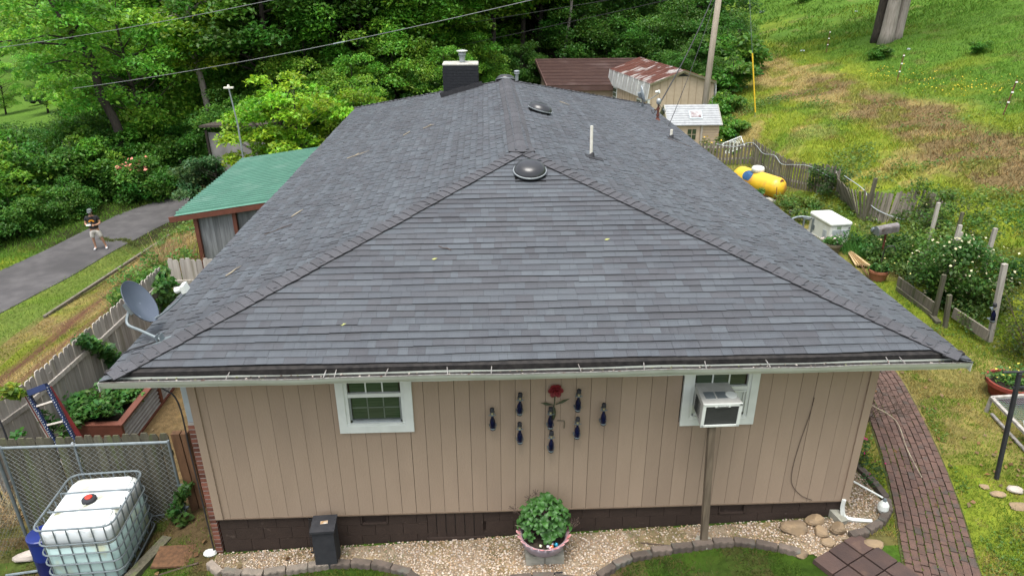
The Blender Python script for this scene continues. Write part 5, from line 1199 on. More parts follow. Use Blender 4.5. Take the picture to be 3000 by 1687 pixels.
# folded umbrella on the ground
um = thing('patio_umbrella', (14.3, 10.0, h(14.3, 10)), 'folded tan patio umbrella lying on the ground behind the roof edge', 'umbrella'); m_tan = M('tan_canvas', (.50, .37, .20), (.40, .29, .15), 8, .9, .2)
ua, ub = Vector((14.45, 10.75, h(14.4, 10.7)+.10)), Vector((14.22, 9.65, h(14.2, 9.6)+.10)); dU = (ub-ua).normalized(); sU = Vector((-dU.y, dU.x, 0))
for k in range(7):
    o_ = sU*(k-3)*.05; wv = Vector((0, 0, .05*math.cos((k-3)*.5)))
    G().add([ua+o_*.4+wv, ua+o_*.4+sU*.05+wv*.6, ub+o_*1.15+sU*.075+wv*.5, ub+o_*1.15+wv*1.6, ub+o_*1.1+sU*.03-Vector((0, 0, .05)), ua+o_*.4-Vector((0, 0, .05))], [(0, 3, 2, 1), (0, 5, 4, 3), (1, 2, 4, 5), (3, 4, 2), (0, 1, 5)]).build('canopy_fold', m_tan, um)
G().tube([ub-dU*.1, ub+dU*.95+Vector((-.05, 0, -.05))], .02, 6).build('pole', m_woodb, um)
# plank bed edging and standing timber posts
for a, b, zt_, lab in (((14.36, 8.10), (14.30, 6.42), .32, 'long upper plank edging the weedy right-hand bed'), ((14.30, 8.0), (14.24, 6.35), .12, 'low plank lying under the upper bed plank'), ((14.50, 6.05), (14.55, 4.95), .38, 'short weathered board edging the bed near the tall posts')):
    tag(G().bar((*a, h(*a)+zt_-.1), (*b, h(*b)+zt_-.1), .045, .24 if zt_ > .3 else .18).build('bed_plank', m_woodd if zt_ < .3 else m_pick), lab, 'plank')
tag(G().bar((14.55, 7.85, h(14.5, 7.8)+.05), (14.18, 6.0, h(14.2, 6)+.05), .12, .06).build('bed_plank', m_woodd), 'rotten plank lying on the ground before the weedy bed', 'plank')
for i, (x, y, x2, top, wv, lab, mm) in enumerate(((14.274, 6.33, 14.25, 1.25, .09, 'leaning timber post at the end of the upper bed plank', m_woodd), (14.256, 5.85, 14.15, .97, .09, 'short timber post next to the leaning bed post', m_woodd), (14.79, 5.12, 14.6, 2.0, .10, 'tall grey post with a blue bottle in the vine thicket', m_wood),
        (15.53, 9.0, 15.52, 2.1, .08, 'tall grey post standing in weeds behind the flowering vine', m_wood), (15.15, 7.55, 15.2, 2.0, .08, 'left grey post of the pair rising from the flowering vine', m_wood), (15.32, 7.6, 15.3, 1.8, .08, 'right lower post of the pair rising from the flowering vine', m_wood), (15.42, 7.9, 15.42, 2.2, .07, 'thin dark post just behind the pair in the vine', m_woodd), (16.2, 7.7, 16.2, 1.85, .09, 'post on the slope at the right of the flowering vine', m_wood))):
    tag(G().bar((x, y, h(x, y)-.1), (x2, y, top), wv, wv*.8, up=(0, 1, 0)).build('timber_post', mm), lab, 'post')
bb = dup(bot); bb.location = (14.64, 5.03, .70); bb.rotation_euler = (0, R(-8), 0); bb['label'] = 'blue bottle hung on the tall grey post in the thicket'; bb.scale = (1.3, 1.3, 1.3)
if 'group' in bb: del bb['group']
# metal post, weathered table, stones at the right edge
mp_ = thing('metal_post', (11.96, .72, h(11.96, .72)), 'black metal post with a short crossbar at the right edge of the lawn', 'post')
G().tube([(11.96, .72, h(11.96, .72)-.1), (11.76, .73, 2.1)], .036, 8).build('post', m_blackm, mp_); G().tube([(11.5, .73, 2.12), (12.4, .73, 2.12)], .018, 6).build('crossbar', m_blackm, mp_); G().box((11.9, .73, 1.85), (.35, .03, .03)).build('bracket', m_blackm, mp_)
tb = thing('bench', (13.1, 2.0, h(13.1, 2)), 'low weathered white table with wire-mesh top at the right frame edge', 'table'); zt = .46
A_, B_, C_, D_ = Vector((13.02, 2.55, zt)), Vector((14.1, 2.62, zt)), Vector((14.0, 1.35, zt)), Vector((12.85, 1.25, zt))
m_oldw = M('flaking_white_wood', (.38, .36, .33), (.24, .22, .19), 12, .85, .3)
for a, b in ((A_, B_), (B_, C_), (C_, D_), (D_, A_)): G().bar(a, b, .06, .045).build('top_rail', m_oldw, tb)
for a in (A_, B_, C_, D_): G().bar(a, (a.x-.02, a.y, h(a.x, a.y)-.02), .05, .05, up=(0, 1, 0)).build('leg', m_oldw, tb)
ms = G()
for k in range(1, 24): ms.tube([A_.lerp(B_, k/24)-Vector((0, 0, .01)), D_.lerp(C_, k/24)-Vector((0, 0, .01))], .003, 3).tube([A_.lerp(D_, k/24)-Vector((0, 0, .01)), B_.lerp(C_, k/24)-Vector((0, 0, .01))], .003, 3)
ms.build('mesh_top', m_galvd, tb)
G().bar(A_.lerp(D_, .1)-Vector((0, 0, .26)), D_-Vector((0, 0, .26)), .05, .03).build('lower_rail', m_oldw, tb)
fr = thing('picture_frame', (13.2, 1.7, .25), 'white framed dark panel resting under the weathered table', 'frame'); q = rotm(R(-30), 0, R(15))
for dx, dz, sx_, sz_ in ((0, .17, .42, .06), (0, -.17, .42, .06), (.18, 0, .06, .28), (-.18, 0, .06, .28)): G().box(Vector((13.2, 1.65, .38))+q @ Vector((dx, 0, dz)), (sx_, .03, sz_), q).build('frame_bar', m_white, fr)
G().box(Vector((13.2, 1.65, .38)), (.30, .015, .28), q).build('panel', M('maroon_panel', (.06, .02, .025), None, 5, .6), fr)
for i, (x, y, d, lab, mm) in enumerate(((12.05, .42, (.28, .2, .12), 'pale rock among dry leaves by the black metal post', m_rockw), (11.85, .08, (.34, .22, .07), 'flat tan stone on the lawn below the metal post', m_rock), (11.72, .35, (.25, .17, .08), 'brown flat stone left of the pale rock', m_rock), (11.62, .52, (.18, .14, .07), 'small brown stone near the foot of the metal post', m_rock))):
    tag(G().rock((x, y, h(x, y)+d[2]*.3), d, 20+i).build('rock', mm), lab, 'rock')

# ------------------------------------------------------------ sheds behind the house
m_tanp = M('tan_shed_panel', (.50, .40, .29), (.45, .36, .26), 5, .8, .1, 20); m_tang = M('tan_shed_batten', (.42, .33, .23), None, 6, .8)
m_rroof = M('rusted_metal_roof', (.145, .055, .04), (.20, .09, .07), 4, .6, .2, 20, .3, 0, (1, 1, 1), c3=(.55, .52, .50), s3=1.1, t3=.53, w3=.10)
m_wroof = M('white_metal_roof', (.72, .73, .72), (.62, .63, .62), 3, .5)
m_broof = M('brown_metal_roof', (.105, .06, .05), (.085, .048, .042), 3, .45, 0, None, .4, c3=(.16, .11, .10), s3=.9, t3=.55, w3=.2)
m_groof = M('pale_grey_shingle', (.33, .345, .35), (.27, .28, .29), 6, .7, .2)
# barn-roofed shed
bd = thing('barn_shed', (14.35, 30, h(14.3, 30)), 'tan barn-shaped shed with rusty and white metal roof behind the house', 'shed', rz=R(10))
bw_, bl_, ws, pkz = 1.86, 6.0, 2.21-h(14.3, 30), 2.82-h(14.3, 30); wz = 1.42-h(14.3, 30); zb_ = -.2
G().poly([(-bw_, zb_), (bw_, zb_), (bw_, wz+.05), (bw_-.02, ws-.03), (0, pkz-.05), (-bw_+.02, ws-.03), (-bw_, wz+.05)], 0, bl_, lambda x, y, z: (x, z, y)).build('wall', m_tanp, bd, local=True)
for k in range(9):
    x = -bw_+.2+k*(2*bw_-.4)/8; zt_ = pkz-.07-(abs(x)/bw_)*(pkz-ws)
    G().box((x, -.008, (zb_+zt_)/2), (.035, .02, zt_-zb_)).build('batten', m_tang, bd, local=True)
for k in range(1, 16): G().box((-bw_-.008, k*.38, (zb_+wz)/2), (.02, .035, wz-zb_)).build('batten', m_tang, bd, local=True)
for s_ in (-1, 1):
    x1, x2 = s_*(bw_+.12), s_*(bw_-.02)
    lp_ = G(); n = 15
    for k in range(n): lp_.add([(x1, -.12+k*bl_*1.04/n, wz), (x1, -.12+(k+1)*bl_*1.04/n-.02, wz), (x2, -.12+(k+1)*bl_*1.04/n-.02, ws+.02), (x2, -.12+k*bl_*1.04/n, ws+.02), (x1, -.12+k*bl_*1.04/n, wz-.03), (x1, -.12+(k+1)*bl_*1.04/n, wz-.03)], [(0, 1, 2, 3), (3, 2, 1, 0), (0, 4, 5, 1)])
    lp_.build('lower_roof', m_wroof, bd, local=True)
    rb_ = G()
    for k in range(9): rb_.bar((s_*(bw_+.1), -.1+k*.78, wz+.02), (s_*(bw_-.0), -.1+k*.78, ws+.03), .03, .03)
    rb_.build('roof_rib', m_wroof, bd, local=True)
    up_ = G(); up_.add([(s_*(bw_+.0), -.14, ws), (s_*(bw_+.0), bl_+.12, ws), (0, bl_+.12, pkz+.03), (0, -.14, pkz+.03), (s_*bw_, -.14, ws-.04), (0, -.14, pkz-.01)], [(0, 1, 2, 3), (3, 2, 1, 0), (0, 4, 5, 3), (3, 5, 4, 0)])
    up_.build('upper_roof', m_rroof, bd, local=True)
    for k in range(9): G().bar((s_*bw_, -.1+k*.77, ws+.02), (0, -.1+k*.77, pkz+.045), .05, .03).build('roof_rib', m_rroof, bd, local=True)
    G().bar((s_*(bw_+.02), -.15, ws-.05), (0, -.15, pkz-.03), .03, .10).build('fascia', M('mossy_fascia', (.2, .19, .12), (.12, .12, .07), 8, .9), bd, local=True)
    G().box((s_*(bw_-.02), -.03, (zb_+wz)/2), (.12, .03, wz-zb_)).build('corner_trim', m_white, bd, local=True)
G().add([(-.35, -.02, pkz-.30), (.35, -.02, pkz-.30), (0, -.02, pkz-.14)], [(0, 1, 2)]).build('gable_vent', m_black, bd, local=True)
for y, hh in ((1.2, .6), (5.0, .75)):
    wn = G().box((-bw_-.02, y, wz-.5), (.05, .62, hh+.1)).build('window', m_white, bd, local=True)
    for i in range(2):
        for j in range(3): G().box((-.03, -.14+.28*i, (hh+.1)/2+(j-1)*hh/3), (.02, .24, hh/3-.05)).build('pane', m_glass, wn, local=True)
# brown-roofed long shed behind
ls = thing('long_shed', (10.5, 36.5, h(10.5, 36)), 'long tan shed with ribbed brown metal roof behind the house', 'shed')
ez_, rz_ = 1.42, 2.62
G().box((10.4, 37.6, .35), (5.7, 4.6, 2.1)).build('wall', m_tanp, ls)
G().poly([(35.3, 1.35), (38.0, 2.5), (40.2, 1.5)], 7.62, 7.7, lambda x, y, z: (z, x, y)).build('gable_wall', m_tanp, ls)
G().add([(7.62, 34.9, ez_), (14, 34.9, ez_), (14, 38.0, rz_), (7.15, 38.0, rz_), (7.62, 34.9, ez_-.05), (7.15, 38, rz_-.05)], [(0, 1, 2, 3), (3, 2, 1, 0), (0, 3, 5, 4), (4, 5, 3, 0)]).build('roof', m_broof, ls)
G().add([(14, 38, rz_), (14, 41, 1.4), (7.2, 41, 1.4), (7.15, 38, rz_)], [(0, 1, 2, 3)]).build('roof', m_broof, ls)
for k in range(9): G().bar((7.62-.047*k*1.15, 34.9+.36*k, ez_+.14*k+.015), (14, 34.9+.36*k, ez_+.14*k+.015), .05, .03).build('roof_rib', m_broof, ls)
G().box((10.9, 34.9, ez_-.17), (6.6, .05, .28)).build('fascia', m_broof, ls)
G().bar((7.6, 34.9, ez_-.1), (7.12, 38, rz_-.1), .05, .2).build('fascia', m_broof, ls)
# small resin shed
rs = thing('resin_shed', (13.8, 25.5, h(13.8, 25.5)), 'small tan resin shed with pale grey roof beside the utility pole', 'shed')
zg = -.65; ze = 1.02
G().box((13.75, 25.9, (zg+ze)/2), (2.34, 1.7, ze-zg)).build('wall', m_tanp, rs)
for s_ in (12.6, 14.9): G().poly([(25.05, ze), (26.75, ze), (25.9, ze+.62)], s_, s_+.03, lambda x, y, z: (z, x, y)).build('gable_wall', m_tanp, rs)
for k in range(12): G().box((14.55, 25.04, zg+.1+k*.135), (.78, .03, .115), rotm(R(6), 0, 0)).build('siding_slat', m_tanp, rs)
G().box((14.11, 25.03, (zg+ze)/2), (.09, .05, ze-zg)).build('post', m_wood, rs)
dw = G().box((13.45, 25.03, (zg+ze)/2-.05), (1.1, .04, ze-zg-.1)).build('door', m_tanp, rs)
for i in range(2):
    for j in range(2): G().box((13.53+.22*i, 25.0, ze-.62+.26*j), (.18, .02, .22)).build('pane', m_glass, dw)
rp_ = G(); nrow = 9
for s_, y0 in ((1, 24.90), (-1, 26.95)):
    for k in range(nrow):
        f0, f1 = k/nrow, (k+1)/nrow; ya, yb = y0+(25.92-y0)*f0, y0+(25.92-y0)*f1; za, zb2_ = ze-.04+.78*f0, ze-.04+.78*f1
        vs = [(12.42, ya, za+.02), (15.05, ya, za+.02), (15.05, yb, zb2_), (12.42, yb, zb2_), (12.42, ya, za-.02), (15.05, ya, za-.02)]
        rp_.add(vs, [(0, 1, 2, 3) if s_ > 0 else (3, 2, 1, 0), (0, 4, 5, 1) if s_ > 0 else (1, 5, 4, 0)], (1, 1, 1) if k % 2 else (.93, .93, .93))
rp_.build('roof', m_groof, rs)
for x in (12.44, 15.03): G().bar((x, 24.9, ze-.06), (x, 25.92, ze+.73), .04, .06).build('fascia', m_woodb if 0 else m_conc, rs)
slf = math.atan2(.78, 1.02)
G().box((13.85, 25.38, ze+.36), (.62, .52, .03), rotm(slf, 0, 0)).build('skylight', m_dishl, rs); G().box((13.85, 25.37, ze+.375), (.46, .36, .03), rotm(slf, 0, 0)).build('skylight_pane', M('skylight_glass', (.16, .10, .10), (.42, .42, .42), 5, .3), rs)
# utility pole and lines
up_ = thing('utility_pole', (14.86, 27.5, h(14.86, 27.5)), 'tall pale wooden utility pole beside the small shed', 'utility pole')
m_pole = M('pale_pole_wood', (.40, .345, .28), (.31, .265, .21), 6, .9, .4, 25, .2, 0, (3, 3, .25), c3=(.2, .17, .14), s3=4, t3=.62)
G().tube([(14.84, 27.5, h(14.8, 27.5)-.3), (14.95, 27.5, 4), (15.10, 27.5, 8.6)], [.16, .145, .13], 14).build('pole', m_pole, up_, smooth=True)
G().tube([(14.72, 27.35, .2), (14.80, 27.35, 1.55), (14.80, 27.36, 1.56)], .02, 5).build('ground_wire', m_galvd, up_)
def wire(name, a, b, sag, r_, label, mat, n=24, cat='cable', sleeve=None):
    a, b = Vector(a), Vector(b); pts = [a.lerp(b, i/n)-Vector((0, 0, sag*4*(i/n)*(1-i/n))) for i in range(n+1)]
    if sleeve is None: o = tag(G().tube(pts, r_, 5).build(name, mat), label, cat)
    else:
        o = thing(name, pts[n//2], label, cat); G().tube(pts, r_, 5).build('strand', mat, o); i = int(sleeve*n)
        G().tube([pts[i], pts[i].lerp(pts[i+1], .5)], r_*2.1, 6).build('splice_sleeve', m_galv, o)
    return o
wire('service_cable', (15.07, 27.4, 7.6), (mx+.03, my-.05, mz+.55), .35, .022, 'thick twisted service cable from the pole down to the rusty roof mast', m_wired)
wire('service_cable', (15.07, 27.4, 7.3), (9.55, 13.6, 3.22), .3, .011, 'thin cable from the pole to the right roof edge', m_wired)
wire('overhead_wire', (15.05, 27.5, 7.15), (-34, 62, -1.0), .4, .013, 'upper thin dark line running left from the utility pole', m_wired)
wire('overhead_wire', (15.05, 27.5, 6.85), (-30, 60, -3.2), .6, .013, 'lower thin dark line running left from the utility pole', m_wired)
wire('overhead_wire', (-13.8, 24, 3.05), (7.6, 14.0, 7.3), .25, .011, 'pale overhead line crossing above the chimney with a silver splice', m_wire, sleeve=.62)
wire('overhead_wire', (-16.8, 24, 4.7), (3.0, 16.0, 7.9), .2, .010, 'pale overhead line high in the upper left over the trees', m_wire)
gy_ = thing('guy_wire', (17.5, 27.5, h(17.5, 27.5)), 'grey guy wire with a yellow guard rising from the bank', 'guy wire')
m_gyel = M('yellow_guard', (.72, .47, .03), (.6, .4, .03), 4, .5); g0 = Vector((17.4, 27.3, h(17.4, 27.3))); g1 = Vector((15.1, 27.5, 11.5))
g0 = Vector((17.35, 27.0, h(17.35, 27.0))); g1 = Vector((16.1, 27.8, 9.0))
G().tube([g0-Vector((0, 0, .2)), g0.lerp(g1, .06)], .012, 5).build('anchor_rod', m_galvd, gy_); G().tube([g0.lerp(g1, .025), g0.lerp(g1, .37)], .035, 8).build('guard', m_gyel, gy_); G().tube([g0.lerp(g1, .37), g1], .010, 5).build('strand', m_galvd, gy_)
# fence stakes and litter on the hill
for i, (x, y, lab) in enumerate(((26.0, 39.0, 'far wire-fence stake below the hillside bush'), (24.6, 27.8, 'middle wire-fence stake beside the yellow flowers'), (24.3, 19.4, 'nearest wire-fence stake at the right frame edge'))):
    t = thing('fence_stake', (x, y, h(x, y)), lab, 'stake', 'stakes of the wire fence on the hill'); z = h(x, y)
    G().tube([(x, y, z-.1), (x+(.03, .08, .18)[i], y, z+1.35)], .025, 5).build('shaft', m_rust, t)
    for k in range(3): G().box((x+(.03, .08, .18)[i]*(.35+.3*k), y-.03, z+.5+.38*k), (.07, .05, .05)).build('insulator', m_peb, t)
for i in range(4): pass
st_ = G().tube([(15.35, 23.9, -.3), (15.37, 23.9, .75)], .03, 6).build('green_stake', M('dark_green_paint', (.012, .05, .03), None, 5, .5)); tag(st_, 'dark green stake standing behind the picket fence corner', 'stake')
for i, (x, y, s_, lab) in enumerate(((25.3, 41.0, .26, 'crumpled white plastic litter at the edge of the mown slope'), (27.0, 35.5, .14, 'small white litter scrap below the hillside bush'), (28.5, 34, .17, 'grey-white litter beside the hillside bush'), (30, 62, .3, 'white litter high on the green slope near the woods'), (33, 50, .16, 'thin white scrap on the green slope left of the big trunk'))):
    tag(G().blob((x, y, h(x, y)+s_*.2), (s_*1.5, s_, s_*.7), 60+i, n=7, m=5, rough=.35).build('litter', m_dishl), lab, 'litter', 'litter on the hillside')
# ------------------------------------------------------------ green-roofed lean-to, tarp shelter, mast
gs = thing('lean_to', (-3.2, 15.5, h(-3.2, 15.5)), 'lean-to with ribbed green metal roof and grey board walls on the left of the house', 'shed')
m_green = M('green_metal_roof', (.10, .235, .175), (.085, .20, .15), 2, .5, 0, None, .4, 0, (1, 1, 1), c3=(.15, .27, .215), s3=1.2, t3=.52, w3=.25)
def gz(x): return 1.0+(x+5.3)*.14
g_ = G(); y = 12.30; vs = []; prof = []
while y < 19.15:
    prof += [(y, 0), (y+.17, 0), (y+.18, .075), (y+.235, .075)]; y += .245
for xx in (-5.34, -.85):
    for yy, zz in prof: vs.append((xx-(yy-12.3)*.018 if xx < -2 else xx, yy, gz(xx)+zz))
n = len(prof); g_.add(vs, [(i, n+i, n+i+1, i+1) for i in range(n-1)]); g_.add(vs, [(i+1, n+i+1, n+i, i) for i in range(0)])
g_.build('roof', m_green, gs)
G().bar((-5.5, 12.33, gz(-5.5)-.10), (-.9, 12.33, gz(-.9)-.10), .05, .16).build('fascia', m_redw, gs)
G().bar((-5.30, 12.3, gz(-5.3)-.09), (-5.40, 19.1, gz(-5.4)-.09), .04, .10).build('fascia', m_redw, gs)
for x in (-4.78, -3.62, -2.4): G().box((x, 12.44, -.15), (.11, .11, 2.35 if x < -4 else 2.6)).build('post', m_redw, gs)
m_gbd = M('grey_wall_board', (.20, .205, .215), (.13, .135, .14), 5, .85, .2, 25, .2, 0, (3, 3, .3), .2)
for i in range(24):
    x = -4.68+.15*i
    if abs(x+3.62) < .09 or abs(x+2.4) < .09: continue
    G().box((x, 12.52, -.1+rnd.uniform(-.01, .01)), (.146, .02, 2.3+.14*(x+4.7)*2)).build('wall_board', m_gbd, gs)
G().box((-4.80, 15.7, -.2), (.03, 6.4, 2.3)).build('wall', m_gbd, gs)
G().box((-5.0, 19.0, -.2), (.1, .1, 2.3)).build('post', m_redw, gs)
ps = thing('mast', (-5.46, 19.3, h(-5.46, 19.3)), 'tall thin white mast with a small crosspiece behind the green roof', 'mast')
z0 = h(-5.46, 19.3); G().tube([(-5.44, 19.3, z0), (-5.44, 19.3, 2.3), ], .035, 8).build('lower_pole', m_galv, ps); G().tube([(-5.44, 19.3, 2.3), (-5.56, 19.3, 3.66)], .028, 8).build('upper_pole', m_galv, ps)
G().box((-5.56, 19.3, 3.68), (.34, .14, .05)).build('crosspiece', m_pvc, ps); G().lathe([(.05, 0), (.045, .07), (.01, .09)], (-5.56, 19.3, 3.70), 10).build('cap', m_pvc, ps)
ts = thing('tarp_shelter', (-7.9, 26.5, h(-7.9, 26.5)), 'low shelter walled with sagging pale grey tarp under the trees', 'shelter')
m_tarp = M('grey_tarp', (.30, .285, .27), (.22, .21, .20), 2, .7, .4, 8, .3, 0, (1, 1, 1), 0)
g_ = G(); nx_, nz_ = 14, 8; vs = []
for j in range(nz_+1):
    for i in range(nx_+1):
        u_, v_ = i/nx_, j/nz_; vs.append((-9.2+2.75*u_, 26+.10*math.sin(u_*9)+.08*math.sin(u_*21+v_*4)*(1-v_), -1.7+2.4*v_-.10*math.sin(u_*math.pi)*(v_)))
g_.add(vs, [(j*(nx_+1)+i, j*(nx_+1)+i+1, (j+1)*(nx_+1)+i+1, (j+1)*(nx_+1)+i) for j in range(nz_) for i in range(nx_)]); g_.build('tarp_wall', m_tarp, ts, smooth=True)
for x in (-9.25, -7.2, -6.4): G().box((x, 25.93, -.5), (.10, .1, 2.6)).build('post', m_bark, ts)
G().box((-7.9, 27.2, .86), (3.2, 2.8, .10), rotm(R(-6), 0, 0)).build('roof', m_bark, ts)
# far valley: house, dark pickup, pole
vh = thing('far_house', (-58, 74, h(-58, 74)), 'distant house with grey roof glimpsed at the left edge', 'house'); zv = h(-58, 74)
G().box((-58, 76, zv+1.3), (9, 7, 2.8)).build('wall', M('far_wall', (.5, .48, .42), None, 3, .8), vh)
G().add([(-63, 72, zv+2.6), (-53, 72, zv+2.6), (-53, 76, zv+5.2), (-63, 76, zv+5.2), (-63, 80, zv+2.6), (-53, 80, zv+2.6)], [(0, 1, 2, 3), (3, 2, 5, 4), (1, 5, 2), (0, 3, 4)]).build('roof', M('far_grey_roof', (.17, .18, .20), None, 3, .7), vh)
tk = thing('pickup_truck', (-46.5, 78, h(-46.5, 78)), 'dark pickup truck parked far off beyond the left trees', 'truck', rz=R(62)); m_car = M('dark_car_paint', (.015, .018, .024), None, 3, .25, 0, None, .5)
loft(G(), [[(x, y, .45) for x, y in rrect(5.4, 1.9, .3)], [(x, y, 1.0) for x, y in rrect(5.4, 1.95, .3)], [(x, y, 1.08) for x, y in rrect(5.2, 1.8, .3)]]).build('body', m_car, tk, local=True)
loft(G(), [[(x+.3, y, 1.05) for x, y in rrect(2.2, 1.75, .3)], [(x+.2, y, 1.75) for x, y in rrect(1.5, 1.5, .3)]]).build('cab', m_car, tk, local=True)
G().box((-1.65, 0, 1.10), (1.9, 1.5, .04)).build('bed', m_black, tk, local=True)
for sx_ in (-1.7, 1.7):
    for sy_ in (-.9, .9): G().lathe([(.2, -.12), (.38, -.12), (.38, .12), (.2, .12)], (sx_, sy_, .38), 16, rotm(R(90), 0, 0)).build('wheel', m_black, tk, local=True)
fp_ = thing('far_utility_pole', (-45, 60, h(-45, 60)), 'thin distant pole at the left edge before the grey roof', 'utility pole'); G().tube([(-45, 60, h(-45, 60)), (-45.5, 60, h(-45, 60)+8)], .14, 8).build('pole', m_barkp, fp_)
tag(G().bar((-11.05, 13.9, h(-11.05, 13.9)+.04), (-9.45, 20.6, h(-9.45, 20.6)+.05), .10, .10).build('timber_edging', m_pick), 'long grey timber lying along the near side of the driveway', 'timber')

# ------------------------------------------------------------ vegetation
class Shoots:
    pass
def crown_clumps(K, c, rad, seed, shell=.45, flat=.8):
    r = np.random.default_rng(seed); d = r.normal(size=(K, 3)); d /= np.linalg.norm(d, axis=1)[:, None]
    q = (shell+(1-shell)*r.uniform(0, 1, K)**.6)[:, None]
    return np.asarray(c)+d*q*np.asarray(rad)
def clump_leaves(C, per, cr, leaf, base, seed, amt=.3, warm=.25, droop=.25, flat=.42, clumpvar=.28):
    r = np.random.default_rng(seed); K = len(C); cr = np.broadcast_to(cr, (K,))
    idx = np.repeat(np.arange(K), per); n = len(idx); d = r.normal(size=(n, 3)); d /= np.linalg.norm(d, axis=1)[:, None]; q = r.uniform(0, 1, n)**.45
    off = d*q[:, None]*cr[idx][:, None]; rad = np.hypot(off[:, 0], off[:, 1]); off[:, 2] = off[:, 2]*flat-droop*rad**2/np.maximum(cr[idx], .01)
    V, F = leaf_cloud(C[idx]+off, leaf, r=r)
    k = r.uniform(1-clumpvar, 1+clumpvar, K)[idx][:, None]; wv = r.uniform(-.22, .3, K)[idx][:, None]
    t = varied(base, n, amt, warm, r)*k*np.concatenate([1+wv, np.ones((n, 1)), np.ones((n, 1))], 1)
    return V, F, np.clip(t, 0, 1)
def make_tree(name, label, cat, hgt, cz0, rad, K, per, cr, leaf, base, seed, tr=.25, lean=(0, 0), mt=None, shell=.45, group=None, stems=1, limbs=14, droop=.25, flat=.42):
    t = thing(name, (0, 0, 0), label, cat, group); rr = random.Random(seed); mt = mt or m_bark
    cz = (hgt+cz0)/2; C = crown_clumps(K, (lean[0]*cz/hgt, lean[1]*cz/hgt, cz), (rad, rad, (hgt-cz0)/2), seed, shell)
    g_ = G(); 
    for s_ in range(stems):
        ox, oy = (rr.uniform(-.1, .1)*stems, rr.uniform(-.1, .1)*stems) if stems > 1 else (0, 0); pts = []; rads = []
        for i in range(9):
            f = i/8; pts.append((ox*(1+f)+lean[0]*f+rr.uniform(-.12, .12)*f*tr*4, oy*(1+f)+lean[1]*f+rr.uniform(-.12, .12)*f*tr*4, f*hgt*.92)); rads.append(tr*(1.25 if i == 0 else 1)*(1-.82*f)/(1 if stems == 1 else 1.5))
        g_.tube(pts, rads, 8)
    for c_ in C[:limbs]:
        f = max(.12, min(.8, (c_[2]-rad*.45)/(hgt*.92))); i = int(f*8); a = Vector(pts[i]).lerp(Vector(pts[min(i+1, 8)]), f*8-i); b = Vector(c_); m1 = a.lerp(b, .5)+Vector((0, 0, -.08*rad))
        g_.tube([a, m1, b], [tr*.34, tr*.2, tr*.05], 5)
    g_.build('trunk', mt, t, local=True, smooth=True, loc=(0, 0, 0))
    V, F, T = clump_leaves(C, per, cr, leaf, base, seed+1, droop=droop, flat=flat)
    np_mesh('crown', V, F, T, m_leaf, t); return t
LG = np.array((.125, .290, .028)); DG = np.array((.060, .165, .022)); YG = np.array((.215, .41, .025)); MG = np.array((.085, .215, .026))
def put(t, x, y, s=1, rz=None, first=[set()], label=None, zoff=0, sq=(1, 1)):
    if t.name in first[0]: t = dup(t)
    first[0].add(t.name)
    t.location = (x, y, h(x, y)-.1+zoff); t.rotation_euler = (0, 0, rnd.uniform(0, 6.28) if rz is None else rz); t.scale = (s*sq[0], s*sq[0], s*sq[1])
    if label: t['label'] = label
    return t
tallA = make_tree('forest_tree', 'tall dark-trunked broadleaf tree standing in the woods behind the house', 'tree', 16, 4.2, 4.3, 62, 300, 1.55, .27, MG, 101, .27, (.5, .2), group='tall trees of the woods', limbs=26)
tallB = make_tree('forest_tree', 'tall dark-trunked broadleaf tree standing in the woods behind the house', 'tree', 15, 5.0, 3.9, 56, 300, 1.5, .25, LG*.9, 131, .21, (-.7, .4), group='tall trees of the woods', limbs=24)
under = make_tree('understory_tree', 'low dense leafy tree filling the wood edge', 'tree', 7.5, .2, 3.2, 60, 260, 1.3, .22, DG*1.1, 151, .12, (.3, 0), group='low trees of the wood edge', limbs=18)
under2 = make_tree('bright_tree', 'low bright green leafy tree in front of the woods behind the roof', 'tree', 7.5, .2, 3.2, 64, 230, 1.15, .23, LG*1.05, 157, .12, (.3, 0), group='bright low trees behind the roof', limbs=18, droop=.4, flat=.32)
shrub = make_tree('shrub', 'dense dark green shrub beside the driveway', 'shrub', 2.9, -.2, 1.9, 46, 200, .75, .17, DG*1.25, 171, .05, group='shrubs beside the driveway', stems=3, limbs=14)
light = make_tree('light_tree', 'open light green tree with spreading sprays on the left', 'tree', 13, 1.5, 4.8, 70, 190, 1.35, .26, LG*1.35, 191, .17, (1.2, .3), group='light green trees on the left', limbs=40, droop=.4, flat=.3)
# woods behind the house
spots = []
def region(n, xr, yr, dmin, test=lambda x, y: True, seed=1):
    r = random.Random(seed); out = []; tries = 0
    while len(out) < n and tries < 4000:
        tries += 1; x, y = r.uniform(*xr), r.uniform(*yr)
        if test(x, y) and all((x-a)**2+(y-b)**2 > dmin**2 for a, b in out+spots): out.append((x, y))
    spots.extend(out); return out
for i, (x, y) in enumerate([(-2.3, 38.5), (-.3, 42), (4.5, 41), (9.3, 46.5), (2.2, 45), (-5.5, 36), (6.6, 44.2), (12.5, 48), (0.9, 36.4), (-8.5, 34)]+region(26, (-16, 22), (43, 75), 3.6, lambda x, y: x < 14+(y-40)*.16, 3)):
    put(tallA if i % 2 else tallB, x, y, rnd.uniform(.85, 1.15))
    spots.append((x, y))
for i, (x, y) in enumerate(region(30, (-14, 24), (46, 78), 3.2, lambda x, y: x < 15.5+(y-40)*.17, 5)): put(under, x, y, rnd.uniform(.8, 1.3))
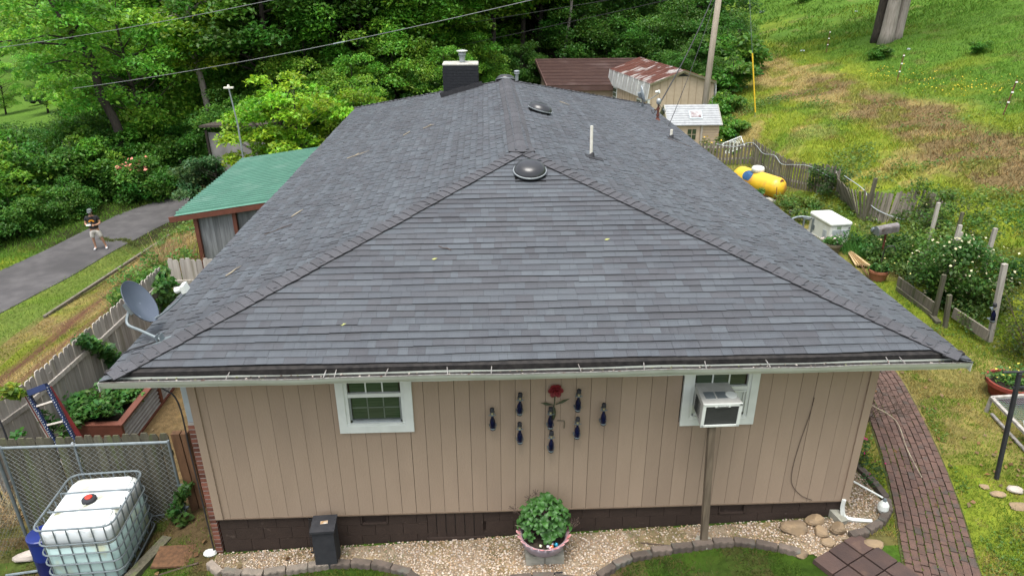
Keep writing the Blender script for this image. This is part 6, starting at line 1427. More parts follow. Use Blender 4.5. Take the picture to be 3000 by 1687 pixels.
for x, y, s in ((12.6, 43.5, .8), (15.3, 42.5, .75), (17.6, 42.8, .7), (18.6, 38.5, .45), (20.3, 41.5, .55), (16.4, 38.5, .42), (19.3, 45.5, .9), (21.0, 50, 1.0), (17.6, 34.2, .30), (10, 43.5, .8), (-3.5, 33.5, .6), (0.2, 33, .45), (-9.5, 31.5, .7), (-6.5, 31, .6), (6.2, 39.5, .5)): put(under, x, y, s)
def woods_label(o, kind):
    x = o.location.x
    o['label'] = kind+(' in the woods left of the yellow-green tree' if x < -6 else ' in the woods behind the yellow-green tree' if x < 0 else ' in the dark woods behind the chimney' if x < 6 else ' in the dark woods behind the brown-roofed shed' if x < 13 else ' at the wood edge behind the utility pole')
# left woods beyond the driveway
for x, y, s in ((-19.5, 38, 1.0), (-15.5, 33.5, .85), (-12.8, 37, 1.0), (-17, 47, 1.0), (-10.5, 43, 1.05), (-20, 55, 1.1), (-12, 54, 1.1)): put(light, x, y, s)
for x, y, s in ((-14, 42, 1.0), (-16.5, 40, .9), (-23, 52, 1.1), (-10, 39.5, .95), (-18, 62, 1.1), (-11, 64, 1.2)): put(tallB if s > 1 else tallA, x, y, s)
for x, y, s in ((-17.5, 30.5, .55), (-20.5, 30, .55), (-23.5, 28.5, .5), (-14.2, 34.5, .5), (-12, 33, .5), (-20, 33.5, .5), (-19, 36.5, .5), (-15.5, 37, .6)): put(under, x, y, s)
for x, y, s in ((-18.6, 15.5, .8), (-17.6, 18.5, .75), (-18.8, 21, 1.0), (-16.9, 22.3, .7), (-19.8, 24, 1.2), (-16.0, 25.0, .65), (-17.7, 26.6, 1.1), (-14.9, 27.8, .8), (-14.4, 30.3, .9), (-16.6, 29.5, 1.1), (-21.2, 18.5, .9), (-22.5, 22.5, 1.2), (-13.0, 31.8, 1.0), (-11.2, 32.0, .7), (-22.5, 26.5, 1.1), (-17.4, 20.4, .5), (-16.2, 23.6, .5)): put(shrub, x, y, s)
for x, y, s in ((-9, 31.8, .62), (-6.2, 33.6, .8), (-3.2, 31.5, .6), (-1.2, 34.2, .75), (1.6, 33.2, .55), (-11.5, 35, .8), (-7.5, 37.5, 1.1), (3.2, 37, .6), (-4.2, 40, 1.1), (.8, 39, 1.0)): put(under2, x, y, s)
for x, y, s in ((-2.6, 35.5, .8), (.4, 38.2, .85), (-7.2, 40.5, .95), (4.2, 46, 1.0)): put(light, x, y, s, label='open light green tree behind the yellow-green tree')
for x, y, s in ((-44, 92, 1.2), (-58, 98, 1.3), (-70, 92, 1.3), (-82, 104, 1.4), (-50, 112, 1.3), (-66, 118, 1.4), (-36, 86, 1.1), (-95, 100, 1.4), (-40, 104, 1.2), (-78, 120, 1.4), (-30, 76, 1.0), (-39, 64, .55), (-33, 58, .5), (-47, 70, .5)): put(light, x, y, s, label='light green tree far off on the valley side at the upper left')
bush2 = make_tree('light_shrub', 'loose light green shrub among the dark shrubs beside the driveway', 'shrub', 3.4, -.1, 1.8, 44, 120, .6, .19, LG*.95, 177, .05, group='light shrubs beside the driveway', stems=3, limbs=20, shell=.3, droop=.45, flat=.3)
for x, y, s in ((-18.2, 16.8, .9), (-19.4, 19.4, 1.2), (-18.2, 23.2, 1.0), (-20.5, 21.5, 1.3), (-18.6, 25.4, 1.2), (-16.4, 27.8, 1.0), (-15.6, 31, 1.1), (-20.6, 27.5, 1.3), (-21, 16.5, 1.2), (-23.5, 24.5, 1.3), (-17.8, 31.5, 1.2)): put(bush2, x, y, s)
# bright yellow-green tree by the lean-to
yt = make_tree('yellow_green_tree', 'bright yellow-green leafy tree rising behind the green roof', 'tree', 5.2, .4, 2.75, 130, 130, .62, .19, YG, 211, .12, stems=3, limbs=50, shell=.3, droop=.35, flat=.26)
put(yt, -4.2, 22.3, 1.0, 0); yt.location.z = -1.35
y2 = make_tree('yellow_green_tree', 'light yellow-green sapling at the left end of the roof ridge line', 'tree', 3.6, .3, 1.6, 40, 170, .6, .16, YG*.85, 221, .08, stems=2, limbs=16); put(y2, -1.5, 23.2, 1.0, 1.0); y2.location.z = -.6
sb = make_tree('sapling_bush', 'upright pale green bush at the end of the driveway beside the tarp shelter', 'shrub', 2.9, .1, 1.35, 44, 150, .5, .16, np.array((.085, .18, .06)), 231, .05, stems=4, limbs=20, shell=.3); put(sb, -9.6, 25.2, 1.0, 2.0); 
az = make_tree('flowering_shrub', 'dark green shrub with salmon pink blossoms beside the driveway', 'shrub', 2.2, -.1, 1.5, 40, 170, .6, .15, DG*1.2, 241, .05, stems=3, limbs=12); put(az, -13.6, 27.9, 1.05, 0)
r_ = np.random.default_rng(5); pC = np.stack([r_.normal(-.1, .42, 46), r_.normal(-.6, .25, 46), r_.normal(1.85, .22, 46)], 1); V, F = leaf_cloud(pC, .17, asp=.9, r=r_); tag(np_mesh('blossoms', V, F, varied((.72, .26, .2), 46, .25, .1, r_), m_flow, az), kind='stuff')
# crooked dark trunk on the left, and slim grey trunks
def trunk_only(name, label, pts, r0, r1, mat, leaf=None):
    t = thing(name, pts[0], label, 'tree'); p = smooth_path(pts, 5); n = len(p); G().tube(p, [r0+(r1-r0)*i/(n-1) for i in range(n)], 9).build('trunk', mat, t, smooth=True)
    if leaf is not None:
        K, c_, rad, base, seed = leaf; C = crown_clumps(K, c_, rad, seed, .3); V, F, T = clump_leaves(C, 150, 1.1, .25, base, seed+1, droop=.4, flat=.3)
        g_ = G()
        for q in C[::2]: a = min(p, key=lambda v: (v-Vector(q)).length+max(0, v.z-q[2])*2); g_.tube([a, Vector(a).lerp(Vector(q), .5)+Vector((0, 0, .3)), q], [.06, .04, .012], 5)
        g_.build('branches', mat, t); np_mesh('crown', V, F, T, m_leaf, t, (0, 0, 0)).location = -Vector(pts[0])
    return t
trunk_only('leaning_tree', 'tree with a crooked dark leaning trunk in front of the left woods', [(-15.9, 30.5, -3.2), (-15.6, 30.5, -.1), (-16.0, 30.3, 1.9), (-15.95, 30.2, 3.6), (-16.7, 30, 5.2), (-17.3, 30, 7.0), (-18.2, 30, 10)], .26, .13, m_bark, (34, (-18.5, 29.5, 6.2), (5.0, 3.0, 3.6), LG*1.35, 311))
trunk_only('slim_tree', 'grey slim tree trunk in the left woods right of the leaning tree', [(-11.6, 33.0, -2.5), (-11.7, 33, 1.5), (-11.9, 33, 4.0), (-11.7, 33, 7.0), (-11.9, 33, 11)], .19, .10, m_barkp, (26, (-11.2, 32.6, 6.0), (2.6, 1.8, 3.2), YG*.7, 331))
trunk_only('slim_tree', 'pale thin curving trunk at the wood edge behind the brown-roofed shed', [(9.6, 43.2, -.2), (9.5, 43.2, 2.2), (9.7, 43.2, 3.9), (9.9, 43.2, 6), (9.6, 43.2, 10)], .13, .08, m_barkp)
# big pale trunks on the hill
bt = thing('hill_tree', (29.3, 37.8, h(29.3, 37.8)), 'big tree with pale ridged twin trunks on the green slope', 'tree'); zt0 = h(29.3, 37.8)
for k, (x0, x1, y0, r0) in enumerate(((29.0, 29.2, 37.6, .42), (29.78, 30.15, 37.9, .34), (28.85, 28.95, 38.5, .30))):
    G().tube([(x0, y0, zt0-.4), (x0+.02, y0, zt0+.5), (x0+(x1-x0)*.4, y0, zt0+2.6), (x1, y0, zt0+6), (x1+(x1-x0), y0, zt0+14)], [r0*1.25, r0, r0*.86, r0*.75, r0*.5], 14).build('trunk', m_barkp if k < 2 else m_bark, bt, smooth=True)
V, F, T = clump_leaves(crown_clumps(40, (29.5, 38, zt0+14), (6, 6, 5), 7), 220, 1.7, .3, LG, 8); np_mesh('crown', V, F, T, m_leaf, bt).location = -Vector((29.3, 37.8, zt0))
V, F, T = clump_leaves(np.array([(29.5, 37.0, zt0+4.9), (29.9, 37.2, zt0+5.4), (29.1, 37.1, zt0+5.5)]), 160, .6, .2, LG, 18); np_mesh('vine_leaves', V, F, T, m_leaf, bt).location = -Vector((29.3, 37.8, zt0))
hb = make_tree('hill_bush', 'leafy dark bush on the green slope left of the pale trunks', 'shrub', 1.5, 0, .9, 22, 130, .45, .16, MG*1.1, 401, .04, stems=3, limbs=6)
put(hb, 26.5, 33.4, .65); put(hb, 29.5, 29.4, .55, label='small dark bush on the green slope right of the yellow flowers'); put(hb, 33, 60, .9, label='low bush high on the slope near the woods'); put(hb, 19.6, 37.5, 2.1, label='broad bush hiding the wood edge above the mown bank'); put(hb, 18.0, 33.5, 1.6, label='green bush at the foot of the wood edge behind the pole'); put(hb, 16.6, 29.5, 1.0, label='low green growth along the right side of the barn shed')
put(hb, 15.9, 26.3, .9, label='low green growth beside the small shed corner')

# garden foliage: (name, label, category, clump centres, clump radius, leaves per clump, leaf size, colour)
def foliage(name, label, cat, C, cr, per, leaf, base, seed, flowers=None, stems=None, warm=.25):
    C = np.array(C, float); t = thing(name, tuple(C.mean(0)[:2])+(float(C[:, 2].min()-.1),), label, cat); o = Vector(t.location)
    V, F, T = clump_leaves(C, per, cr, leaf, base, seed, warm=warm, droop=.15, flat=.75); np_mesh('leaves', V, F, T, m_leaf, t).location = -o
    if stems: 
        g_ = G()
        for c_ in C: g_.tube([(c_[0]+(stems[0]-c_[0])*.8, c_[1]+(stems[1]-c_[1])*.8, stems[2]), tuple(c_)], [.012, .004], 4)
        g_.build('stems', m_twig, t)
    if flowers:
        nf, fs_, fc = flowers; r_ = np.random.default_rng(seed+9); i = r_.integers(0, len(C), nf); d = r_.normal(size=(nf, 3)); d /= np.linalg.norm(d, axis=1)[:, None]; d[:, 2] = np.abs(d[:, 2]); P_ = C[i]+d*np.broadcast_to(cr, (len(C),))[i][:, None]*.95
        V, F = leaf_cloud(P_, fs_, asp=.9, r=r_); fo = np_mesh('flowers', V, F, varied(fc, nf, .15, .08, r_), m_flow, t); fo.location = -o; tag(fo, kind='stuff')
    return t
def rnd_pts(n, box, seed):
    r = random.Random(seed); return [(r.uniform(*box[0]), r.uniform(*box[1]), r.uniform(*box[2])) for _ in range(n)]
def gpts(n, xr, yr, hr, seed):
    r = random.Random(seed); out = []
    for _ in range(n): x, y = r.uniform(*xr), r.uniform(*yr); out.append((x, y, h(x, y)+r.uniform(*hr)))
    return out
hsC = [tuple(p) for p in crown_clumps(64, (15.35, 7.0, 1.0), (1.15, 1.05, .78), 77, .45)]
foliage('honeysuckle', 'rounded vine thicket with cream blossoms around grey posts at the right', 'flowering vine', hsC, .32, 105, .10, (.075, .175, .028), 78, (210, .065, (.62, .58, .36)), (15.3, 7.0, .1))
foliage('weed_patch', 'tangled green weeds between the mailbox and the flowering vine', 'weeds', gpts(70, (14.7, 16.8), (8.2, 11.3), (.1, .75), 81), .28, 60, .09, (.08, .15, .03), 82, (60, .05, (.7, .62, .3)))
foliage('weed_patch', 'leafy weeds under the old mailbox and around the olive pot', 'weeds', gpts(46, (14.75, 16.2), (9.6, 11.7), (.05, .4), 83), .26, 70, .10, (.065, .16, .03), 84)
foliage('weed_patch', 'dense weeds inside the plank-edged bed', 'weeds', gpts(60, (14.5, 15.6), (5.4, 8.6), (.1, .5), 85), .24, 60, .08, (.075, .15, .03), 86, (30, .045, (.65, .6, .2)))
foliage('brushy_thicket', 'brown-green twiggy thicket at the right frame edge by the blue bottle', 'thicket', gpts(70, (14.7, 16.4), (3.2, 5.4), (.2, 1.5), 87), .3, 46, .07, (.06, .085, .025), 88, None, (15.4, 4.4, .1))
foliage('fence_vine', 'yellow-green vines overgrowing the grey posts behind the flowering thicket', 'vine', gpts(60, (14.9, 17.2), (7.6, 9.8), (.2, 1.3), 181), .3, 50, .10, (.12, .21, .03), 182)
foliage('fence_vine', 'green leafy vines over the broken pickets right of the mailbox', 'vine', gpts(34, (16.2, 17.2), (10.0, 12.2), (.3, 1.0), 183), .28, 50, .10, (.10, .19, .03), 184)
foliage('fence_bush', 'small green bush covering the picket fence between tank and generator', 'shrub', rnd_pts(26, ((15.9, 16.6), (15.6, 17.2), (.3, 1.05)), 89), .3, 70, .10, (.05, .12, .025), 90)
foliage('weed_patch', 'low green weeds between the yellow tank and the black pan', 'weeds', gpts(40, (14.3, 15.7), (14.0, 16.4), (.05, .35), 91), .26, 60, .10, (.10, .175, .03), 92)
foliage('weed_patch', 'yellow flowering plants behind the picket fence by the small shed', 'weeds', gpts(14, (13.7, 15.0), (22.9, 24.2), (.2, .7), 93), .25, 70, .10, (.11, .18, .03), 94, (26, .10, (.8, .55, .05)))
for i, (x, y, z, r_, sd, lab, fl) in enumerate(((14.0, 11.0, zp1, .25, 95, 'leafy plant with pale pink blooms in the olive pot', (12, .10, (.75, .6, .6))), (14.2, 8.75, zp2, .24, 96, 'trailing leafy plant growing in the terracotta pot', None), (13.95, 16.9, zp3, .24, 97, 'spiky green plant growing in the reddish pot by the tank', None), (13.75, 3.05, zp4, .40, 98, 'bushy green plant spilling over the wide red pot', (26, .05, (.75, .65, .1))))):
    foliage('potted_plant', lab, 'plant', [(x+r_*.8*math.cos(k*2.4)*(k/10)**.5, y+r_*.8*math.sin(k*2.4)*(k/10)**.5, z+.06+.05*(k % 3)) for k in range(11)], .13 if i < 3 else .2, 55, .075, (.075, .18, .035), sd, fl)
ih = G().tube(smooth_path([(14.62, 9.4, h(14.6, 9.4)), (14.62, 9.4, .6), (14.66, 9.35, .78), (14.8, 9.3, .80), (14.86, 9.28, .68)], 5), .016, 6).build('plant_hook', m_black); tag(ih, 'thin black iron hook standing in the weeds by the terracotta pot', 'hook')
# left garden
foliage('bed_plants', 'broad-leaved green plants crowding the near end of the raised bed', 'plants', [(x, y, -.1+random.Random(i).uniform(.02, .3)) for i, (x, y, _) in enumerate(rnd_pts(34, ((-4.0, -3.2), (3.15, 4.3), (0, 1)), 61))], .2, 42, .125, (.065, .175, .032), 62)
foliage('bed_plants', 'fine green plants filling the far part of the raised bed', 'plants', [(x, y, -.12+random.Random(i).uniform(.0, .2)) for i, (x, y, _) in enumerate(rnd_pts(44, ((-3.7, -3.1), (4.1, 6.1), (0, 1)), 63))], .2, 60, .085, (.085, .20, .035), 64)
foliage('fence_vine', 'leafy green vine climbing over the grey fence near its far corner', 'vine', [(-4.0+random.Random(i+9).uniform(0, .15), y, z) for i, (_, y, z) in enumerate(rnd_pts(20, ((0, 1), (7.5, 8.5), (-.4, 1.05)), 65))], .17, 34, .15, (.085, .21, .04), 66)
foliage('fence_vine', 'leafy green vine spilling over the middle of the grey fence', 'vine', [(-4.1+random.Random(i+3).uniform(-.05, .18), y, z) for i, (_, y, z) in enumerate([(0, 4.6+.17*k, 1.0-.22*k+.1*math.sin(k)) for k in range(9)]+[(0, 4.75+.1*k, .8-.1*k) for k in range(9)]+[(0, 5.6+.12*k, -.5) for k in range(9)])], .17, 36, .14, (.07, .185, .04), 67)
foliage('fence_vine', 'yellow-green leaves growing over the top of the painted ladder', 'vine', [(-4.05+.1*math.cos(k*2.2), 2.35+.08*math.sin(k), 1.15+.05*(k % 3)) for k in range(7)], .12, 22, .13, (.2, .30, .03), 68)
foliage('fence_vine', 'green leaves twining between the rungs of the painted ladder', 'vine', [(-3.75+.08*k, 2.5, .6-.13*k) for k in range(7)]+[(-4.05, 2.2, .2), (-3.95, 2.1, -.2), (-4.0, 2.15, .5)], .13, 22, .13, (.07, .18, .035), 69)
foliage('weed_sprig', 'green weed sprig growing between the water tank and the chain-link gate', 'weeds', [(-1.15+.05*k, .95+.03*(k % 3), h(-1.1, 1)+.12+.09*k) for k in range(7)]+[(-.9, .8, h(-.9, .8)+.12)], .13, 20, .13, (.06, .16, .035), 70)
foliage('garden_clump', 'tall light green plants growing outside the fence by the lean-to', 'plants', gpts(40, (-6.3, -4.9), (9.4, 11.9), (.2, .95), 71), .28, 60, .12, (.10, .215, .035), 72)
foliage('garden_clump', 'low green plants along the outside of the grey fence', 'plants', gpts(36, (-5.6, -4.5), (5.4, 9.4), (.05, .5), 73), .22, 50, .10, (.085, .185, .035), 74)
foliage('corner_shrub', 'small green shrub with magenta blossoms at the right corner of the house', 'shrub', [(9.75+.22*math.sin(k*1.7), .55+.12*k, h(9.5, 1)+.18+.1*(k % 3)) for k in range(11)], .15, 50, .06, (.055, .13, .03), 75, (26, .05, (.45, .03, .14)))
foliage('bank_weeds', 'mixed green weeds under the timber on the driveway bank', 'weeds', gpts(40, (-9.5, -7.0), (15.0, 21.5), (.0, .25), 76), .3, 36, .12, (.10, .19, .035), 79)
# strappy leaf clumps and dry grass
def tufts(name, label, cat, P_, hg, wd, base, seed, lean=.6, mat=None):
    r = np.random.default_rng(seed); P_ = np.array(P_, float); V, F, T = blades(P_, hg, wd, varied(base, len(P_), .3, .2, r), lean, r); return tag(np_mesh(name, V, F, T, mat or m_grass), label, cat)
def scatter(n, cx_, cy_, rx, ry, seed):
    r = np.random.default_rng(seed); a = r.uniform(0, 6.28, n); q = np.sqrt(r.uniform(0, 1, n)); x = cx_+rx*q*np.cos(a); y = cy_+ry*q*np.sin(a); return np.stack([x, y, H(x, y)], 1)
tufts('daylily_clump', 'strappy green daylily leaves outside the fence corner', 'plant', scatter(420, -5.4, 9.6, .8, .8, 1), .6, .035, (.075, .18, .04), 2, 1.0)
tufts('dry_grass_clump', 'tall dry straw-coloured grass beside the lean-to corner', 'grass', scatter(420, -5.7, 12.6, .8, .8, 3), .9, .02, (.40, .29, .15), 4, .8)
tufts('dry_grass_clump', 'pile of dry straw behind the left end of the chain-link gate', 'grass', scatter(700, -4.6, 1.5, .7, .5, 5), .32, .02, (.42, .34, .2), 6, 1.6)
tufts('grass_clump', 'lush long grass between the generator and the olive pot', 'grass', scatter(1500, 15.0, 11.0, .7, .7, 7), .28, .016, (.07, .2, .035), 8, .9)
# bare twiggy shrub by the right corner
bs = thing('bare_shrub', (10.62, 2.3, h(10.6, 2.3)), 'leafless brown twiggy shrub overhanging the brick path at the house corner', 'shrub'); g_ = G(); r_ = random.Random(3)
def twig(p, d, l, r0, dep):
    q = p+d*l; m1 = p+d*l*.5+Vector((r_.uniform(-.03, .03), r_.uniform(-.03, .03), r_.uniform(-.03, .03))); g_.tube([p, m1, q], [r0, r0*.8, r0*.55], 4, cap=False)
    if dep > 0:
        for _ in range(3): twig(q if r_.random() < .6 else m1, (d+Vector((r_.gauss(0, .5), r_.gauss(0, .5), r_.gauss(0, .4)))).normalized(), l*r_.uniform(.55, .85), r0*.6, dep-1)
for k in range(7): twig(Vector((10.55+.12*r_.random(), 2.1+.4*r_.random(), h(10.6, 2.2))), Vector((r_.uniform(-.3, .8), r_.uniform(-.6, .5), 1)).normalized(), .42, .011, 4)
g_.build('branches', m_twig, bs)
tag(G().tube(smooth_path([(10.45, 2.0, .75), (10.75, 1.7, .62), (10.72, 1.2, .4), (10.75, .75, .2)], 5), .008, 5).build('pale_stem', m_straw), 'pale bent stem drooping onto the brick path from the bare shrub', 'stem')

for o in col.objects:
    if o.parent is None and o.name.startswith('forest_tree'): woods_label(o, 'tall dark-trunked tree')
    if o.parent is None and o.name.startswith('understory_tree'): woods_label(o, 'low dense leafy tree')
# ------------------------------------------------------------ grass and ground litter
def grass_obj(name, xr, yr, n, hg, wd, fn, seed, lean=.9):
    r = np.random.default_rng(seed); x = r.uniform(*xr, n); y = r.uniform(*yr, n); p, base = fn(x, y); k = r.uniform(0, 1, n) < p; x, y = x[k], y[k]; base = base[k]
    hv = hg(x, y) if callable(hg) else hg
    P_ = np.stack([x, y, H(x, y)-.005], 1); V, F, T = blades(P_, hv, wd, varied(base, len(x), .32, .22, r), lean, r)
    return tag(np_mesh(name, V, F, T, m_grass), kind='stuff')
GB = np.array((.088, .185, .018)); YB_ = np.array((.235, .300, .026)); SB = np.array((.36, .275, .10)); BB = np.array((.20, .140, .065))
pcx = np.array([p.x for p in PC]); pcy = np.array([p.y for p in PC])
def off_path(x, y): return np.abs(x-np.interp(y, pcy, pcx))*.93 > .5
def lawn(x, y):
    n2 = fbm(x*1.3, y*1.3, 33); n1 = fbm(x*.5, y*.5, 71)
    p = np.where(x < 9, .9*sm(.36, .5, n2)+.1, .35+.65*sm(.36, .54, n2)); p = p*~in_gravel(x, y)*off_path(x, y)
    p = p*~((x > 8.1) & (x < 9.9) & (y < -.42) & (y > -2) & (x+y*-.6 > 8.6) & (x < 9.6))
    p = p*np.where(x > 8.9, 1.0, ((y < edge_y(x)-.05) | (x < -.1)))
    p = p*~((x > -.1) & (x < W+.05) & (y > -.03))
    b = mixc(np.broadcast_to(GB*.92, x.shape+(3,)), YB_*.95, np.where(x > 9, .35+.65*sm(.42, .58, n1), .35*sm(.46, .62, n1))); b = mixc(b, SB*.85, sm(.48, .58, fbm(x*1.9, y*1.9, 17))*np.where(x > 9, .75, .3)); return p, b
grass_obj('lawn_grass', (9.0, 15.4), (-3.2, 6.5), 200000, .045, .011, lawn, 1, 1.3)
def left_lawn(x, y):
    p, b = lawn(x, y); return p*.75, mixc(b*.75, SB*.4, sm(.48, .6, fbm(x*1.7, y*1.7, 19)))
grass_obj('yard_moss', (-5.5, .3), (-3.2, 1.3), 70000, .04, .010, left_lawn, 11, 1.3)
grass_obj('front_lawn', (.2, 9.0), (-3.2, -.3), 95000, .035, .010, lambda x, y: (lawn(x, y)[0]*.8, mixc(lawn(x, y)[1]*.62, BB*.5, sm(.5, .62, fbm(x*1.6, y*1.6, 27))*.7)), 12, 1.3)
r = np.random.default_rng(131); n = 26000; x = r.uniform(9.6, 15.2, n); y = r.uniform(-1.5, 6, n); k = (fbm(x*.8, y*.8, 23) > .47) & off_path(x, y) & ~in_gravel(x, y); x, y = x[k], y[k]
V, F = leaf_cloud(np.stack([x, y, H(x, y)+.03], 1), .035, asp=.9, r=r); tag(np_mesh('clover', V, F, varied((.13, .22, .03), len(x), .35, .25, r), m_leaf), kind='stuff')
def hillfn(x, y):
    d = hill_d(x, y); n2 = fbm(x*1.1, y*1.1, 33); b = hill_mix(x, y, GB, YB_*.95, SB, BB)
    p = sm(-.1, .3, d)*(.35+.65*sm(.35, .55, n2))*np.clip(28/(np.hypot(x-4, y+8)), .25, 1); return p, b
grass_obj('hill_grass', (14.6, 40), (2.5, 46), 330000, lambda x, y: .07+.10*fbm(x*.7, y*.7, 91), .028, hillfn, 2, 1.4)
grass_obj('slope_grass', (18, 75), (40, 95), 90000, lambda x, y: .16+.1*fbm(x*.3, y*.3, 91), .07, lambda x, y: (sm(1, 3, hill_d(x, y))*sm(.3, .5, fbm(x*.6, y*.6, 33))*(x > 15+(y-40)*.18), mixc(np.broadcast_to(GB*1.05, x.shape+(3,)), YB_*.8, sm(.45, .65, fbm(x*.2, y*.2, 21))*.6)), 22, 1.4)
def broad(x, y):
    d = hill_d(x, y); n1 = fbm(x*.45, y*.45, 61); return sm(0, .4, d)*sm(.50, .60, n1)*(1-.9*sm(3, 5.5, d)), np.broadcast_to(np.array((.115, .185, .03)), x.shape+(3,))
r = np.random.default_rng(31); x = r.uniform(15, 27, 60000); y = r.uniform(3, 30, 60000); p, b = broad(x, y); k = r.uniform(0, 1, 60000) < p
P_ = np.stack([x[k], y[k], H(x[k], y[k])+r.uniform(.02, .22, k.sum())], 1); V, F = leaf_cloud(P_, .11, r=r); tag(np_mesh('hill_weeds', V, F, varied(b[k], k.sum(), .4, .3, r), m_leaf), kind='stuff')
def bankfn(x, y):
    n1 = fbm(x*.28, y*.28, 21); b = mixc(np.broadcast_to(YB_*.7, x.shape+(3,)), SB*.9, sm(.28, .48, n1)); off = (x+9.5-(y-11)*.13)+(n1-.5)*1.0
    soil = np.maximum(np.exp(-(off/.62)**2)*(1-sm(18, 20, y)), np.exp(-((off-1.8)/.45)**2)*.9*(1-sm(14, 16, y)))
    b = mixc(b, GB*1.15, np.maximum(sm(10.8, 11.3, -x-(14-y)*.2)*.8, sm(.58, .66, fbm(x*.8, y*.8, 5))*.5)); b = mixc(b, GB*1.25, sm(13, 13.8, -x))
    return sm(4.5, 5, -x)*(1-.9*soil)*(drive_dist(x, y) > 1.45)*np.where(x < -17, .4, 1), b
grass_obj('bank_grass', (-19, -4.3), (2, 30), 110000, lambda x, y: .06+.06*(x < -13), .02, bankfn, 3, 1.2)
def mulch(x, y): return np.ones_like(x)*.8, mixc(np.broadcast_to(np.array((.22, .155, .075)), x.shape+(3,)), np.array((.12, .088, .045)), sm(.4, .6, fbm(x*2, y*2, 4)))
grass_obj('straw_mulch', (-2.85, -.2), (1.3, 8.5), 26000, .012, .010, mulch, 4, 4)
def sidegrass(x, y): n2 = fbm(x*1.3, y*1.3, 33); return sm(.36, .5, n2)*.9+.05, mixc(np.broadcast_to(GB*.75, x.shape+(3,)), YB_*.6, sm(.4, .6, fbm(x, y, 8)))
grass_obj('yard_grass', (10.2, 15.7), (6.5, 23), 60000, lambda x, y: .05+.05*fbm(x, y, 4), .012, lambda x, y: (.3+.7*sm(.36, .5, fbm(x*1.1, y*1.1, 33)), mixc(np.broadcast_to(GB, x.shape+(3,)), YB_, sm(.4, .56, fbm(x*.5, y*.5, 71)))), 5, 1.2)
# buttercups on the hill
r = np.random.default_rng(77); n = 300; t_ = r.uniform(0, 1, n); x = 24.5+t_*3.2-t_*1.6+r.normal(0, .8, n); y = 31.5-t_*10+r.normal(0, .8, n); V, F = leaf_cloud(np.stack([x, y, H(x, y)+.18], 1), .06, asp=1, r=r); tag(np_mesh('buttercups', V, F, varied((.62, .48, .04), n, .15, .05, r), m_flow), kind='stuff')
# dry leaves
r = np.random.default_rng(78)
lx = np.concatenate([r.normal(12.6, .55, 90), r.uniform(10.4, 13.8, 60), r.uniform(-3.5, 1, 24), r.uniform(-3, -.3, 50)]); ly = np.concatenate([r.normal(.75, .45, 90), r.uniform(-1, 4.5, 60), r.uniform(-1, .3, 24), r.uniform(1.5, 8, 50)])
V, F = leaf_cloud(np.stack([lx, ly, H(lx, ly)+.035], 1), .085, up=1.6, asp=.7, r=r); tag(np_mesh('dry_leaves', V, F, varied((.17, .10, .045), len(lx), .35, .2, r), m_flow), kind='stuff')
# moss and weeds in the path joints and gravel
r = np.random.default_rng(79); n = 16000; x = r.uniform(-.1, 9.9, n); y = r.uniform(-1.1, 2.2, n); k = in_gravel(x, y) & (r.uniform(0, 1, n) < 1.3*sm(.50, .64, fbm(x*1.3, y*1.3, 9))); x, y = x[k], y[k]
V, F, T = blades(np.stack([x, y, H(x, y)+.012], 1), .035, .007, varied(GB*.85, len(x), .35, .3, r), 1.2, r); tag(np_mesh('gravel_weeds', V, F, T, m_grass), kind='stuff')
n = 9000; c_ = r.integers(0, 10, n); s_ = r.uniform(0, 1, n); px_ = []; 
for i in range(n):
    p, d = pts_[int(s_[i]*nn_)]; q = p+d*(r.uniform(0, LP/nn_))+Vector((d.y, -d.x, 0))*((c_[i]-4.5)*.103); px_.append((q.x, q.y))
px_ = np.array(px_); k = fbm(px_[:, 0]*1.5, px_[:, 1]*1.5, 13) > .47; px_ = px_[k]
V, F, T = blades(np.stack([px_[:, 0], px_[:, 1], H(px_[:, 0], px_[:, 1])+.038], 1), .02, .013, varied((.11, .155, .025), len(px_), .35, .3, r), 1.2, r); tag(np_mesh('joint_moss', V, F, T, m_grass), kind='stuff')
# green crack line across the driveway
cp = smooth_path([(-12.9, 21.7, -2.99), (-12.4, 21.4, -2.99), (-11.9, 21.5, -2.99), (-11.4, 21.1, -2.99), (-10.95, 20.7, -2.99)], 8); P_ = []
for i in range(900):
    p, d = interp(cp, rnd.random()); P_.append((p.x+rnd.gauss(0, .05), p.y+rnd.gauss(0, .09), -3.0))
tufts('crack_grass', 'line of grass growing in the crack across the driveway', 'grass', P_, .05, .03, (.12, .15, .04), 91, 1.2)

# ------------------------------------------------------------ the person on the driveway
pp = thing('person', (-12.40, 20.42, -3.0), 'person in black shirt, pale shorts and grey cap holding a white controller on the driveway', 'person', rz=R(14))
m_skin = M('skin', (.42, .24, .16), (.38, .21, .14), 6, .55); m_shirt = M('black_cotton', (.016, .016, .018), (.024, .024, .026), 10, .9); m_short = M('pale_shorts', (.58, .55, .50), (.48, .45, .40), 8, .9, .2); m_cap_ = M('grey_cap', (.10, .12, .12), (.08, .09, .09), 10, .9); m_beard = M('grey_beard', (.16, .14, .125), (.1, .09, .08), 30, .9); m_shoe = M('pale_trainers', (.60, .60, .60), (.45, .45, .46), 9, .7)
def skin(name, V, E, Rr, mat, root=0, sub=2):
    me = bpy.data.meshes.new(name); me.from_pydata(V, E, []); o = bpy.data.objects.new(name, me); col.objects.link(o); o.parent = pp
    m_ = o.modifiers.new('skin', 'SKIN'); m_.use_smooth_shade = True
    for i, v in enumerate(me.skin_vertices[0].data): v.radius = Rr[i] if hasattr(Rr[i], '__len__') else (Rr[i], Rr[i]); v.use_root = (i == root)
    s_ = o.modifiers.new('sub', 'SUBSURF'); s_.levels = sub; s_.render_levels = sub; me.materials.append(mat); return o
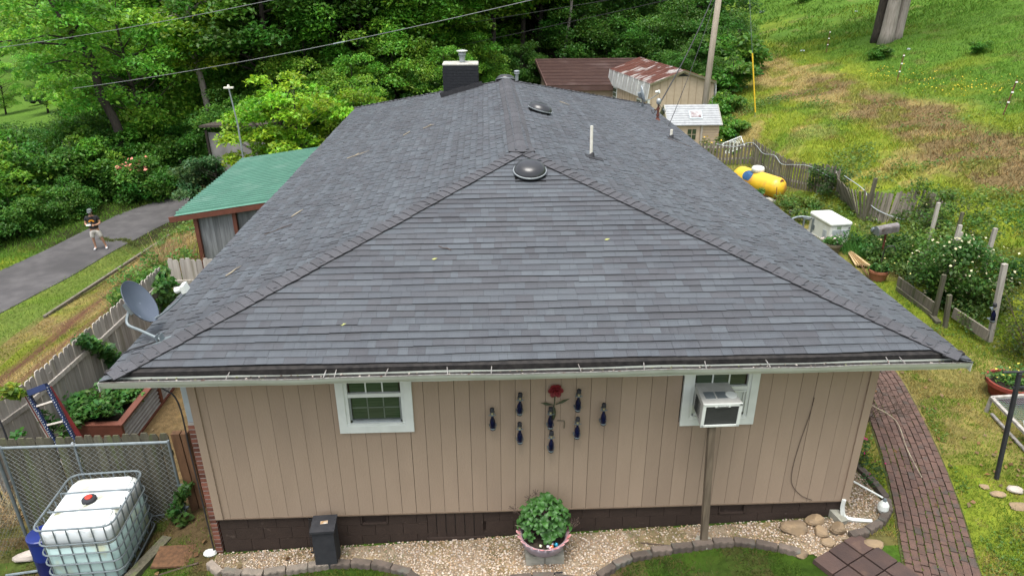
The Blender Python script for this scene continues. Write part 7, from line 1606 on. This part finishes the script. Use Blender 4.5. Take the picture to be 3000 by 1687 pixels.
V = [(0, 0, .93), (0, .01, 1.12), (0, .01, 1.32), (0, .01, 1.45), (0, -.02, 1.54), (0, -.035, 1.60), (0, -.04, 1.67), (0, -.03, 1.72)]
E = [(0, 1), (1, 2), (2, 3), (3, 4), (4, 5), (5, 6), (6, 7)]; Rr = [(.15, .11), (.14, .10), (.15, .10), (.07, .06), (.052, .055), (.066, .08), (.075, .09), (.05, .06)]
def addc(par, pts, rad):
    p = par
    for q, r0 in zip(pts, rad): V.append(q); Rr.append(r0); E.append((p, len(V)-1)); p = len(V)-1
    return p
addc(0, [(-.10, 0, .87), (-.13, -.01, .50), (-.12, .02, .11), (-.125, -.04, .05), (-.14, -.14, .04)], [.085, .058, .038, .042, .035])
addc(0, [(.10, 0, .87), (.19, -.02, .50), (.27, .02, .11), (.28, -.04, .05), (.31, -.13, .04)], [.085, .058, .038, .042, .035])
for s_ in (-1, 1):
    w_ = addc(2, [(s_*.17, .01, 1.40), (s_*.24, .01, 1.28), (s_*.27, -.01, 1.13), (s_*.18, -.16, 1.10), (s_*.09, -.27, 1.13), (s_*.075, -.31, 1.135)], [.062, .052, .042, .036, .028, .034])
    for k, (dx, dz, l) in enumerate(((.018, .025, .06), (.006, .03, .072), (-.006, .028, .075), (-.018, .022, .066))): addc(w_, [(s_*(.075)+dx*1.3, -.34, 1.135-.028+k*.017), (s_*(.06), -.34-l*.45, 1.135-.026+k*.017), (s_*.04, -.34-l*.55, 1.14-.026+k*.016)], [.010, .009, .007])
    addc(w_, [(s_*.06, -.30, 1.175), (s_*.045, -.335, 1.19)], [.012, .009])
skin('body', V, E, Rr, m_skin)
skin('shirt', [(0, 0, .90), (0, .01, 1.12), (0, .01, 1.30), (0, .01, 1.43), (-.18, .01, 1.40), (-.255, .01, 1.25), (.18, .01, 1.40), (.255, .01, 1.25)], [(0, 1), (1, 2), (2, 3), (2, 4), (4, 5), (2, 6), (6, 7)], [(.19, .15), (.185, .145), (.19, .14), (.085, .08), .085, .075, .085, .075], m_shirt, 1, 2)
skin('shorts', [(0, 0, .95), (0, 0, .88), (-.105, 0, .80), (-.135, -.01, .50), (.105, 0, .80), (.19, -.015, .50)], [(0, 1), (1, 2), (2, 3), (1, 4), (4, 5)], [(.17, .13), (.17, .135), .115, .10, .115, .10], m_short, 0, 2)
for a, b in (((-.125, .03, .05), (-.145, -.17, .04)), ((.28, .03, .05), (.32, -.16, .04))): skin('shoe', [a, tuple(Vector(a).lerp(Vector(b), .5)), b], [(0, 1), (1, 2)], [(.05, .05), (.052, .045), (.045, .035)], m_shoe, 1, 1)
cp_ = G().lathe([(.098, -.02), (.10, .03), (.088, .075), (.05, .10), (.01, .105)], (0, -.025, 1.665), 16, rotm(R(14), 0, 0), sy=1.12); cp_.poly([(-.08, -.09), (-.06, -.17), (0, -.195), (.06, -.17), (.08, -.09)], 0, .012, lambda x, y, z: (x, y-.02, 1.665+z+(y+.09)*.35)); cp_.build('cap', m_cap_, pp, local=True, smooth=False)
G().blob((0, -.095, 1.565), (.115, .07, .10), 3, n=10, m=6, rough=.05).build('beard', m_beard, pp, local=True, smooth=True)
G().blob((0, -.135, 1.618), (.026, .035, .04), 4, n=8, m=5, rough=.02).build('nose', m_skin, pp, local=True, smooth=True)
G().box((0, -.128, 1.585), (.045, .012, .010)).build('mouth', M('lips', (.3, .12, .1), None, 5, .6), pp, local=True)
for s_ in (-1, 1):
    G().blob((s_*.032, -.118, 1.637), (.024, .016, .014), 5, n=8, m=5, rough=0).build('eye', m_black, pp, local=True, smooth=True); G().blob((s_*.083, -.03, 1.62), (.02, .04, .06), 6, n=8, m=5, rough=.02).build('ear', m_skin, pp, local=True, smooth=True)
m_org = M('orange_print', (.75, .32, .03), (.65, .27, .02), 8, .8)
g_ = G(); n_ = 12
for k in range(n_):
    a0_, a1_ = math.pi*k/n_, math.pi*(k+1)/n_; f_ = lambda a, r0: (r0*math.cos(a), -.150+.35*(r0*math.cos(a))**2, 1.235+r0*.85*math.sin(a))
    g_.add([f_(a0_, .115), f_(a1_, .115), f_(a1_, .05), f_(a0_, .05)], [(0, 1, 2, 3), (3, 2, 1, 0)])
g_.build('shirt_print', m_org, pp, local=True)
rc = thing('controller', (-12.40, 20.08, -1.87), 'white handheld controller with sticks held in both hands', 'remote control', rz=R(14))
loft(G(), [[(x, y, z) for x, y in rrect(a, b, .03)] for a, b, z in ((.15, .08, 0), (.18, .10, .015), (.18, .10, .04), (.15, .08, .05))]).build('body', m_white, rc, local=True, smooth=True)
for s_ in (-1, 1): G().tube([(s_*.045, 0, .05), (s_*.045, 0, .075)], .008, 6).build('stick', m_black, rc, local=True); G().bar((s_*.03, .04, .04), (s_*.05, .10, .08), .012).build('antenna', m_white, rc, local=True)
G().box((0, .03, .075), (.10, .012, .06), rotm(R(-40), 0, 0)).build('screen', m_black, rc, local=True)
